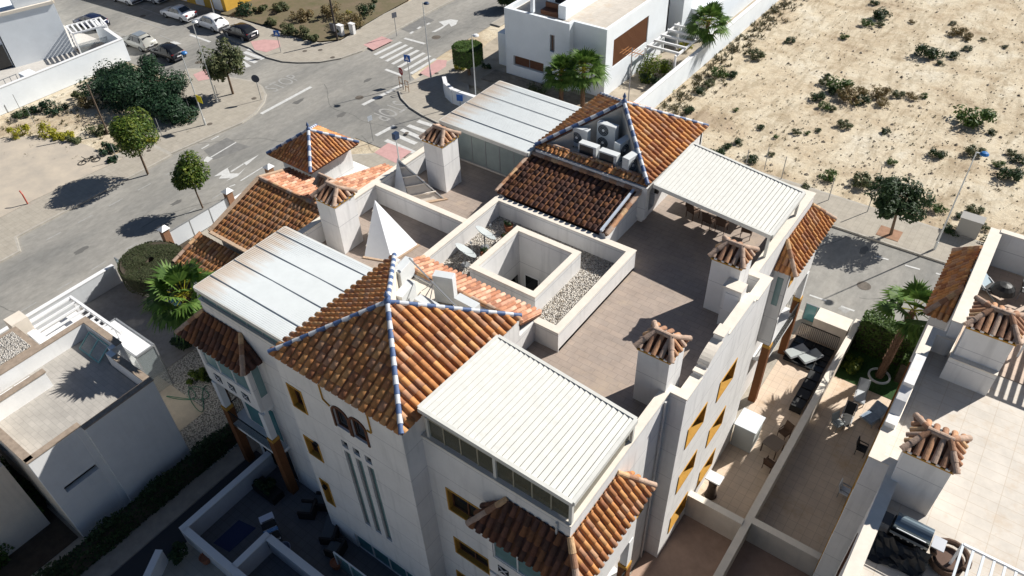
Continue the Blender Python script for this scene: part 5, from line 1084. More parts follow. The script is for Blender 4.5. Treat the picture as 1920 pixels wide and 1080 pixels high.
for (x, y) in ((-46.1, 19.6), (-46.1, 25.2), (-46.1, 29.2)):
    t = thing('gate_pier', {19.6: 'brick gate pier nearest the round hedge', 25.2: 'brick gate pier with white cap in the middle of the street fence', 29.2: 'brick gate pier with white cap nearest the crossing'}[y], 'pier', (x, y, 0)); cbox(t, 'shaft', x - .25, x + .25, y - .25, y + .25, .1, 2.0, mat('brick_brown', (.32, .17, .10), .9, var=.2, vscale=8)); MB().add([(x - .35, y - .35, 2), (x + .35, y - .35, 2), (x + .35, y + .35, 2), (x - .35, y + .35, 2), (x, y, 2.25)], [(3, 2, 1, 0), (0, 1, 4), (1, 2, 4), (2, 3, 4), (3, 0, 4)]).build('cap', stucco2, t)
gwall('low white street wall between the brick piers', [(-46.1, 25.5), (-46.1, 28.9)], 1.1, .2, stucco2, whitep)
gwall('short white wall by the pavement in front of the small tower', [(-46.0, 29.6), (-44.5, 32.5), (-41, 33.8)], 1.0, .2, stucco2, whitep)
gwall('white garden wall behind the small tiled tower', [(-40.5, 31.5), (-33, 31.5)], 1.2, .2, stucco2, whitep)

aw = thing('rolled_awning', 'white rolled awning standing upright along the wall of the right building by the lawn', 'awning', (.55, 31, .17)); m_ = MB(); m_.tube([(.62, 27.6, 6.5), (.62, 31.4, 6.9)], .16, 10); m_.build('roll', whitep, aw)
m_ = MB()
for y in (27.8, 31.2): m_.bar((.62, y, 6.6), (.86, y, 6.6), .08)
m_.build('bracket', greym, aw)
# downpipes on the block's walls
for (x, y, z0, z1, ax) in ((-7.3, 11.34, .2, 11.6, 0), (-6.73, 17.9, .2, 11.6, 1), (-20.15, 11.3, .2, 11.3, 0)):
    MB().tube([(x, y, z0), (x, y, z1)], .045, 8).build('downpipe', mat('pipe_pale', (.60, .59, .57), .5), B)
for (x, y, z) in ((-19.3, 10.44, 4.4), (-18.9, 10.44, 7.9)):
    MB().lathe([(.001, -.04), (.14, -.04), (.14, .06)], (x, y, z), 12, axis=Matrix.Rotation(R(90), 3, 'X')).build('wall_vent', blackm, B)

hs_ = thing('garden_hose', 'thin green garden hose lying in loops on the pale gravel yard', 'hose', (-33.5, 11.2, .19)); MB().tube([(-33.9 + .9 * math.sin(k * .45) + k * .045, 11.4 + .7 * math.cos(k * .31) + k * .02, .2) for k in range(40)], .022, 5).build('tube', mat('hose_green', (.05, .20, .12), .5), hs_)
# ================= VEGETATION =================
def leafball(mb, c, r, n, s, rnd, lobes=7, shell=.55, flat=1., mi=0, up=.3):
    """leaf-sized quads spread through lobed volume"""
    c = Vector(c); r = Vector(r); L_ = []
    for k in range(lobes):
        a = rnd.uniform(0, 6.28); z = rnd.uniform(-.5, .75); q = math.sqrt(max(0, 1 - z * z)) * rnd.uniform(*((.35, .62) if lobes == 8 else (.4, .85))); L_.append((Vector((math.cos(a) * q, math.sin(a) * q, z * .6)), rnd.uniform(*((.38, .58) if lobes == 8 else (.22, .48)))))
    L_.append((Vector((0, 0, 0)), .62 if lobes == 8 else .5))
    for k in range(n):
        lc, lr = rnd.choice(L_); d = Vector((rnd.gauss(0, 1), rnd.gauss(0, 1), rnd.gauss(0, 1))).normalized(); p = lc + d * lr * (shell + (1 - shell) * rnd.random() ** .5)
        p = c + Vector((p.x * r.x, p.y * r.y, p.z * r.z)); nrm = (d + Vector((rnd.uniform(-.7, .7), rnd.uniform(-.7, .7), rnd.uniform(-.4, .9) + up))).normalized(); t = nrm.orthogonal().normalized(); a = rnd.uniform(0, 6.28); b = nrm.cross(t); t, b = t * math.cos(a) + b * math.sin(a), b * math.cos(a) - t * math.sin(a); ss = s * rnd.uniform(.6, 1.3)
        mb.add([p - t * ss, p + b * ss * .45, p + t * ss, p - b * ss * .45], [(0, 1, 2, 3)], mi)
    return L_
def tree(label, base, h, r, n=2600, s=.17, m=lf_mid, lean=(0, 0), seed=1, trunk=.14, ch=None, group=None, lobes=8, nm='tree'):
    rnd = random.Random(seed); b = Vector(base); t = thing(nm, label, 'tree', tuple(b), 0, group); top = Vector((lean[0], lean[1], h)); ch = ch or r; cz = h - ch * .85
    tr = MB(); mid = Vector((lean[0] * .4, lean[1] * .4, cz * .6)); fork = Vector((lean[0] * .8, lean[1] * .8, cz - ch * .45)); tr.tube([(0, 0, -.05), mid, fork], [trunk, trunk * .8, trunk * .65], 7)
    for k in range(6):
        a = k * 1.05 + rnd.uniform(-.3, .3); e = Vector((lean[0] + math.cos(a) * r * .6, lean[1] + math.sin(a) * r * .6, cz + rnd.uniform(-.1, .5) * ch)); tr.tube([fork, (fork + e) / 2 + Vector((0, 0, .15)), e], [trunk * .45, trunk * .3, trunk * .12], 5)
    tr.build('trunk', bark, t, world=False); c = MB(); leafball(c, (lean[0], lean[1], cz), (r, r, ch), n, s, rnd, lobes); leafball(c, (lean[0], lean[1], cz - ch * .08), (r * .8, r * .8, ch * .75), n // 3, s * 1.5, rnd, lobes, .1); c.build('crown', m, t, world=False); return t
def shrub(label, base, r, h=None, n=500, s=.1, m=lf_dark, seed=1, group=None, nm='shrub', cat='shrub', lobes=5):
    rnd = random.Random(seed); h = h or r; t = thing(nm, label, cat, tuple(base), 0, group); c = MB(); rr = (r, r, h) if not isinstance(r, tuple) else r
    leafball(c, (0, 0, rr[2] * .45), rr, n, s, rnd, lobes, .3); c.build('foliage', m, t, world=False)
    st = MB()
    for k in range(4): a = k * 1.6; st.tube([(0, 0, -.02), (math.cos(a) * rr[0] * .5, math.sin(a) * rr[1] * .5, rr[2] * .5)], [.03, .012], 4)
    st.build('stem', bark, t, world=False); return t
def frond(mb, o, d, Ln, rnd, droop=.5, fan=.55, blades=16, bw=.035, mi=0, st=1):
    """fan palm leaf: petiole, then a fan of narrow blades that bend down"""
    d = Vector(d).normalized(); o = Vector(o); sd_ = d.cross(Vector((0, 0, 1)));
    if sd_.length < .1: sd_ = Vector((1, 0, 0))
    sd_.normalize(); up = sd_.cross(d); pl = Ln * .46; e = o + d * pl + Vector((0, 0, -droop * .1 * Ln)); mb.tube([o, (o + e) / 2 + up * .03, e], [.03, .022, .018], 4, mi=st, cap=False)
    for k in range(blades):
        a = (k / (blades - 1) - .5) * 2 * fan * math.pi * .62; bd = (d * math.cos(a) + sd_ * math.sin(a)).normalized(); bl = Ln * .56 * (1 - .25 * abs(a) / 2) * rnd.uniform(.85, 1.1); m1 = e + bd * bl * .55 + Vector((0, 0, -.06 * Ln * droop)); m2 = e + bd * bl + Vector((0, 0, -droop * bl * rnd.uniform(.35, .75))); w_ = (up.cross(bd)).normalized() * bw * rnd.uniform(.8, 1.4)
        f = up * bw * .6
        mb.add([e - w_ * .35, e + w_ * .35, m1 + w_ + f, m1 - w_ + f, m2], [(0, 1, 2, 3), (3, 2, 4)], mi)
def palm(label, base, top, R_=1.7, n=34, seed=1, tr=.22, skirt=True, bw=.05):
    rnd = random.Random(seed); b = Vector(base); T = Vector(top) - b; t = thing('palm_tree', label, 'palm tree', tuple(b)); s = MB(); K = 14
    pts = [T * (k / K) + Vector((0, 0, 0)) for k in range(K + 1)]; s.tube(pts, [tr * 1.25 * (1 - .25 * k / K) for k in range(K + 1)], 10)
    for k in range(int(T.length / .16)):
        for j in range(9):
            u = (k + (j % 2) * .5) / (T.length / .16)
            if u > 1: continue
            a = j * .698 + k * .3; c = T * u + Vector((math.cos(a), math.sin(a), 0)) * tr * (1.22 - .28 * u); s.add([c + Vector((-math.sin(a) * .06, math.cos(a) * .06, -.06)), c + Vector((math.sin(a) * .06, -math.cos(a) * .06, -.06)), c + Vector((math.cos(a) * .09, math.sin(a) * .09, .12))], [(0, 1, 2)])
    s.build('trunk', palmbark, t, world=False); c = MB()
    for k in range(n):
        u = k / n; a = k * 2.4 + rnd.uniform(-.2, .2); el = R(78 - 105 * u ** .8 + rnd.uniform(-7, 7)); d = (math.cos(a) * math.cos(el), math.sin(a) * math.cos(el), math.sin(el)); frond(c, T + Vector((0, 0, .05)) + Vector(d) * .1, d, R_ * rnd.uniform(.88, 1.1), rnd, .35 + .5 * u, .8, 18, bw)
    c.build('crown', (lf_palm, lf_yel), t, world=False)
    if skirt:
        k_ = MB()
        for k in range(14): a = k * .45 * 3; d = (math.cos(a) * .5, math.sin(a) * .5, -1); frond(k_, T - Vector((0, 0, .1)), d, R_ * .55, rnd, .4, .5, 8, bw)
        k_.build('dead_fronds', (lf_dry, lf_dry), t, world=False)
    return t
P0 = at(435, 777, .16); h_ = zof(338, 560, P0); tp = at(338, 578, h_ - .2)
palm('fan palm with bright green crown growing beside the front left bay, against the building', P0, (P0.x - .5, P0.y + .4, h_ - .4), 2.05, 32, 1, .2, bw=.08)
P0 = at(1648, 706, .18); h_ = zof(1692, 590, P0); palm('tall fan palm with thick brown trunk on the small lawn at the right', P0, (P0.x + .25, P0.y + .3, h_ + .25), 1.95, 19, 2, .17, False, .07)
ring_ = MB(); ring_.lathe([(.62, 0), (.62, .1), (.52, .1), (.52, 0)], (P0.x, P0.y, .18), 20); one(ring_, 'planter_ring', whitep, 'white kerb ring around the foot of the tall right palm', 'planter ring')
for (bu, bv), (cu, cv), sd_, lab in (((1052, 205), (1045, 138), 3, 'left one of two fan palms in front of the white villa wall'), ((1092, 205), (1093, 132), 4, 'right one of two fan palms in front of the white villa wall, with larger crown'), ((1318, 112), (1312, 42), 5, 'fan palm behind the boundary wall at the top, beside the sand lot')):
    P0 = at(bu, bv, .14); h_ = max(2.6, zof(cu, cv, P0)); palm(lab, P0, (P0.x, P0.y, min(h_, 4.6)), 2.3 if sd_ != 3 else 1.9, 34, sd_, .16, sd_ != 5, .07)
def treepx(label, base, crown_c, rpx, z0=.13, **k):
    b = at(*base, z0); zc_ = zof(crown_c[0], crown_c[1], b); d = (Vector((0, 0, ZC)) - Vector((b.x, b.y, zc_))).length; r = rpx * d / FPX * 1.02; c = at(crown_c[0], crown_c[1], zc_)
    return tree(label, b, zc_ + r * .85 * k.get('kz', 1.), r, lean=(c.x - b.x, c.y - b.y), ch=r * k.pop('kz', 1.), **k)
treepx('round clipped street tree with bare trunk on the left pavement', (277, 325), (246, 250), 43, n=7500, s=.12, m=lf_bright, seed=4, trunk=.1)
treepx('small bright green street tree next to the lower tile roof', (380, 389), (352, 327), 33, n=3600, s=.12, m=lf_bright, seed=5, trunk=.07, kz=1.15)
treepx('loose olive green tree at the crossing beside the tall lamp', (437, 176), (421, 120), 35, n=2600, s=.16, m=lf_olive, lobes=14, seed=6, trunk=.12, kz=1.35)
treepx('dark tree in a square pit on the pavement by the sand lot', (1670, 440), (1684, 376), 49, n=3600, s=.13, m=lf_dark, lobes=13, seed=7, trunk=.11, kz=.95)
treepx('tree cut off by the top edge of the picture beside the upper street', (953, 14), (950, -4), 24, n=1500, s=.2, m=lf_dark, seed=8)
pit = MB(); c = at(1668, 437, KH + .01); pit.box(c.x - .75, c.x + .75, c.y - .7, c.y + .6, KH + .006, KH + .03); struct(pit, 'tree_pit', mat('pit_soil', (.34, .20, .13), .95, var=.2))
for (u, v, w_, hh, sd_, lab, m_) in ((245, 150, 62, 50, 1, 'big rounded dark green bush behind the parked cars, leftmost part', lf_pine), (330, 190, 50, 46, 2, 'dark green bush nearest the lamp with the yellow sign', lf_pine), (285, 170, 60, 44, 3, 'dark bush between two larger ones in the scrub lot', lf_pine), (215, 140, 36, 34, 4, 'bush growing against the long white boundary wall', lf_pine)):
    b = at(u, v + 20, .0); d = (Vector((0, 0, ZC)) - b).length; r = w_ * d / FPX * 1.05; shrub(lab, b, (r * 1.1, r * 1.1, r * .66), n=8000, s=.14, m=m_, seed=sd_, group=None, lobes=15)
def clump(u, v, rp, label, m_, n=500, hk=.8, s=.1, sd_=0, z=.0, grp=None, nm='shrub', lobes=5, copy_of=None):
    b = at(u, v + rp * .45, z); d = (Vector((0, 0, ZC)) - b).length; r = rp * d / FPX * 1.05
    if copy_of is not None:
        c = copy_tree(copy_of); k = r / copy_of['r0']; c.location = b; c.scale = (k * 1.0, k, k); c.rotation_euler = (0, 0, u * .7); 
        if label: c['label'] = label
        return c
    t = shrub(label, b, (r, r, r * hk), n=n, s=s, m=m_, seed=sd_, group=grp, nm=nm, lobes=lobes); return t
# scrub on the left lot
for i, (u, v, rp, m_) in enumerate(((38, 213, 14, lf_dark), (70, 203, 16, lf_pine), (108, 198, 18, lf_pine), (150, 178, 14, lf_olive), (165, 195, 16, lf_dry), (195, 160, 15, lf_pine), (130, 250, 12, lf_yel), (45, 243, 20, lf_yel), (85, 247, 22, lf_yel), (115, 255, 14, lf_yel), (140, 262, 12, lf_olive), (180, 243, 18, lf_olive), (205, 275, 18, lf_pine), (290, 262, 12, lf_yel), (352, 218, 14, lf_olive), (215, 300, 10, lf_pine))):
    lab = ['small dark bush at the far left foot of the white wall', 'grey green bush second along the white wall', 'wide grey green bush in the middle of the white wall foot', 'thin weedy bush on the bare slope', 'brownish weed clump beside the leaning wooden post', 'green bush tucked under the wall corner', 'yellow flowering bush nearest the leaning post', 'large yellow flowering bush at the left edge', 'large yellow flowering bush in the middle of the yellow row', 'yellow bush at the right end of the yellow row', 'olive bush on the edge of the concrete lot', 'olive weed patch under the leaning post', 'blue green bush behind the clipped street tree', 'yellow green bush right of the clipped street tree', 'weedy bush at the foot of the yellow sign lamp', 'small blue green bush beside the bicycle'][i]
    clump(u, v, rp, lab, m_, n=700, s=.11, sd_=i + 20)
for i, (u, v, rp, m_, lab) in enumerate(((460, 17, 20, lf_pine, 'round green bush beside the yellow shop'), (490, 16, 12, lf_olive, 'small bush right of the round green one'), (508, 38, 14, lf_olive, 'weedy bush at the front edge of the upper scrub mound'), (545, 52, 18, lf_olive, 'green weedy bush in the middle front of the scrub mound'), (570, 62, 16, lf_olive, 'bush at the right front of the scrub mound'), (590, 72, 12, lf_olive, 'small bush nearest the dark utility pole'), (620, 20, 24, lf_dry, 'dry brown brush on the scrub mound'), (660, 32, 26, lf_dry, 'dry brown brush at the right of the mound'), (570, 25, 22, lf_dry, 'dry brown brush at the left of the mound'), (690, 14, 26, lf_dark, 'dark bush in shade at the top of the mound'), (525, 14, 16, lf_olive, 'olive bush at the back of the mound'), (635, 55, 14, lf_olive, 'low weeds beside the white cabinet'))):
    clump(u, v, rp, lab, m_, n=800, s=.13, sd_=i + 50, z=.15)
tag(bpy.data.objects[-1]) if False else None
# scrub on the sand lot: individuals sharing four meshes
SAND = [(1120, 80, 50), (1035, 130, 35), (1110, 135, 22), (1075, 12, 25), (605, 225, 30), (912, 203, 25), (410, 300, 50), (1370, 282, 65), (1515, 308, 32), (1540, 170, 45), (1597, 200, 35), (1600, 272, 25), (1447, 350, 22), (200, 410, 50), (150, 465, 35), (100, 505, 35), (275, 415, 35), (885, 465, 70), (795, 455, 35), (810, 420, 20), (755, 535, 45), (790, 595, 35), (840, 605, 25), (850, 505, 35), (960, 520, 80), (1110, 510, 55), (1210, 525, 35), (1290, 535, 35), (1125, 568, 42), (1640, 640, 90), (910, 695, 42), (1145, 735, 27), (437, 712, 25), (297, 612, 18), (640, 738, 28), (247, 818, 30), (315, 790, 30), (528, 768, 18), (495, 865, 22), (385, 890, 40), (190, 850, 50), (810, 975, 50), (1000, 1005, 65), (1130, 1010, 70), (1425, 855, 45), (1180, 905, 30), (1640, 845, 50), (1830, 965, 65), (1895, 895, 40), (1775, 915, 30), (1850, 860, 30), (30, 612, 38), (1810, 262, 15), (1290, 120, 18), (690, 1050, 30), (1740, 740, 25), (1390, 1130, 30), (1440, 1175, 40), (1640, 1175, 45), (1500, 1285, 45), (1750, 1360, 70), (1850, 1380, 50), (1690, 1270, 30), (1555, 1210, 25), (1010, 560, 45), (1350, 535, 22), (1690, 220, 16), (1520, 130, 18), (760, 730, 20), (700, 742, 18)]
protos = {}
def sub(nm, m_, sd_, s=.085, n=520, hk=.75):
    t = shrub('x', (0, 0, 0), (1., 1., hk), n=n, s=s, m=m_, seed=sd_, lobes=11); t['r0'] = 1.; protos[nm] = t; return t
sub('g1', lf_dark, 101, .10, 900); sub('g2', lf_olive, 102, .10, 800); sub('g3', lf_mid, 103, .10, 850); sub('d', lf_dry, 104, .09, 800, .6)
for q in protos.values(): q.location = (-300, -300, -50)
dry = {24, 25, 27, 9, 10, 53, 28}; 
def where(u, v, r):
    hor = 'left' if u < 640 else ('middle' if u < 1280 else 'right'); ver = 'far' if v < 300 else ('central' if v < 650 else 'near')
    return hor, ver
for i, (x, y, r) in enumerate(SAND):
    u, v, rp = 1280 + x / 3, y / 3, r / 3; kind = 'd' if i in dry else ('g1', 'g3', 'g2', 'g1')[i % 4]
    hor, ver = where(x, y, r)
    c = clump(u, v, rp, None, None, copy_of=protos[kind]); c.name = 'desert_shrub'; c['category'] = 'shrub'; c['group'] = 'shrubs scattered over the sand lot'
    c['_k'] = f"{'large' if r >= 60 else 'medium' if r >= 34 else 'small'} {'dry brown' if kind == 'd' else 'olive' if kind == 'g2' else 'dark green' if kind == 'g1' else 'green'} shrub on the {ver} {hor} part of the sand lot"
cnt = {}
shr = sorted([o for o in COL.objects if '_k' in o], key=lambda o: o.location.x)
for o in shr: cnt.setdefault(o['_k'], []).append(o)
ordn = ['leftmost', 'second from the left', 'third from the left', 'fourth from the left', 'fifth from the left', 'sixth from the left', 'seventh from the left', 'eighth from the left', 'ninth from the left', 'tenth from the left']
for k, L_ in cnt.items():
    L_.sort(key=lambda o: (CM.transposed() @ (o.location - Vector((0, 0, ZC)))).x / -(CM.transposed() @ (o.location - Vector((0, 0, ZC)))).z)
    for j, o in enumerate(L_): o['label'] = k.replace('shrub on the', 'shrub,').replace('part of the sand lot', 'sand lot') + (f", {ordn[min(j, 9)]}" if len(L_) > 1 else '')
    for o in L_: del o['_k']
for q in list(protos.values()):
    for ch in list(q.children): bpy.data.objects.remove(ch)
    bpy.data.objects.remove(q)
# weeds and stones nobody could count
rnd = random.Random(9); wd = MB(); stn = MB()
def tuft(mb, p, s, n=7):
    for k in range(n): a = rnd.uniform(0, 6.28); d = Vector((math.cos(a), math.sin(a), rnd.uniform(.4, 1.4))).normalized() * s * rnd.uniform(.6, 1.2); w_ = d.cross(Vector((0, 0, 1))).normalized() * s * .18; q = p + Vector((rnd.uniform(-s, s), rnd.uniform(-s, s), 0)) * .5; mb.add([q - w_, q + w_, q + d], [(0, 1, 2)])
for k in range(1500):
    u = rnd.uniform(1240, 1960); v = rnd.uniform(-20, 470); p = at(u, v, .0)
    if p.x < -26.8 or p.y < 52.6: continue
    dens = .5 + .5 * math.sin(p.x * .31 + 1.3 * math.sin(p.y * .23)) * math.sin(p.y * .17 + p.x * .11)
    if rnd.random() > dens * .9: continue
    tuft(wd, p, rnd.uniform(.06, .22)); 
for k in range(500):
    u = rnd.uniform(1240, 1420); p = Vector((rnd.gauss(-25.9, .8), rnd.uniform(55, 100), 0)); tuft(wd, p, rnd.uniform(.2, .5), 8) if p.x > -26.8 else None
for k in range(500):
    u = rnd.uniform(0, 380); v = rnd.uniform(170, 300); p = at(u, v, .02)
    if p.x > -59 or p.x < -77: continue
    if rnd.random() < .6: tuft(wd, p, rnd.uniform(.1, .35), 8)
tag(wd.build('weeds', leaf('leaf_weed', ((.10, .085, .045), (.16, .13, .06), (.06, .07, .03)))), kind='stuff')
for k in range(2200):
    u = rnd.uniform(1240, 1960); v = rnd.uniform(-20, 470); p = at(u, v, .0)
    if p.x < -26.8 or p.y < 52.5: continue
    s_ = rnd.uniform(.03, .09) if rnd.random() < .95 else rnd.uniform(.1, .2); a = rnd.uniform(0, 6); v_ = [p + Vector((math.cos(a + j * 1.57) * s_ * rnd.uniform(.7, 1.2), math.sin(a + j * 1.57) * s_ * rnd.uniform(.7, 1.2), 0)) for j in range(4)] + [p + Vector((0, 0, s_ * .8))]; stn.add(v_, [(0, 1, 4), (1, 2, 4), (2, 3, 4), (3, 0, 4)])
tag(stn.build('loose_stones', mat('field_stone', (.4, .34, .27), .95, island=((.22, .18, .14), (.55, .48, .38), (.38, .31, .24)))), kind='stuff')
# hedges
def hedge(label, pts, w_, h, m, n=3500, s=.09, seed=1, z0=.16, nm='hedge', core_m=darksoil, rag=.08):
    rnd = random.Random(seed); t = thing(nm, label, 'hedge', (pts[0][0], pts[0][1], z0)); c = MB(); f = MB(); tot = sum((Vector(b) - Vector(a)).length for a, b in zip(pts, pts[1:]))
    for a, b in zip(pts, pts[1:]):
        a, b = Vector((*a, 0)), Vector((*b, 0)); d = b - a; dn = d.normalized(); sd_ = Vector((-dn.y, dn.x, 0)); c.obox((a + b) / 2 + Vector((0, 0, z0 + h * .47)), d / 2, sd_ * w_ * .44, (0, 0, h * .46))
        for k in range(int(n * d.length / tot)):
            u = rnd.random(); q = rnd.random(); bump = 1 + rag * math.sin(u * d.length * 2.1) + rnd.uniform(-rag, rag)
            if q < .45: p = a + d * u + sd_ * rnd.uniform(-.5, .5) * w_ + Vector((0, 0, z0 + h * bump)); nr = Vector((0, 0, 1))
            else: sg = rnd.choice((-1, 1)); p = a + d * u + sd_ * sg * w_ * .5 * bump + Vector((0, 0, z0 + rnd.random() * h)); nr = sd_ * sg
            nr = (nr + Vector((rnd.uniform(-1, 1), rnd.uniform(-1, 1), rnd.uniform(-.5, 1))) * .8).normalized(); e = nr.orthogonal().normalized(); g = nr.cross(e); an = rnd.uniform(0, 6.3); e, g = e * math.cos(an) + g * math.sin(an), g * math.cos(an) - e * math.sin(an); ss = s * rnd.uniform(.6, 1.4); f.add([p - e * ss, p + g * ss * .5, p + e * ss, p - g * ss * .5], [(0, 1, 2, 3)])
    c.build('core', core_m, t); f.build('foliage', m, t); return t
hedge('long dark climbing hedge between the pale path and the grey tiled house', [(-28.45, -3), (-28.45, 12.2)], .65, 1.1, lf_dark, 9000, .09, 1, rag=.18)
hedge('dark clipped hedge behind the tall right palm, along the street', [(-3.0, 37.6), (.7, 37.6)], 1.1, 2.3, lf_mid, 4500, .09, 2, rag=.06)
hedge('overgrown hedge at the lower left corner with bright sprigs', [(-31.2, -4), (-33.2, 2.4), (-38, 4)], 1.0, 1.0, lf_mid, 5000, .12, 3, rag=.3)
hedge('small square hedge block just right of the palm trunk', [(.1, 35.8), (.1, 37.0)], .6, 1.6, lf_mid, 1400, .08, 4)
def drum_hedge(label, c, rx, ry, h, m, n, s, seed=1, hole=.12, z0=.16, trunk=True):
    rnd = random.Random(seed); t = thing('clipped_tree', label, 'clipped tree', (c[0], c[1], z0)); f = MB(); k_ = MB(); zb = h * .45
    k_.lathe([(hole * rx * .9, h - .5), (hole * rx, h - .06), (rx * .93, h - .08), (rx * .97, h - .4), (rx * .9, zb), (.05, zb)], (0, 0, 0), 28); k_.v = [(x, y * ry / rx, z) for x, y, z in k_.v]; k_.build('core', darksoil, t, world=False)
    for k in range(n):
        a = rnd.uniform(0, 6.283); q = rnd.random()
        if q < .6: r = math.sqrt(rnd.uniform(hole ** 2, 1)); p = Vector((math.cos(a) * rx * r, math.sin(a) * ry * r, h + .05 * math.sin(a * 3 + r * 5) - .12 * r ** 6)); nr = Vector((0, 0, 1))
        else: p = Vector((math.cos(a) * rx, math.sin(a) * ry, rnd.uniform(zb, h - .05))); nr = Vector((math.cos(a), math.sin(a), 0))
        nr = (nr + Vector((rnd.uniform(-1, 1), rnd.uniform(-1, 1), rnd.uniform(-.3, 1))) * .55).normalized(); e = nr.orthogonal().normalized(); g = nr.cross(e); an = rnd.uniform(0, 6.3); e, g = e * math.cos(an) + g * math.sin(an), g * math.cos(an) - e * math.sin(an); ss = s * rnd.uniform(.6, 1.3); f.add([p - e * ss, p + g * ss * .5, p + e * ss, p - g * ss * .5], [(0, 1, 2, 3)])
    f.build('foliage', m, t, world=False); s_ = MB(); s_.tube([(0, 0, 0), (0, 0, zb + .2)], [.16, .14], 8); s_.build('trunk', bark, t, world=False); return t
c = at(284, 490, 2.5); drum_hedge('large flat topped clipped tree like a green drum beside the long street', (c.x, c.y), 2.25, 2.05, 2.5, lf_hedge, 12000, .07, 1)
c = at(877, 103, 2.2); drum_hedge('clipped rounded tree in the corner garden of the white villa', (c.x, c.y), 1.45, 1.45, 3.0, lf_mid, 5000, .11, 2, hole=0.02)
for (u, v, rp, m_, lab, n, z) in ((1228, 128, 34, leaf('leaf_lime', ((.05, .10, .012), (.16, .24, .02), (.26, .30, .03))), 'bright green bush between the villa and the boundary wall', 2600, .14), (1216, 146, 20, lf_dark, 'darker lower bush under the bright green villa bush', 1500, .14), (863, 125, 12, lf_yel, 'yellow green plant at the foot of the clipped rounded tree', 500, .14), (911, 124, 10, lf_dark, 'small dark round plant in the villa corner garden', 400, .14), (1010, 168, 22, lf_olive, 'low olive shrub in front of the villa wall, left', 900, .2), (1250, 166, 12, lf_yel, 'yellow green weed on the sand outside the boundary wall', 400, 0), (1285, 85, 16, lf_yel, 'yellow green bush under the garden pergola', 700, .14), (372, 702, 18, lf_bright, 'bright green bush at the foot of the left palm trunk', 900, .16), (1596, 680, 18, lf_bright, 'round light green bush in the lawn corner beside the dividing wall', 1500, .18), (400, 700, 13, lf_dark, 'dark ivy low on the left bay wall', 500, .16), (305, 575, 26, lf_dark, 'dark shrubbery under the left palm', 1500, .16), (350, 640, 22, lf_dark, 'dark shrubbery between the palm and the bay', 1200, .16), (345, 1030, 20, lf_dark, 'dark potted shrub behind the grey planter wall', 700, .5), (60, 870, 24, lf_mid, 'sprawling green plant in the bottom left bed', 900, .2), (655, 22, 6, lf_yel, 'tiny yellow plant on the mound', 80, .2)):
    clump(u, v, rp, lab, m_, n=n, s=.1, sd_=int(u), z=z, lobes=7, hk=1.25 if lab.startswith('bright green bush between') else .8)
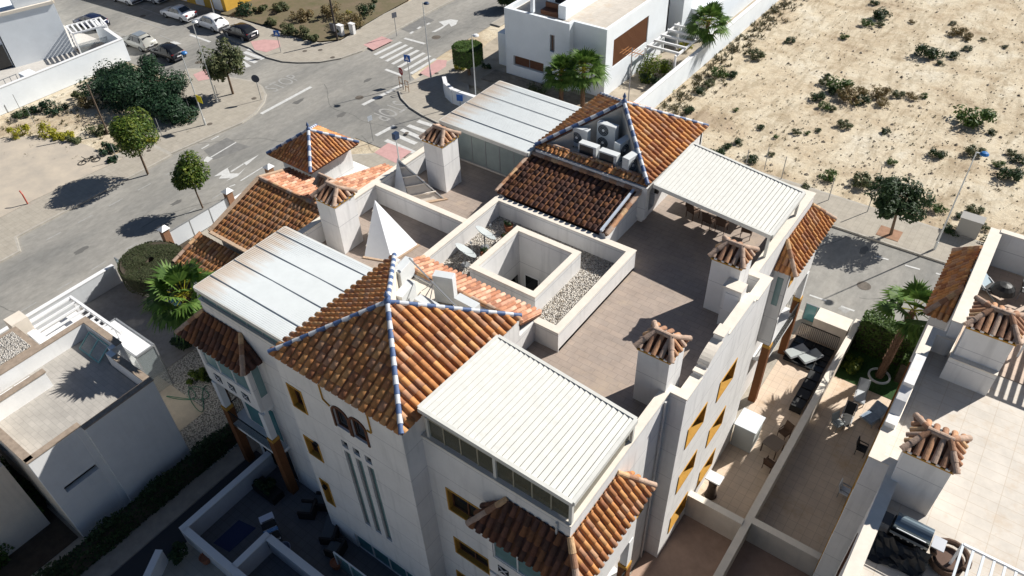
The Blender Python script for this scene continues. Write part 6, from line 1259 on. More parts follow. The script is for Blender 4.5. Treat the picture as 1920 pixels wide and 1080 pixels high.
# ================= VEHICLES =================
def car_proto(name, label, paintc, hatch=True, seed=0, roofm=None, L_=4.2, W_=1.75, H_=1.46):
    t = thing(name, label, 'car'); pm = mat('car_paint_' + name + str(seed), paintc, .25, spec=.6); 
    # lower body and cabin as lofted sections along x (front at -x)
    if hatch: top = [(-2.10, .55), (-2.05, .70), (-1.25, .90), (-.95, .93), (-.25, 1.38), (.2, 1.46), (1.0, 1.43), (1.55, 1.28), (1.95, .98), (2.08, .92), (2.12, .55)]
    else: top = [(-2.15, .52), (-2.1, .68), (-1.3, .88), (-.95, .92), (-.2, 1.36), (.3, 1.42), (.8, 1.38), (1.45, 1.02), (1.55, 1.0), (2.12, .96), (2.2, .55)]
    K = L_ / 4.2; hw = W_ / 2; xs = [x * K for x, _ in top]
    def section(x, z):
        # half-width shrinks towards both ends and towards the roof
        e = min(1, (2.25 * K - abs(x)) / .5); e = .80 + .20 * max(0, min(1, e)) ** .6; w_ = hw * e; out = []
        for (a, zz) in ((.90, .24), (1., .34), (1.02, .62), (.99, .84)): out.append((w_ * a, min(zz, z) if zz > z else zz))
        if z > .95: sh = (z - .95) / .5; out += [(w_ * (.93 - .20 * sh), .92 + (z - .92) * .5), (w_ * (.90 - .22 * sh), z - .05), (w_ * (.74 - .18 * sh), z), (0.0, z + .02)]
        else: out += [(w_ * .95, max(z - .03, .3)), (w_ * .9, z), (w_ * .6, z + .015), (0.0, z + .025)]
        return out
    b = MB(); secs = [section(x, z * H_ / 1.46) for x, (_, z) in zip(xs, top)]; n = len(secs[0])
    for x, s in zip(xs, secs):
        for y, z in s: b.v.append((x, y, z))
        for y, z in s: b.v.append((x, -y, z))
    m = 2 * n
    for i in range(len(xs) - 1):
        for k in range(n - 1):
            b.f.append((i * m + k, i * m + k + 1, (i + 1) * m + k + 1, (i + 1) * m + k)); b.m.append(0)
            b.f.append((i * m + n + k + 1, i * m + n + k, (i + 1) * m + n + k, (i + 1) * m + n + k + 1)); b.m.append(0)
    for i, rv in ((0, True), (len(xs) - 1, False)):
        loop = [i * m + k for k in range(n)] + [i * m + n + k for k in range(n - 2, -1, -1)]; b.f.append(tuple(loop if rv else loop[::-1])); b.m.append(0)
    b.add([(x, s * hw * .88, .24) for x in (xs[0], xs[-1]) for s in (-1, 1)], [(0, 1, 3, 2)])
    b.build('body', pm, t, smooth=True, world=False)
    if roofm:
        r = MB(); r.box(-.05, 1.1 * K, -.52, .52, H_ + .015, H_ + .03); r.build('roof_panel', roofm, t, world=False)
    # glass panels laid on the cabin
    sc2 = H_ / 1.46; g = MB(); o = .012
    wz0, wz1 = .95 * sc2, 1.34 * sc2
    g.quad((-.93 * K, -.66, wz0 + .01), (-.93 * K, .66, wz0 + .01), (-.33 * K, .52, wz1 + .02), (-.33 * K, -.52, wz1 + .02)); g.build('windscreen', darkglass, t, world=False)
    g = MB()
    if hatch: g.quad((1.97 * K, .60, .99), (1.97 * K, -.60, .99), (1.52 * K, -.50, 1.33 * sc2), (1.52 * K, .50, 1.33 * sc2))
    else: g.quad((1.46 * K, .60, 1.07), (1.46 * K, -.60, 1.07), (.86 * K, -.5, 1.37 * sc2 + .02), (.86 * K, .5, 1.37 * sc2 + .02))
    g.build('rear_window', darkglass, t, world=False)
    for s in (-1, 1):
        xb = 1.45 * K if hatch else 1.15 * K
        for (x0, x1, x2, x3) in ((-.72 * K, .22 * K, .22 * K, -.2 * K), (.30 * K, xb, xb - .3, .30 * K)):
            g = MB(); v = [(x0, s * (hw * .955), .94), (x1, s * (hw * .955), .94), (x2, s * (hw * .79), 1.33 * sc2), (x3, s * (hw * .79), 1.33 * sc2)]; g.add(v, [(0, 1, 2, 3) if s < 0 else (3, 2, 1, 0)]); g.build('side_window', darkglass, t, world=False)
        for wx in (-1.28 * K, 1.28 * K):
            M = Matrix.Rotation(R(90), 3, 'X'); w2 = MB(); w2.lathe([(.19, -.1), (.31, -.1), (.33, -.06), (.33, .06), (.31, .1), (.19, .1)], (wx, s * (hw - .08), .33), 16, axis=M); w2.f.append(tuple(range(16))); w2.m.append(0); wo_ = w2.build('wheel', mat('tyre', (.02, .02, .02), .8), t, world=False)
            rm = MB(); rm.lathe([(.001, .11 * -s), (.2, .105 * -s)], (wx, s * (hw - .08), .33), 12, axis=M)
            for k in range(5): a = k * 1.2566; rm.bar((wx, s * (hw + .035), .33), (wx + .19 * math.cos(a), s * (hw + .035), .33 + .19 * math.sin(a)), .05, .02, up=(0, 1, 0))
            rm.build('rim', steel, wo_, world=False)
        MB().obox((-2.03 * K, s * .58, .64), (.05, 0, .03), (0, .17, 0), (-.02, 0, .06)).build('headlight', mat('lamp_glass', (.7, .72, .74), .2), t, world=False)
        MB().obox((2.02 * K if hatch else 2.13 * K, s * .64, .86), (.06, 0, 0), (0, .13, 0), (0, 0, .08)).build('taillight', mat('lamp_red', (.30, .01, .01), .3), t, world=False)
        MB().obox((-.62 * K, s * (hw + .07), .97), (.06, 0, 0), (0, .09, 0), (0, 0, .06)).build('mirror', pm, t, world=False)
    MB().obox((2.135 * K if hatch else 2.215 * K, 0, .62), (.006, 0, 0), (0, .26, 0), (0, 0, .055)).build('number_plate', whitep, t, world=False)
    MB().obox((2.10 * K if hatch else 2.17 * K, 0, .38), (.06, 0, 0), (0, hw * .78, 0), (0, 0, .07)).build('rear_bumper', mat('bumper_dark', (.06, .06, .065), .6), t, world=False)
    return t
def place(c, a, b, z=0):
    """front wheel ground pixel a, rear wheel ground pixel b (near side)"""
    p, q = at(*a, z), at(*b, z); d = (q - p); d.z = 0; ang = math.atan2(d.y, d.x); n = Vector((-math.sin(ang), math.cos(ang), 0)); c.location = (p + q) / 2 + n * .85; c.rotation_euler = (0, 0, ang); return c
place(car_proto('parked_car', 'white saloon car parked second from the right in the row by the yellow shop', (.80, .81, .83), False, 1, L_=4.5), (316, 35), (337, 41))
place(car_proto('parked_car', 'white hatchback parked between the white saloon and the black car', (.80, .80, .81), True, 2, L_=4.3, H_=1.52), (375, 52), (398, 60))
place(car_proto('parked_car', 'black hatchback parked nearest the pink paving', (.012, .013, .018), True, 3), (430, 70), (454, 78))
place(car_proto('parked_car', 'silver estate car parked nearest the villa wall', (.42, .41, .37), True, 4, L_=4.3, H_=1.55, roofm=mat('roof_grey_blue', (.22, .25, .28), .3)), (240, 88), (264, 97))
place(car_proto('parked_car', 'black hatchback parked beside the big bush, next to the silver estate', (.010, .011, .014), True, 5, L_=4.1), (292, 108), (316, 117))
place(car_proto('parked_car', 'dark blue car standing behind the glazed porch', (.012, .018, .05), True, 6), (150, 52), (176, 58))
place(car_proto('parked_car', 'silver white car cut by the top edge of the picture', (.72, .73, .75), True, 7), (218, 4), (238, 10))
place(car_proto('parked_car', 'pale car at the top edge beside the yellow shop', (.5, .52, .55), True, 8), (265, 2), (288, 8))
# ================= STREET FURNITURE =================
postm = mat('post_white', (.62, .64, .64), .4, metal=.3); bluem = mat('lamp_blue', (.03, .16, .42), .4); signblue = mat('sign_blue', (.02, .12, .45), .4)
def lamp(label, base, top, headc, z0=KH, r=.06, arm=None, h=None):
    b = at(*base, z0); h = h or zof(top[0], top[1], b) ; t = thing('street_lamp', label, 'street lamp', tuple(b), 0, 'street lamps'); p = MB(); p.tube([(0, 0, 0), (0, 0, .6), (0, 0, .62), (0, 0, h - z0)], [r * 1.5, r * 1.5, r, r * .6], 8); p.build('post', postm, t, world=False)
    hd = MB(); ax = Vector(arm or (.45, 0, 0)); e = Vector((0, 0, h - z0)); hd.bar(e, e + ax * .6, .06, .05); hd.build('bracket', postm, t, world=False)
    hd = MB(); hd.lathe([(.02, .16), (.18, .13), (.27, .03), (.27, -.03), (.1, -.06), (.001, -.06)], e + ax, 12); hd.build('lamp_head', headc, t, world=False); return t
lamp('tall lamp with blue head beside the big dark bush, carrying a yellow sign', (385, 234), (341, 97), bluem, h=None)
lamp('white lamp post in front of the loose olive tree', (408, 192), (357, 40), postm)
lamp('lamp post standing between white car and the yellow shop', (402, 26), (393, -8), postm)
lamp('tall lamp by the upper zebra crossing', (808, 147), (791, 5), mat('lamp_dark', (.03, .05, .10), .4))
lamp('white lamp beside the villa garden wall, in front of the clipped tree', (893, 190), (884, 65), whitep)
lamp('lone lamp with blue head on the pavement by the sand lot', (1752, 467), (1829, 285), bluem)
Lh = at(741, 252, 5.5); t = thing('street_lamp', 'short dark headed lamp on the near pavement behind the pointed skylight', 'street lamp', (Lh.x, Lh.y, KH), 0, 'street lamps'); MB().tube([(0, 0, 0), (0, 0, 5.4)], [.07, .045], 8).build('post', postm, t, world=False); MB().box(-.16, .16, -.2, .25, 5.0, 5.5).build('lamp_head', mat('lamp_dark', (.03, .05, .10), .4), t, world=False)
# the shadow source of a second tall lamp at the left top, white post beside the white house
#lamp('thin white lamp post close to the blank white house', (130, 46), (106, -6), whitep)
ys = thing('yellow_sign', 'small yellow sign fixed to the tall lamp by the dark bush', 'sign', tuple(at(372, 186, 0))); b = at(385, 234, KH); z = zof(373, 183, b); MB().box(b.x + .06, b.x + .80, b.y - .03, b.y + .0, z - .3, z + .35).build('panel', mat('sign_yellow', (.75, .62, .02), .5), ys)
def sign(label, base, top, shape, m, z0=KH, r=.3, back=greym, face=(0, -1)):
    b = at(*base, z0); h = zof(top[0], top[1], b) - z0; t = thing('road_sign', label, 'road sign', tuple(b)); MB().tube([(0, 0, 0), (0, 0, h + .25)], .035, 6).build('post', greym, t, world=False)
    f = Vector((*face, 0)).normalized(); s = Vector((-f.y, f.x, 0)); c = Vector((0, 0, h)); M = Matrix((s, Vector((0, 0, 1)), f)).transposed(); mb = MB()
    if shape == 'round': mb.lathe([(.001, .06), (r, .06), (r, .04), (.001, .04)], c, 20, axis=M)
    elif shape == 'square': mb.obox(c + f * .05, s * r, Vector((0, 0, r)), f * .012)
    elif shape == 'oct': mb.lathe([(.001, .06), (r, .06), (r, .04), (.001, .04)], c, 8, axis=M)
    mb.build('panel', m, t, world=False); return t, c, f, s
whitesym = mat('sign_white', (.8, .8, .8), .5)
t, c, f, s = sign('blue square pedestrian crossing sign at the left zebra crossing', (527, 98), (519, 62), 'square', signblue, face=(.5, -1))
m_ = MB(); v = [c + f * .066 + s * a + Vector((0, 0, b)) for a, b in ((-.2, -.18), (.2, -.18), (0, .2))]; m_.add(v, [(0, 1, 2)]); m_.build('symbol', whitesym, t, world=False)
sign('round sign seen from its dark back on the left corner pavement', (490, 187), (479, 147), 'round', mat('sign_back', (.06, .07, .10), .6), face=(.6, -1), r=.38)
t, c, f, s = sign('blue square pedestrian crossing sign next to the stop sign', (769, 151), (763, 109), 'square', signblue, r=.34, face=(.2, -1))
m_ = MB(); v = [c + f * .066 + s * a + Vector((0, 0, b)) for a, b in ((-.22, -.2), (.22, -.2), (0, .22))]; m_.add(v, [(0, 1, 2)]); m_.build('symbol', whitesym, t, world=False)
t, c, f, s = sign('dark red octagonal stop sign on the kerb corner', (757, 168), (756, 133), 'oct', mat('sign_red', (.32, .02, .03), .5), r=.4, face=(-.3, -1))
Mx = Matrix((s, Vector((0, 0, 1)), f)).transposed().to_4x4(); Mx.translation = c + f * .064; text_mesh('STOP', 'lettering', whitesym, .27, Mx, t)
sign('thin post with two back to back blue signs on the near corner pavement', (700, 264), (697, 221), 'square', mat('sign_pale', (.45, .5, .55), .5), r=.22, face=(1, -.2))
sign('blue pedestrian sign on the shaded pavement by the frosted glass roof', (864, 205), (863, 183), 'square', signblue, r=.3, face=(.3, -1))
sign('sign post on the mound pavement at the top', (744, 68), (739, 28), 'square', mat('sign_back2', (.16, .17, .2), .6), r=.28, face=(1, -.3))
for (u, v) in ((753, 165), (764, 172)):
    b = at(u, v, KH); t = thing('bollard_frame', 'brown metal guard frame beside the stop sign, ' + ('left one' if u < 760 else 'right one'), 'guard frame', tuple(b)); m_ = MB()
    for x in (-.2, .2): m_.tube([(x, 0, 0), (x, 0, 1.1)], .03, 6)
    for z in (.5, 1.1): m_.bar((-.2, 0, z), (.2, 0, z), .05)
    m_.build('frame', mat('rust_brown', (.25, .13, .06), .8), t, world=False)
up_ = thing('utility_pole', 'dark wooden utility pole with two boxes on the scrub mound', 'utility pole', tuple(at(633, 76, .15))); b = at(633, 76, .15); h = zof(622, 0, b); MB().tube([(0, 0, 0), (0, 0, h)], [.12, .09], 8).build('pole', mat('pole_dark', (.06, .05, .045), .9), up_, world=False); MB().box(-.5, .1, -.3, -.1, 1.1, 1.9).build('box', mat('box_dark', (.10, .10, .11), .6), up_, world=False)
for (u, v, lab, w_) in ((640, 66, 'light grey cable cabinet beside the utility pole', .35), (662, 63, 'small white cabinet on the mound pavement', .3), (1812, 437, 'grey roofed meter box at the edge of the sand lot', .7)):
    b = at(u, v, KH); one(MB().box(b.x - w_, b.x + w_, b.y - w_ * .6, b.y + w_ * .6, KH, KH + (1.1 if w_ < .5 else 1.3)).box(b.x - w_ - .05, b.x + w_ + .05, b.y - w_ * .6 - .05, b.y + w_ * .6 + .05, KH + (1.1 if w_ < .5 else 1.3), KH + (1.16 if w_ < .5 else 1.37)), 'utility_cabinet', stucco2 if w_ < .5 else mat('cab_grey', (.33, .32, .30), .7), lab, 'cabinet')
wp = thing('wooden_post', 'dark leaning wooden post in the scrub lot', 'post', tuple(at(203, 252, 0))); b = at(203, 252, 0); e = at(172, 168, 4.5); MB().tube([(0, 0, 0), (-.6, .3, 4.6)], [.09, .07], 6).build('pole', mat('pole_brown', (.12, .09, .065), .9), wp, world=False)
for i, ((a, b_), lab) in enumerate(zip((((38, 205), (22, 178)), ((65, 232), (60, 200)), ((222, 303), (210, 270)), ((305, 258), (292, 222)), ((358, 212), (350, 188)), ((412, 192), (403, 160))), ('fence post at the far left foot of the boundary wall', 'second thin fence post from the left by the boundary wall', 'thin fence post left of the clipped street tree', 'thin fence post right of the clipped street tree', 'thin fence post in front of the dark bush', 'thin fence post in front of the olive tree'))):
    p = at(*a, .02); h = max(1.3, min(2.4, zof(b_[0], b_[1], p))); t = thing('fence_post', lab, 'fence post', tuple(p), 0, 'posts of the scrub lot fence'); MB().tube([(0, 0, 0), (0, 0, h)], .03, 6).build('post', greym, t, world=False)
for i, (u, v, lab) in enumerate(((1396, 322, 'second fence post of the sand lot behind the louvre pergola'), (1433, 318, 'fence post of the sand lot just right of the louvre pergola top'), (1465, 335, 'fence post of the sand lot closest to the louvre pergola corner'), (1553, 375, 'fence post of the sand lot casting a long shade by the pavement'), (1626, 397, 'fence post of the sand lot nearest the dark tree'))):
    p = at(u, v, KH); t = thing('fence_post', lab, 'fence post', tuple(p), 0, 'posts of the sand lot fence'); MB().tube([(0, 0, 0), (0, 0, 2.0)], .035, 6).build('post', greym, t, world=False)
# long low kerb stones and drain blocks: red standpipe, bicycle
sp2 = thing('standpipe', 'red standpipe on the concrete lot at the left edge', 'standpipe', tuple(at(52, 382, .15))); MB().tube([(0, 0, 0), (-.05, 0, .9), (-.25, 0, 1.15)], .06, 8).build('pipe', mat('pipe_red', (.45, .10, .07), .5), sp2, world=False)
bk = at(168, 303, .15); bt = thing('bicycle', 'black bicycle lying on the concrete lot', 'bicycle', tuple(bk), R(60))
for nm_, x in (('front_wheel', -.55), ('rear_wheel', .55)): MB().tube([(x + .33 * math.cos(R(a)), .33 * math.sin(R(a)), .05) for a in range(0, 361, 24)], .03, 5, cap=False).build('wheel', blackm, bt, world=False)
m_ = MB()
for a, b in (((-.55, 0, .08), (-.35, .55, .12)), ((-.38, .48, .1), (.2, .5, .1)), ((.2, .5, .1), (0, 0, .1)), ((0, 0, .1), (.55, 0, .1)), ((.55, 0, .1), (.2, .48, .1)), ((-.38, .45, .1), (0, 0, .1)), ((-.35, .55, .12), (-.55, .62, .3))): m_.bar(a, b, .04)
m_.build('frame', blackm, bt, world=False); MB().box(.08, .34, .5, .62, .08, .16).build('saddle', blackm, bt, world=False)
# ================= ROOF TOP EQUIPMENT =================
def ac(label, loc, rz, w_=.85, h=.65, d=.32, fans=1, face='fan', sc_=1.25):
    w_, h, d = w_ * sc_, h * sc_, d * sc_; t = thing('air_conditioner', label, 'air conditioner', loc, rz, 'outdoor air conditioning units'); b = MB(); b.box(-w_ / 2, w_ / 2, -d / 2, d / 2, .08, h + .08); b.build('casing', acm, t, world=False, bevel=.015)
    f = MB(); 
    for x in (-w_ * .35, w_ * .35): f.box(x - .04, x + .04, -d / 2 - .03, d / 2 + .03, 0, .08)
    f.build('foot', blackm, t, world=False)
    if face == 'fan':
        M = Matrix.Rotation(R(90), 3, 'X')
        for k in range(fans):
            z = .08 + h * (k + .5) / fans; r = min(w_ * .32, h / fans * .44); g = MB(); g.lathe([(.001, .004), (r, .004)], (-w_ * .14, -d / 2, z), 24, axis=M); go = g.build('fan_grille', mat('grille_dark', (.05, .06, .07), .5), t, world=False)
            s = MB()
            for q in (.25, .5, .75, 1.): s.tube([(-w_ * .14 + r * q * math.cos(R(a)), -d / 2 - .012, z + r * q * math.sin(R(a))) for a in range(0, 361, 20)], .006, 4, cap=False)
            s.build('guard_ring', acm, go, world=False); MB().lathe([(.001, .02), (r * .25, .02), (r * .25, .005)], (-w_ * .14, -d / 2, z), 12, axis=M).build('fan_hub', whitep, go, world=False)
        MB().box(w_ * .22, w_ * .48, -d / 2 - .006, -d / 2 - .001, h * .3, h * .95).build('side_panel', acm, t, world=False)
    else:
        g = MB(); g.box(-w_ * .42, w_ * .34, -d / 2 - .006, -d / 2 - .001, .16, h); g.build('coil', mat('coil_dark', (.07, .055, .045), .7), t, world=False); s = MB()
        for k in range(13): s.box(-w_ * .42 + k * w_ * .0617 - .004, -w_ * .42 + k * w_ * .0617 + .004, -d / 2 - .014, -d / 2 - .007, .16, h)
        s.build('coil_guard', greym, t, world=False)
    return t
zf = 12.61
def acp(u, v, z): p = at(u, v, z); return (p.x, p.y, zf)
ac('large two fan unit at the back of the rear tower recess', (-16.95, 30.65, zf), 0, h=1.25, w_=.95, fans=2, sc_=1.15)
ac('single fan unit left of the two fan unit in the rear tower recess', (-18.2, 30.05, zf), 0, h=1.0, w_=.9, sc_=1.1)
ac('rear facing unit with dark coil, left of the front pair in the rear tower recess', (-17.25, 29.35, zf), 0, face='coil')
ac('rear facing unit with dark coil, right of the front pair in the rear tower recess', (-16.0, 29.25, zf), 0, face='coil')
ac('narrow end on unit behind the front pair beside the white and blue ridge', (-15.85, 30.4, zf), R(82), h=.8)
ac('end on unit nearest the lower end of the right ridge in the rear recess', (-14.8, 29.4, zf), R(82), h=.8)
zf2 = 12.31
ac('slim white unit along the left ridge in the front tower recess, farther one', (-18.95, 17.0, zf2), R(-80), h=.7); ac('slim white unit along the left ridge in the front tower recess, nearer one', (-17.85, 15.9, zf2), R(-80), h=.7)
ac('unit standing behind the front ridge of the front tower, left', (-16.55, 15.8, zf2), R(178), h=.7); ac('unit standing behind the front ridge of the front tower, right', (-15.2, 16.7, zf2), R(178), h=.75, face='coil')
ac('tall grey unit standing alone near the tile slope of the front recess', (-16.6, 17.0, zf2), R(200), h=1.15, w_=.7)
tv = thing('roof_antenna', 'folded metal aerial lying across the machines of the front tower', 'antenna', (-16.9, 16.6, zf2)); m_ = MB(); a, b = Vector((-18.6, 17.1, 13.7)), Vector((-14.9, 15.9, 13.6)); m_.bar(a, b, .05)
for q in ((-17.2, 15.8, 12.4), (-16.6, 15.7, 12.4), (-17.9, 16.9, 12.35)): m_.bar((a + b) / 2, q, .03)
m_.build('aerial', greym, tv)
def dish(label, loc, az, el=35, r=.5):
    t = thing('satellite_dish', label, 'satellite dish', loc, R(az), 'satellite dishes'); e = Matrix.Rotation(R(90 - el), 3, 'Y'); c = Vector((0, 0, .75)); m_ = MB(); pr_ = [(r * k / 6, .16 * r * (k / 6) ** 2 * 1.6) for k in range(0, 7)]; pr_[0] = (.002, 0); m_.lathe(pr_, c, 24, axis=e); m_.lathe([(q, z - .012) for q, z in pr_][::-1], c, 24, axis=e); m_.build('reflector', mat('dish_grey', (.42, .45, .45), .5), t, world=False)
    s = MB(); s.tube([(0, 0, 0), (0, 0, .75)], .035, 8); s.lathe([(.001, .03), (.22, .03), (.22, 0)], (0, 0, 0), 12); s.build('mast', greym, t, world=False); s = MB(); f = c + e @ Vector((0, 0, r * 1.0)); s.bar(c + e @ Vector((r * .9, 0, .1)), f, .02); s.obox(f, (.04, 0, 0), (0, .04, 0), (0, 0, .06)); s.build('feed_arm', greym, t, world=False); return t
zg = ZT + .16
a = at(903, 465, zg); dish('satellite dish higher up on the gravel beside the light well', (-18.75, 22.3, zg), 65, 50, .58)
dish('satellite dish lower down on the gravel nearest the front tower', (-18.7, 20.7, zg), 65, 50, .58)
b = (-28.6, 20.6, 7.6); dish('grey satellite dish on the lower wing tile roof', b, 200, 55, .45)
for (x, y, lab) in ((-18.55, 24.0, 'terracotta pot with dark plant in the shaded far corner of the gravel'), (-18.15, 23.2, 'terracotta pot behind the upper satellite dish'), (-18.2, 21.6, 'terracotta pot between the two satellite dishes'), (-18.6, 19.5, 'dark terracotta pot on the gravel by the tile slope')):
    t = thing('plant_pot', lab, 'plant pot', (x, y, zg)); MB().lathe([(.001, 0), (.16, 0), (.24, .38), (.2, .38), (.18, .3), (.001, .3)], (0, 0, 0), 14).build('pot', mat('terracotta', (.33, .13, .07), .8, var=.15), t, world=False); c = MB(); leafball(c, (0, 0, .45), (.28, .28, .22), 90, .07, random.Random(int(x * 10)), 3, .3); c.build('plant', lf_dark, t, world=False)
# pointed white skylights
def pyramid(label, pts, A, z, grp, open_edge):
    c = sum((Vector((*p, z)) for p in pts), Vector()) / len(pts); t = thing('pointed_skylight', label, 'skylight', tuple(c), 0, grp); n = len(pts); A = Vector(A)
    P = [Vector((*p, z)) for p in pts]; k_ = MB()
    for i in range(n):
        if i == open_edge: continue
        a, b = P[i], P[(i + 1) % n]; k_.add([a, b, A, a + (c - a) * .05, b + (c - b) * .05, A - Vector((0, 0, .12))], [(0, 1, 2), (5, 4, 3), (0, 3, 4, 1), (1, 4, 5, 2), (2, 5, 3, 0)])
    k_.build('shell', mat('skylight_white', (.80, .81, .82), .6, var=.03), t); a, b = P[open_edge], P[(open_edge + 1) % n]; l = MB()
    for q in (0, .2, .4, .6, .8): l.bar(a + (A - a) * q, b + (A - b) * q, .07, .05)
    l.build('louvre', coping, t)
    a2, b2, A2 = a + (c - a) * .12, b + (c - b) * .12, A - Vector((0, 0, .2)); MB().add([a2, b2, A2], [(0, 1, 2)]).build('backing', cream, t)
    MB().prism([tuple(p[:2]) for p in inset([tuple(q) for q in pts], -.06)], z - .0, z + .05).build('base', mortar, t); return t
pyramid('white pointed skylight on the sunken terrace beside the left chimney', [(-23.3, 18.5), (-21.9, 19.0), (-21.7, 20.7), (-24.3, 20.7)], (-24.1, 20.5, 12.55), ZT, None, 3)
pyramid('white pointed skylight near the rear chimney, nearer the crossing', [(-25.6, 23.1), (-24.3, 23.0), (-23.1, 24.5), (-25.4, 24.6)], (-25.7, 23.9, 12.6), ZT, None, 1)
# ================= FURNITURE =================
def chair(label, loc, rz, m_seat, frame=blackm, grp='dining chairs under the rear pergola', arms=True, sw=.5, folded=False):
    t = thing('chair', label, 'chair', loc, rz, grp); MB().box(-sw / 2, sw / 2, -.24, .24, .42, .47).build('seat', m_seat, t, world=False); MB().obox((0, .27, .74), (sw / 2, 0, 0), (0, .02, 0), (0, .06, .26)).build('backrest', m_seat, t, world=False)
    for x in (-sw / 2 + .02, sw / 2 - .02):
        for y in (-.22, .22): MB().bar((x, y, 0), (x, y, .42), .03).build('leg', frame, t, world=False)
        if arms: MB().bar((x, -.22, .65), (x, .25, .68), .04).bar((x, -.22, .47), (x, -.22, .65), .03).build('armrest', frame, t, world=False)
    return t
wick = mat('wicker_brown', (.10, .06, .04), .8, var=.3, vscale=30)
for i, (u, v, rz, lab) in enumerate(((1298, 404, 160, 'leftmost dining chair under the rear pergola'), (1327, 422, 170, 'second dining chair from the left under the rear pergola'), (1352, 428, 180, 'third dining chair from the left under the rear pergola'), (1398, 440, 190, 'rightmost dining chair, closest to the far chimney'))):
    p = at(u, v + 4, ZT); chair(lab, (p.x, p.y, ZT), R(rz), wick, wick)
p = at(1345, 405, ZT); t = thing('dining_table', 'long table under the rear pergola with a pale top', 'table', (p.x, p.y + .3, ZT)); MB().box(-1.9, 1.6, -.5, .5, .72, .76).build('tabletop', mat('table_pale', (.45, .43, .38), .5), t, world=False)
for x in (-1.7, 1.4):
    for y in (-.4, .4): MB().bar((x, y, 0), (x, y, .72), .07).build('leg', wick, t, world=False)
# lounge / patio furniture right
def lounger(label, a, b, z, m, w_=.65, tilt=.45, grp=None, frame=greym):
    p, q = at(*a, z), at(*b, z); d = (q - p); ln = min(2.0, max(1.3, d.length)); ang = math.atan2(d.y, d.x); t = thing('sun_lounger', label, 'sun lounger', (p.x, p.y, z), ang, grp); f = MB()
    for y in (-w_ / 2, w_ / 2): f.bar((0, y, .33), (ln * .65, y, .33), .05); f.bar((ln * .62, y, .33), (ln, y, .33 + tilt), .05)
    for x in (0, ln * .5, ln): f.bar((x, -w_ / 2, .33 if x < ln else .33 + tilt), (x, w_ / 2, .33 if x < ln else .33 + tilt), .05)
    f.build('frame', frame, t, world=False)
    for x in (.1, ln * .6):
        for y in (-w_ / 2, w_ / 2): MB().bar((x, y, 0), (x, y, .33), .04).build('leg', frame, t, world=False)
    MB().obox((ln * .32, 0, .36), (ln * .3, 0, 0), (0, w_ / 2 - .04, 0), (0, 0, .03)).build('seat', m, t, world=False); MB().obox((ln * .81, 0, .36 + tilt / 2), (ln * .18, 0, tilt / 2), (0, w_ / 2 - .04, 0), (-.01, 0, .03)).build('backrest', m, t, world=False); return t
fab_blue = mat('fabric_blue', (.22, .28, .36), .9, var=.2, vscale=6); fab_pale = mat('fabric_pale', (.55, .57, .58), .9, var=.1)
lounger('light blue lounger nearest the lawn on the sunlit patio', (1607, 762), (1616, 728), .17, fab_pale, .55); lounger('dark lounger with pale towel, second on the sunlit patio', (1580, 805), (1592, 772), .17, blackm, .55)
lounger('blue patterned sun chair next to the right building', (1620, 796), (1640, 782), .17, fab_blue, .75); 
lounger('grey lounger beside the pond railing, left of two', (1474, 672), (1496, 665), .17, mat('mesh_grey', (.42, .45, .44), .7), .7, .1); lounger('grey lounger beside the pond railing, right of two', (1500, 682), (1522, 674), .17, mat('mesh_grey', (.42, .45, .44), .7), .7, .1)
p = at(1446, 845, .17); t = thing('patio_table', 'small brown patio table by the dividing wall', 'table', (p.x, p.y, .17), R(-10)); MB().box(-.45, .45, -.45, .45, .7, .74).build('tabletop', mat('table_brown', (.22, .17, .13), .6), t, world=False)
for x in (-.4, .4):
    for y in (-.4, .4): MB().bar((x, y, 0), (x, y, .7), .05).build('leg', wick, t, world=False)
p = at(1468, 820, .17); chair('patio chair beyond the small brown table', (p.x, p.y, .17), R(-20), wick, wick, None); p = at(1440, 878, .17); chair('patio chair on the near side of the small brown table', (p.x, p.y, .17), R(170), wick, wick, None)
p = at(1567, 803, .17); chair('small garden chair with plant beside the dark lounger', (p.x, p.y, .17), R(60), mat('mesh_grey', (.42, .45, .44), .7), greym, None); p = at(1612, 850, .17); chair('dark chair against the right building wall', (p.x, p.y, .17), R(90), blackm, blackm, None); p = at(1580, 930, .17); chair('white chair half hidden by the right building', (p.x, p.y, .17), R(90), whitep, greym, None)
p = at(1357, 945, .17); t = thing('covered_bench', 'long dark green covered bench against the cream cross wall', 'bench', (-4.75, 21.95, .17)); M_ = mat('cover_green', (.03, .055, .045), .8, var=.2); m_ = MB(); m_.box(-.95, .75, -.4, .25, 0, .62); m_.build('cover', M_, t, world=False, bevel=.12); 
t = thing('statue_fountain', 'dark stone column topped by a white slab beside the building', 'fountain', (-5.5, 22.9, .17)); MB().lathe([(.001, 0), (.32, 0), (.25, .3), (.2, .8), (.26, 1.3), (.2, 1.45), (.001, 1.45)], (0, 0, 0), 12).build('column', mat('stone_dark', (.09, .065, .05), .9, var=.3), t, world=False); MB().box(-.38, .38, -.3, .3, 1.46, 1.54).build('top_slab', whitep, t, world=False)
t = thing('pool_pump_box', 'tall grey storage cabinet on the patio beside the brown pillar', 'cabinet', (-5.45, 27.0, .17)); MB().box(-.55, .55, -.6, .6, 0, 1.7).build('body', mat('cab_pale', (.50, .52, .50), .6), t, world=False); MB().box(-.6, .6, -.65, .65, 1.701, 1.77).build('lid', mat('cab_lid', (.66, .70, .72), .5), t, world=False)
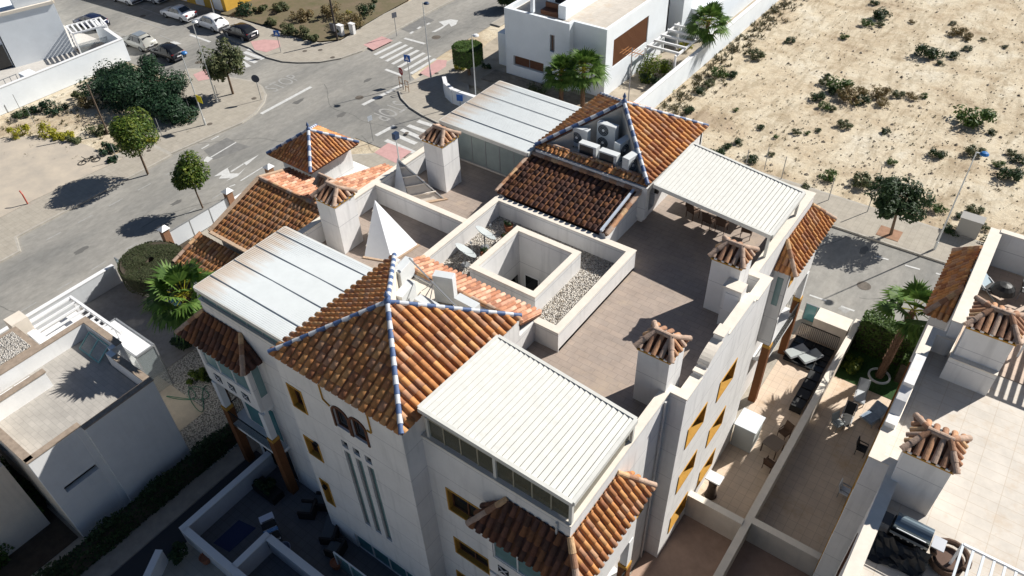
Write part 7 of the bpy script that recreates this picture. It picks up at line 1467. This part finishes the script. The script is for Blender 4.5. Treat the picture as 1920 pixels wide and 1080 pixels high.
# pond with dark net frame
t = thing('covered_pond', 'dark shallow pond framed by black mesh panels at the street end of the patio', 'pond', (-5.0, 35.4, .17)); MB().box(-6.0, -3.7, 33.9, 36.1, .17, .3).build('basin', mat('pond_dark', (.02, .025, .03), .2), t); m_ = MB()
for k in range(5): m_.bar((-6.0 + k * .57, 33.9, .34), (-6.0 + k * .57, 36.1, .34), .05)
for k in range(5): m_.bar((-6.0, 33.9 + k * .55, .34), (-3.7, 33.9 + k * .55, .34), .05)
m_.build('mesh_frame', blackm, t)
for k, y in ((0, 32.2),): t = thing('iron_railing', 'black iron railing in front of the dark pond', 'railing', (-6.0, 36.4, .17)); m_ = MB(); [m_.bar((-6.0 + j * .11, 36.4, .17), (-6.0 + j * .11, 36.4, 1.2), .02) for j in range(22)]; m_.bar((-6.0, 36.4, 1.2), (-3.7, 36.4, 1.2), .04); m_.build('bars', blackm, t)
t = thing('dark_crate', 'low dark boxes beside the dividing wall near the pond', 'box', (-3.95, 32.0, .17)); [MB().box(-.35, .3, -1.6 + k * .8, -.9 + k * .8, 0, .5).build('box', blackm, t, world=False) for k in range(4)]
# grill on the right terrace
def grill():
    p = at(1715, 1000, ZT); t = thing('barbecue_grill', 'black and steel gas barbecue with a pulled back black cover on the right terrace', 'barbecue', (2.2, 17.75, ZT), R(0)); st = steel
    MB().box(-.6, .6, -.3, .3, .12, .78).build('cabinet', mat('grill_black', (.018, .018, .02), .5), t, world=False, bevel=.02); MB().box(-.58, .58, -.28, .28, .785, .87).build('cooking_grate', blackm, t, world=False)
    m_ = MB(); K = 8; pr_ = [(-.30, .87)] + [(-.02 - .30 * math.cos(R(a)) + .02, .87 + .30 * math.sin(R(a))) for a in range(15, 166, 15)] + [(.30, .87)]
    v = [(-.55, y + .05, z) for y, z in pr_] + [(.55, y + .05, z) for y, z in pr_]; n = len(pr_); m_.add(v, [(i, i + 1, n + i + 1, n + i) for i in range(n - 1)] + [tuple(range(n))[::-1], tuple(range(n, 2 * n))]); m_.build('hood', mat('hood_steel', (.18, .23, .27), .25, metal=.7), t, world=False)
    MB().bar((-.45, -.32, 1.0), (.45, -.32, 1.0), .03).build('hood_handle', st, t, world=False)
    MB().box(.62, 1.0, -.24, .24, .82, .86).build('side_shelf', mat('shelf_bright', (.75, .76, .78), .2, metal=.6), t, world=False); MB().box(-1.0, -.62, -.24, .24, .82, .86).build('side_shelf', mat('shelf_dark', (.1, .1, .1), .4), t, world=False)
    MB().obox((0, -.36, .76), (.58, 0, 0), (0, .03, .02), (0, -.05, .07)).build('control_panel', mat('panel_steel', (.40, .36, .28), .4, metal=.5), t, world=False)
    for k in range(5): M = Matrix.Rotation(R(90), 3, 'X'); MB().lathe([(.001, .07), (.035, .07), (.04, .02)], (-.42 + k * .21, -.36, .76), 10, axis=M).build('knob', st, t, world=False)
    for x in (-.5, .5):
        for y in (-.25, .25): MB().bar((x, y, 0), (x, y, .12), .06).build('wheel', blackm, t, world=False)
    rnd = random.Random(4); c = MB(); N = 12; M2 = 7
    for i in range(N + 1):
        for j in range(M2 + 1):
            u, v_ = i / N, j / M2; x = -.95 + 1.7 * u + rnd.uniform(-.04, .04); y = -.42 - .85 * v_ * (1 - .3 * u) + rnd.uniform(-.04, .04); z = max(.03, .62 * (1 - v_) ** 1.5 + .10 * math.sin(u * 9 + v_ * 4) * (1 - abs(v_ - .5)) + rnd.uniform(-.06, .08)); c.v.append((x, y, z))
    for i in range(N):
        for j in range(M2): a = i * (M2 + 1) + j; c.f.append((a, a + M2 + 1, a + M2 + 2, a + 1)); c.m.append(0)
    c.build('cover_cloth', mat('cover_black', (.012, .014, .018), .35), t, world=False, smooth=False); return t
grill().scale = (1, 1, 1)
# round wicker seat by the slatted frame
p = at(1770, 1060, ZT); t = thing('wicker_armchair', 'dark round wicker armchair partly under the pale slatted frame', 'armchair', (p.x, p.y, ZT)); MB().lathe([(.001, .38), (.5, .38), (.5, .1), (.42, 0), (.001, 0)], (0, 0, 0), 18).build('seat', wick, t, world=False); b_ = MB(); pts = [(.52 * math.cos(R(a)), .52 * math.sin(R(a)), .62) for a in range(-30, 211, 20)]; b_.tube(pts, .1, 8); b_.build('backrest', wick, t, world=False); MB().lathe([(.001, .47), (.4, .46), (.42, .4), (.4, .385)], (0, 0, 0), 16).build('cushion', mat('cushion_brown', (.14, .09, .07), .9), t, world=False)
# furniture on the far right terrace
p = at(1850, 548, ZT); t = thing('sun_chair', 'grey folding sun chair with dark canopy on the far right terrace', 'sun chair', (p.x, p.y, ZT + .03), R(70)); MB().obox((0, .45, .55), (.35, 0, 0), (0, .45, .28), (0, -.01, .02)).build('backrest', mat('fabric_ice', (.42, .52, .58), .8), t, world=False); MB().obox((0, -.3, .34), (.35, 0, 0), (0, .4, 0), (0, 0, .025)).build('seat', blackm, t, world=False); c = MB(); c.lathe([(.5, 0), (.42, .22), (.25, .36), (.001, .42)], (0, -.55, .45), 14); c.build('canopy', blackm, t, world=False)
for x in (-.33, .33): MB().bar((x, -.6, 0), (x, .3, .5), .04).bar((x, .6, 0), (x, -.2, .4), .04).build('leg', greym, t, world=False)
p = at(1918, 560, ZT); chair('dark chair cut by the right edge on the far terrace', (p.x, p.y, ZT + .03), R(90), blackm, greym, None)
# dark patio: sofas, blue mat, drying rack, pots
dk = mat('rattan_dark', (.035, .03, .028), .8, var=.3, vscale=25); cu = mat('cushion_grey', (.11, .12, .13), .9)
def armchair(label, x, y, rz, m1=dk, m2=cu, w_=.8, nm='rattan_armchair', cat='armchair'):
    t = thing(nm, label, cat, (x, y, .17), R(rz), 'dark rattan seats on the shaded patio'); MB().box(-w_ / 2, w_ / 2, -.4, .4, .05, .34).build('base', m1, t, world=False); MB().box(-w_ / 2 + .1, w_ / 2 - .1, -.38, .28, .345, .46).build('cushion', m2, t, world=False, bevel=.03); MB().box(-w_ / 2, w_ / 2, .3, .42, .341, .78).build('backrest', m1, t, world=False)
    for s in (-1, 1): MB().box(s * w_ / 2 - (.1 if s > 0 else 0), s * w_ / 2 + (0 if s > 0 else .1), -.4, .299, .341, .6).build('armrest', m1, t, world=False)
p = at(580, 962, .17); q = at(605, 945, .17); armchair('dark rattan armchair nearest the patio middle', p.x, p.y, -60); armchair('dark rattan armchair touching the tower wall', q.x + .1, q.y, -60)
p = at(620, 990, .17); armchair('long dark rattan sofa behind the armchairs', p.x + .2, p.y, -60, w_=1.7, nm='rattan_sofa', cat='sofa')
p = at(632, 1035, .17); armchair('dark rattan armchair nearest the entrance glazing', p.x, p.y, -75)
p = at(505, 925, .17); t = thing('planter_box', 'black planter box with dark plant against the grey patio wall', 'planter', (p.x, p.y, .17)); MB().box(-.8, .8, -.35, .35, 0, .5).build('box', blackm, t, world=False); c = MB(); leafball(c, (0, 0, .7), (.9, .45, .4), 500, .1, random.Random(3), 5, .3); c.build('plant', lf_dark, t, world=False)
p = at(425, 1010, .18); m_ = MB(); q0 = [at(u, v, .182) for u, v in ((400, 1018), (448, 975), (480, 990), (430, 1035))]; m_.add(q0 + [x - Vector((0, 0, .01)) for x in q0], [(0, 1, 2, 3), (7, 6, 5, 4), (0, 4, 5, 1), (1, 5, 6, 2), (2, 6, 7, 3), (3, 7, 4, 0)]); one(m_, 'outdoor_rug', mat('rug_blue', (.035, .05, .12), .95), 'dark blue rug lying on the shaded patio', 'rug')
p = at(515, 1010, .17); t = thing('drying_rack', 'laundry drying rack with pale clothes on the shaded patio', 'drying rack', (p.x, p.y, .17), R(-25)); m_ = MB()
for k in range(9): m_.bar((-.75 + k * .19, -.3, .95), (-.75 + k * .19, .3, .95), .02)
for y in (-.3, .3): m_.bar((-.8, y, .95), (.8, y, .95), .03); m_.bar((-.6, y, 0), (.5, -y, .95), .03); m_.bar((.6, y, 0), (-.5, -y, .95), .03)
m_.build('rack', whitep, t, world=False)
for k, (x0, x1, mc) in enumerate(((-.85, -.5, mat('cloth_white', (.62, .66, .78), .9)), (-.4, .0, blackm), (.05, .25, mat('cloth_blue', (.15, .28, .5), .9)), (.3, .7, blackm))):
    c = MB(); c.box(x0, x1, -.34, -.32, .45, .97); c.box(x0, x1, -.34, .34, .971, .985); c.box(x0, x1, .32, .34, .5, .97); c.build('garment', mc, t, world=False)
p = at(535, 1035, .17); t = thing('laundry_basket', 'pale laundry basket standing beside the drying rack', 'basket', (p.x, p.y, .17)); MB().lathe([(.001, 0), (.25, 0), (.34, .42), (.31, .42), (.23, .05), (.001, .05)], (0, 0, 0), 16).build('basket', mat('basket_pale', (.42, .46, .62), .7), t, world=False); c = MB(); leafball(c, (0, 0, .32), (.26, .26, .16), 60, .14, random.Random(5), 3, .2); c.build('laundry', mat('cloth_white', (.62, .66, .78), .9), t, world=False)
for (u, v, lab) in ((632, 1062, 'terracotta pot beside the tower corner'), (388, 1052, 'terracotta pot behind the grey planter wall')):
    p = at(u, v, .17); t = thing('plant_pot', lab, 'plant pot', (p.x, p.y, .17)); MB().lathe([(.001, 0), (.2, 0), (.28, .4), (.24, .4), (.22, .32), (.001, .32)], (0, 0, 0), 14).build('pot', mat('terracotta', (.33, .13, .07), .8, var=.15), t, world=False)
# glazed winter garden under the tower at the bottom
t = thing('glass_screen', 'teal glass screen with white frame in front of the tower entrance', 'glass screen', (-16, 10, .17)); m_ = MB(); g = MB()
for k in range(5): x = -18.2 + k * 1.0; m_.bar((x, 9.2, .17), (x, 9.2, 1.6), .05)
m_.bar((-18.2, 9.2, 1.6), (-14.2, 9.2, 1.6), .06); m_.build('frame', whitep, t); g.quad((-18.2, 9.2, .2), (-14.2, 9.2, .2), (-14.2, 9.2, 1.58), (-18.2, 9.2, 1.58)); g.build('glass', tealglass, t)
# wall lights and taps on the buildings
for (x, y, z, lab) in ((-13.48, 29.6, 12.0, 'black wall lantern on the rear tower beside the pergola'),):
    t = thing('wall_lantern', lab, 'wall lantern', (x + .12, y, z - .2)); MB().box(-.1, .1, -.08, .08, 0, .3).lathe([(.15, .3), (.001, .42)], (0, 0, 0), 8).build('body', blackm, t, world=False)

pp_ = thing('refrigerant_pipes', 'bundle of pale pipes and cables running between the machines of the rear tower', 'pipes', (-16.5, 29.9, zf)); rnd = random.Random(2); m_ = MB()
for k in range(7):
    x, y = -16.8 + k * .3, 29.75; m_.tube([(x + rnd.uniform(-.2, .2), y + .25 * math.sin(j * .9 + k), zf + .03 + .06 * abs(math.sin(j * 1.3 + k))) if j else (x, y, zf + .5) for j in range(6)], .025, 5)
m_.build('pipe', whitep, pp_)
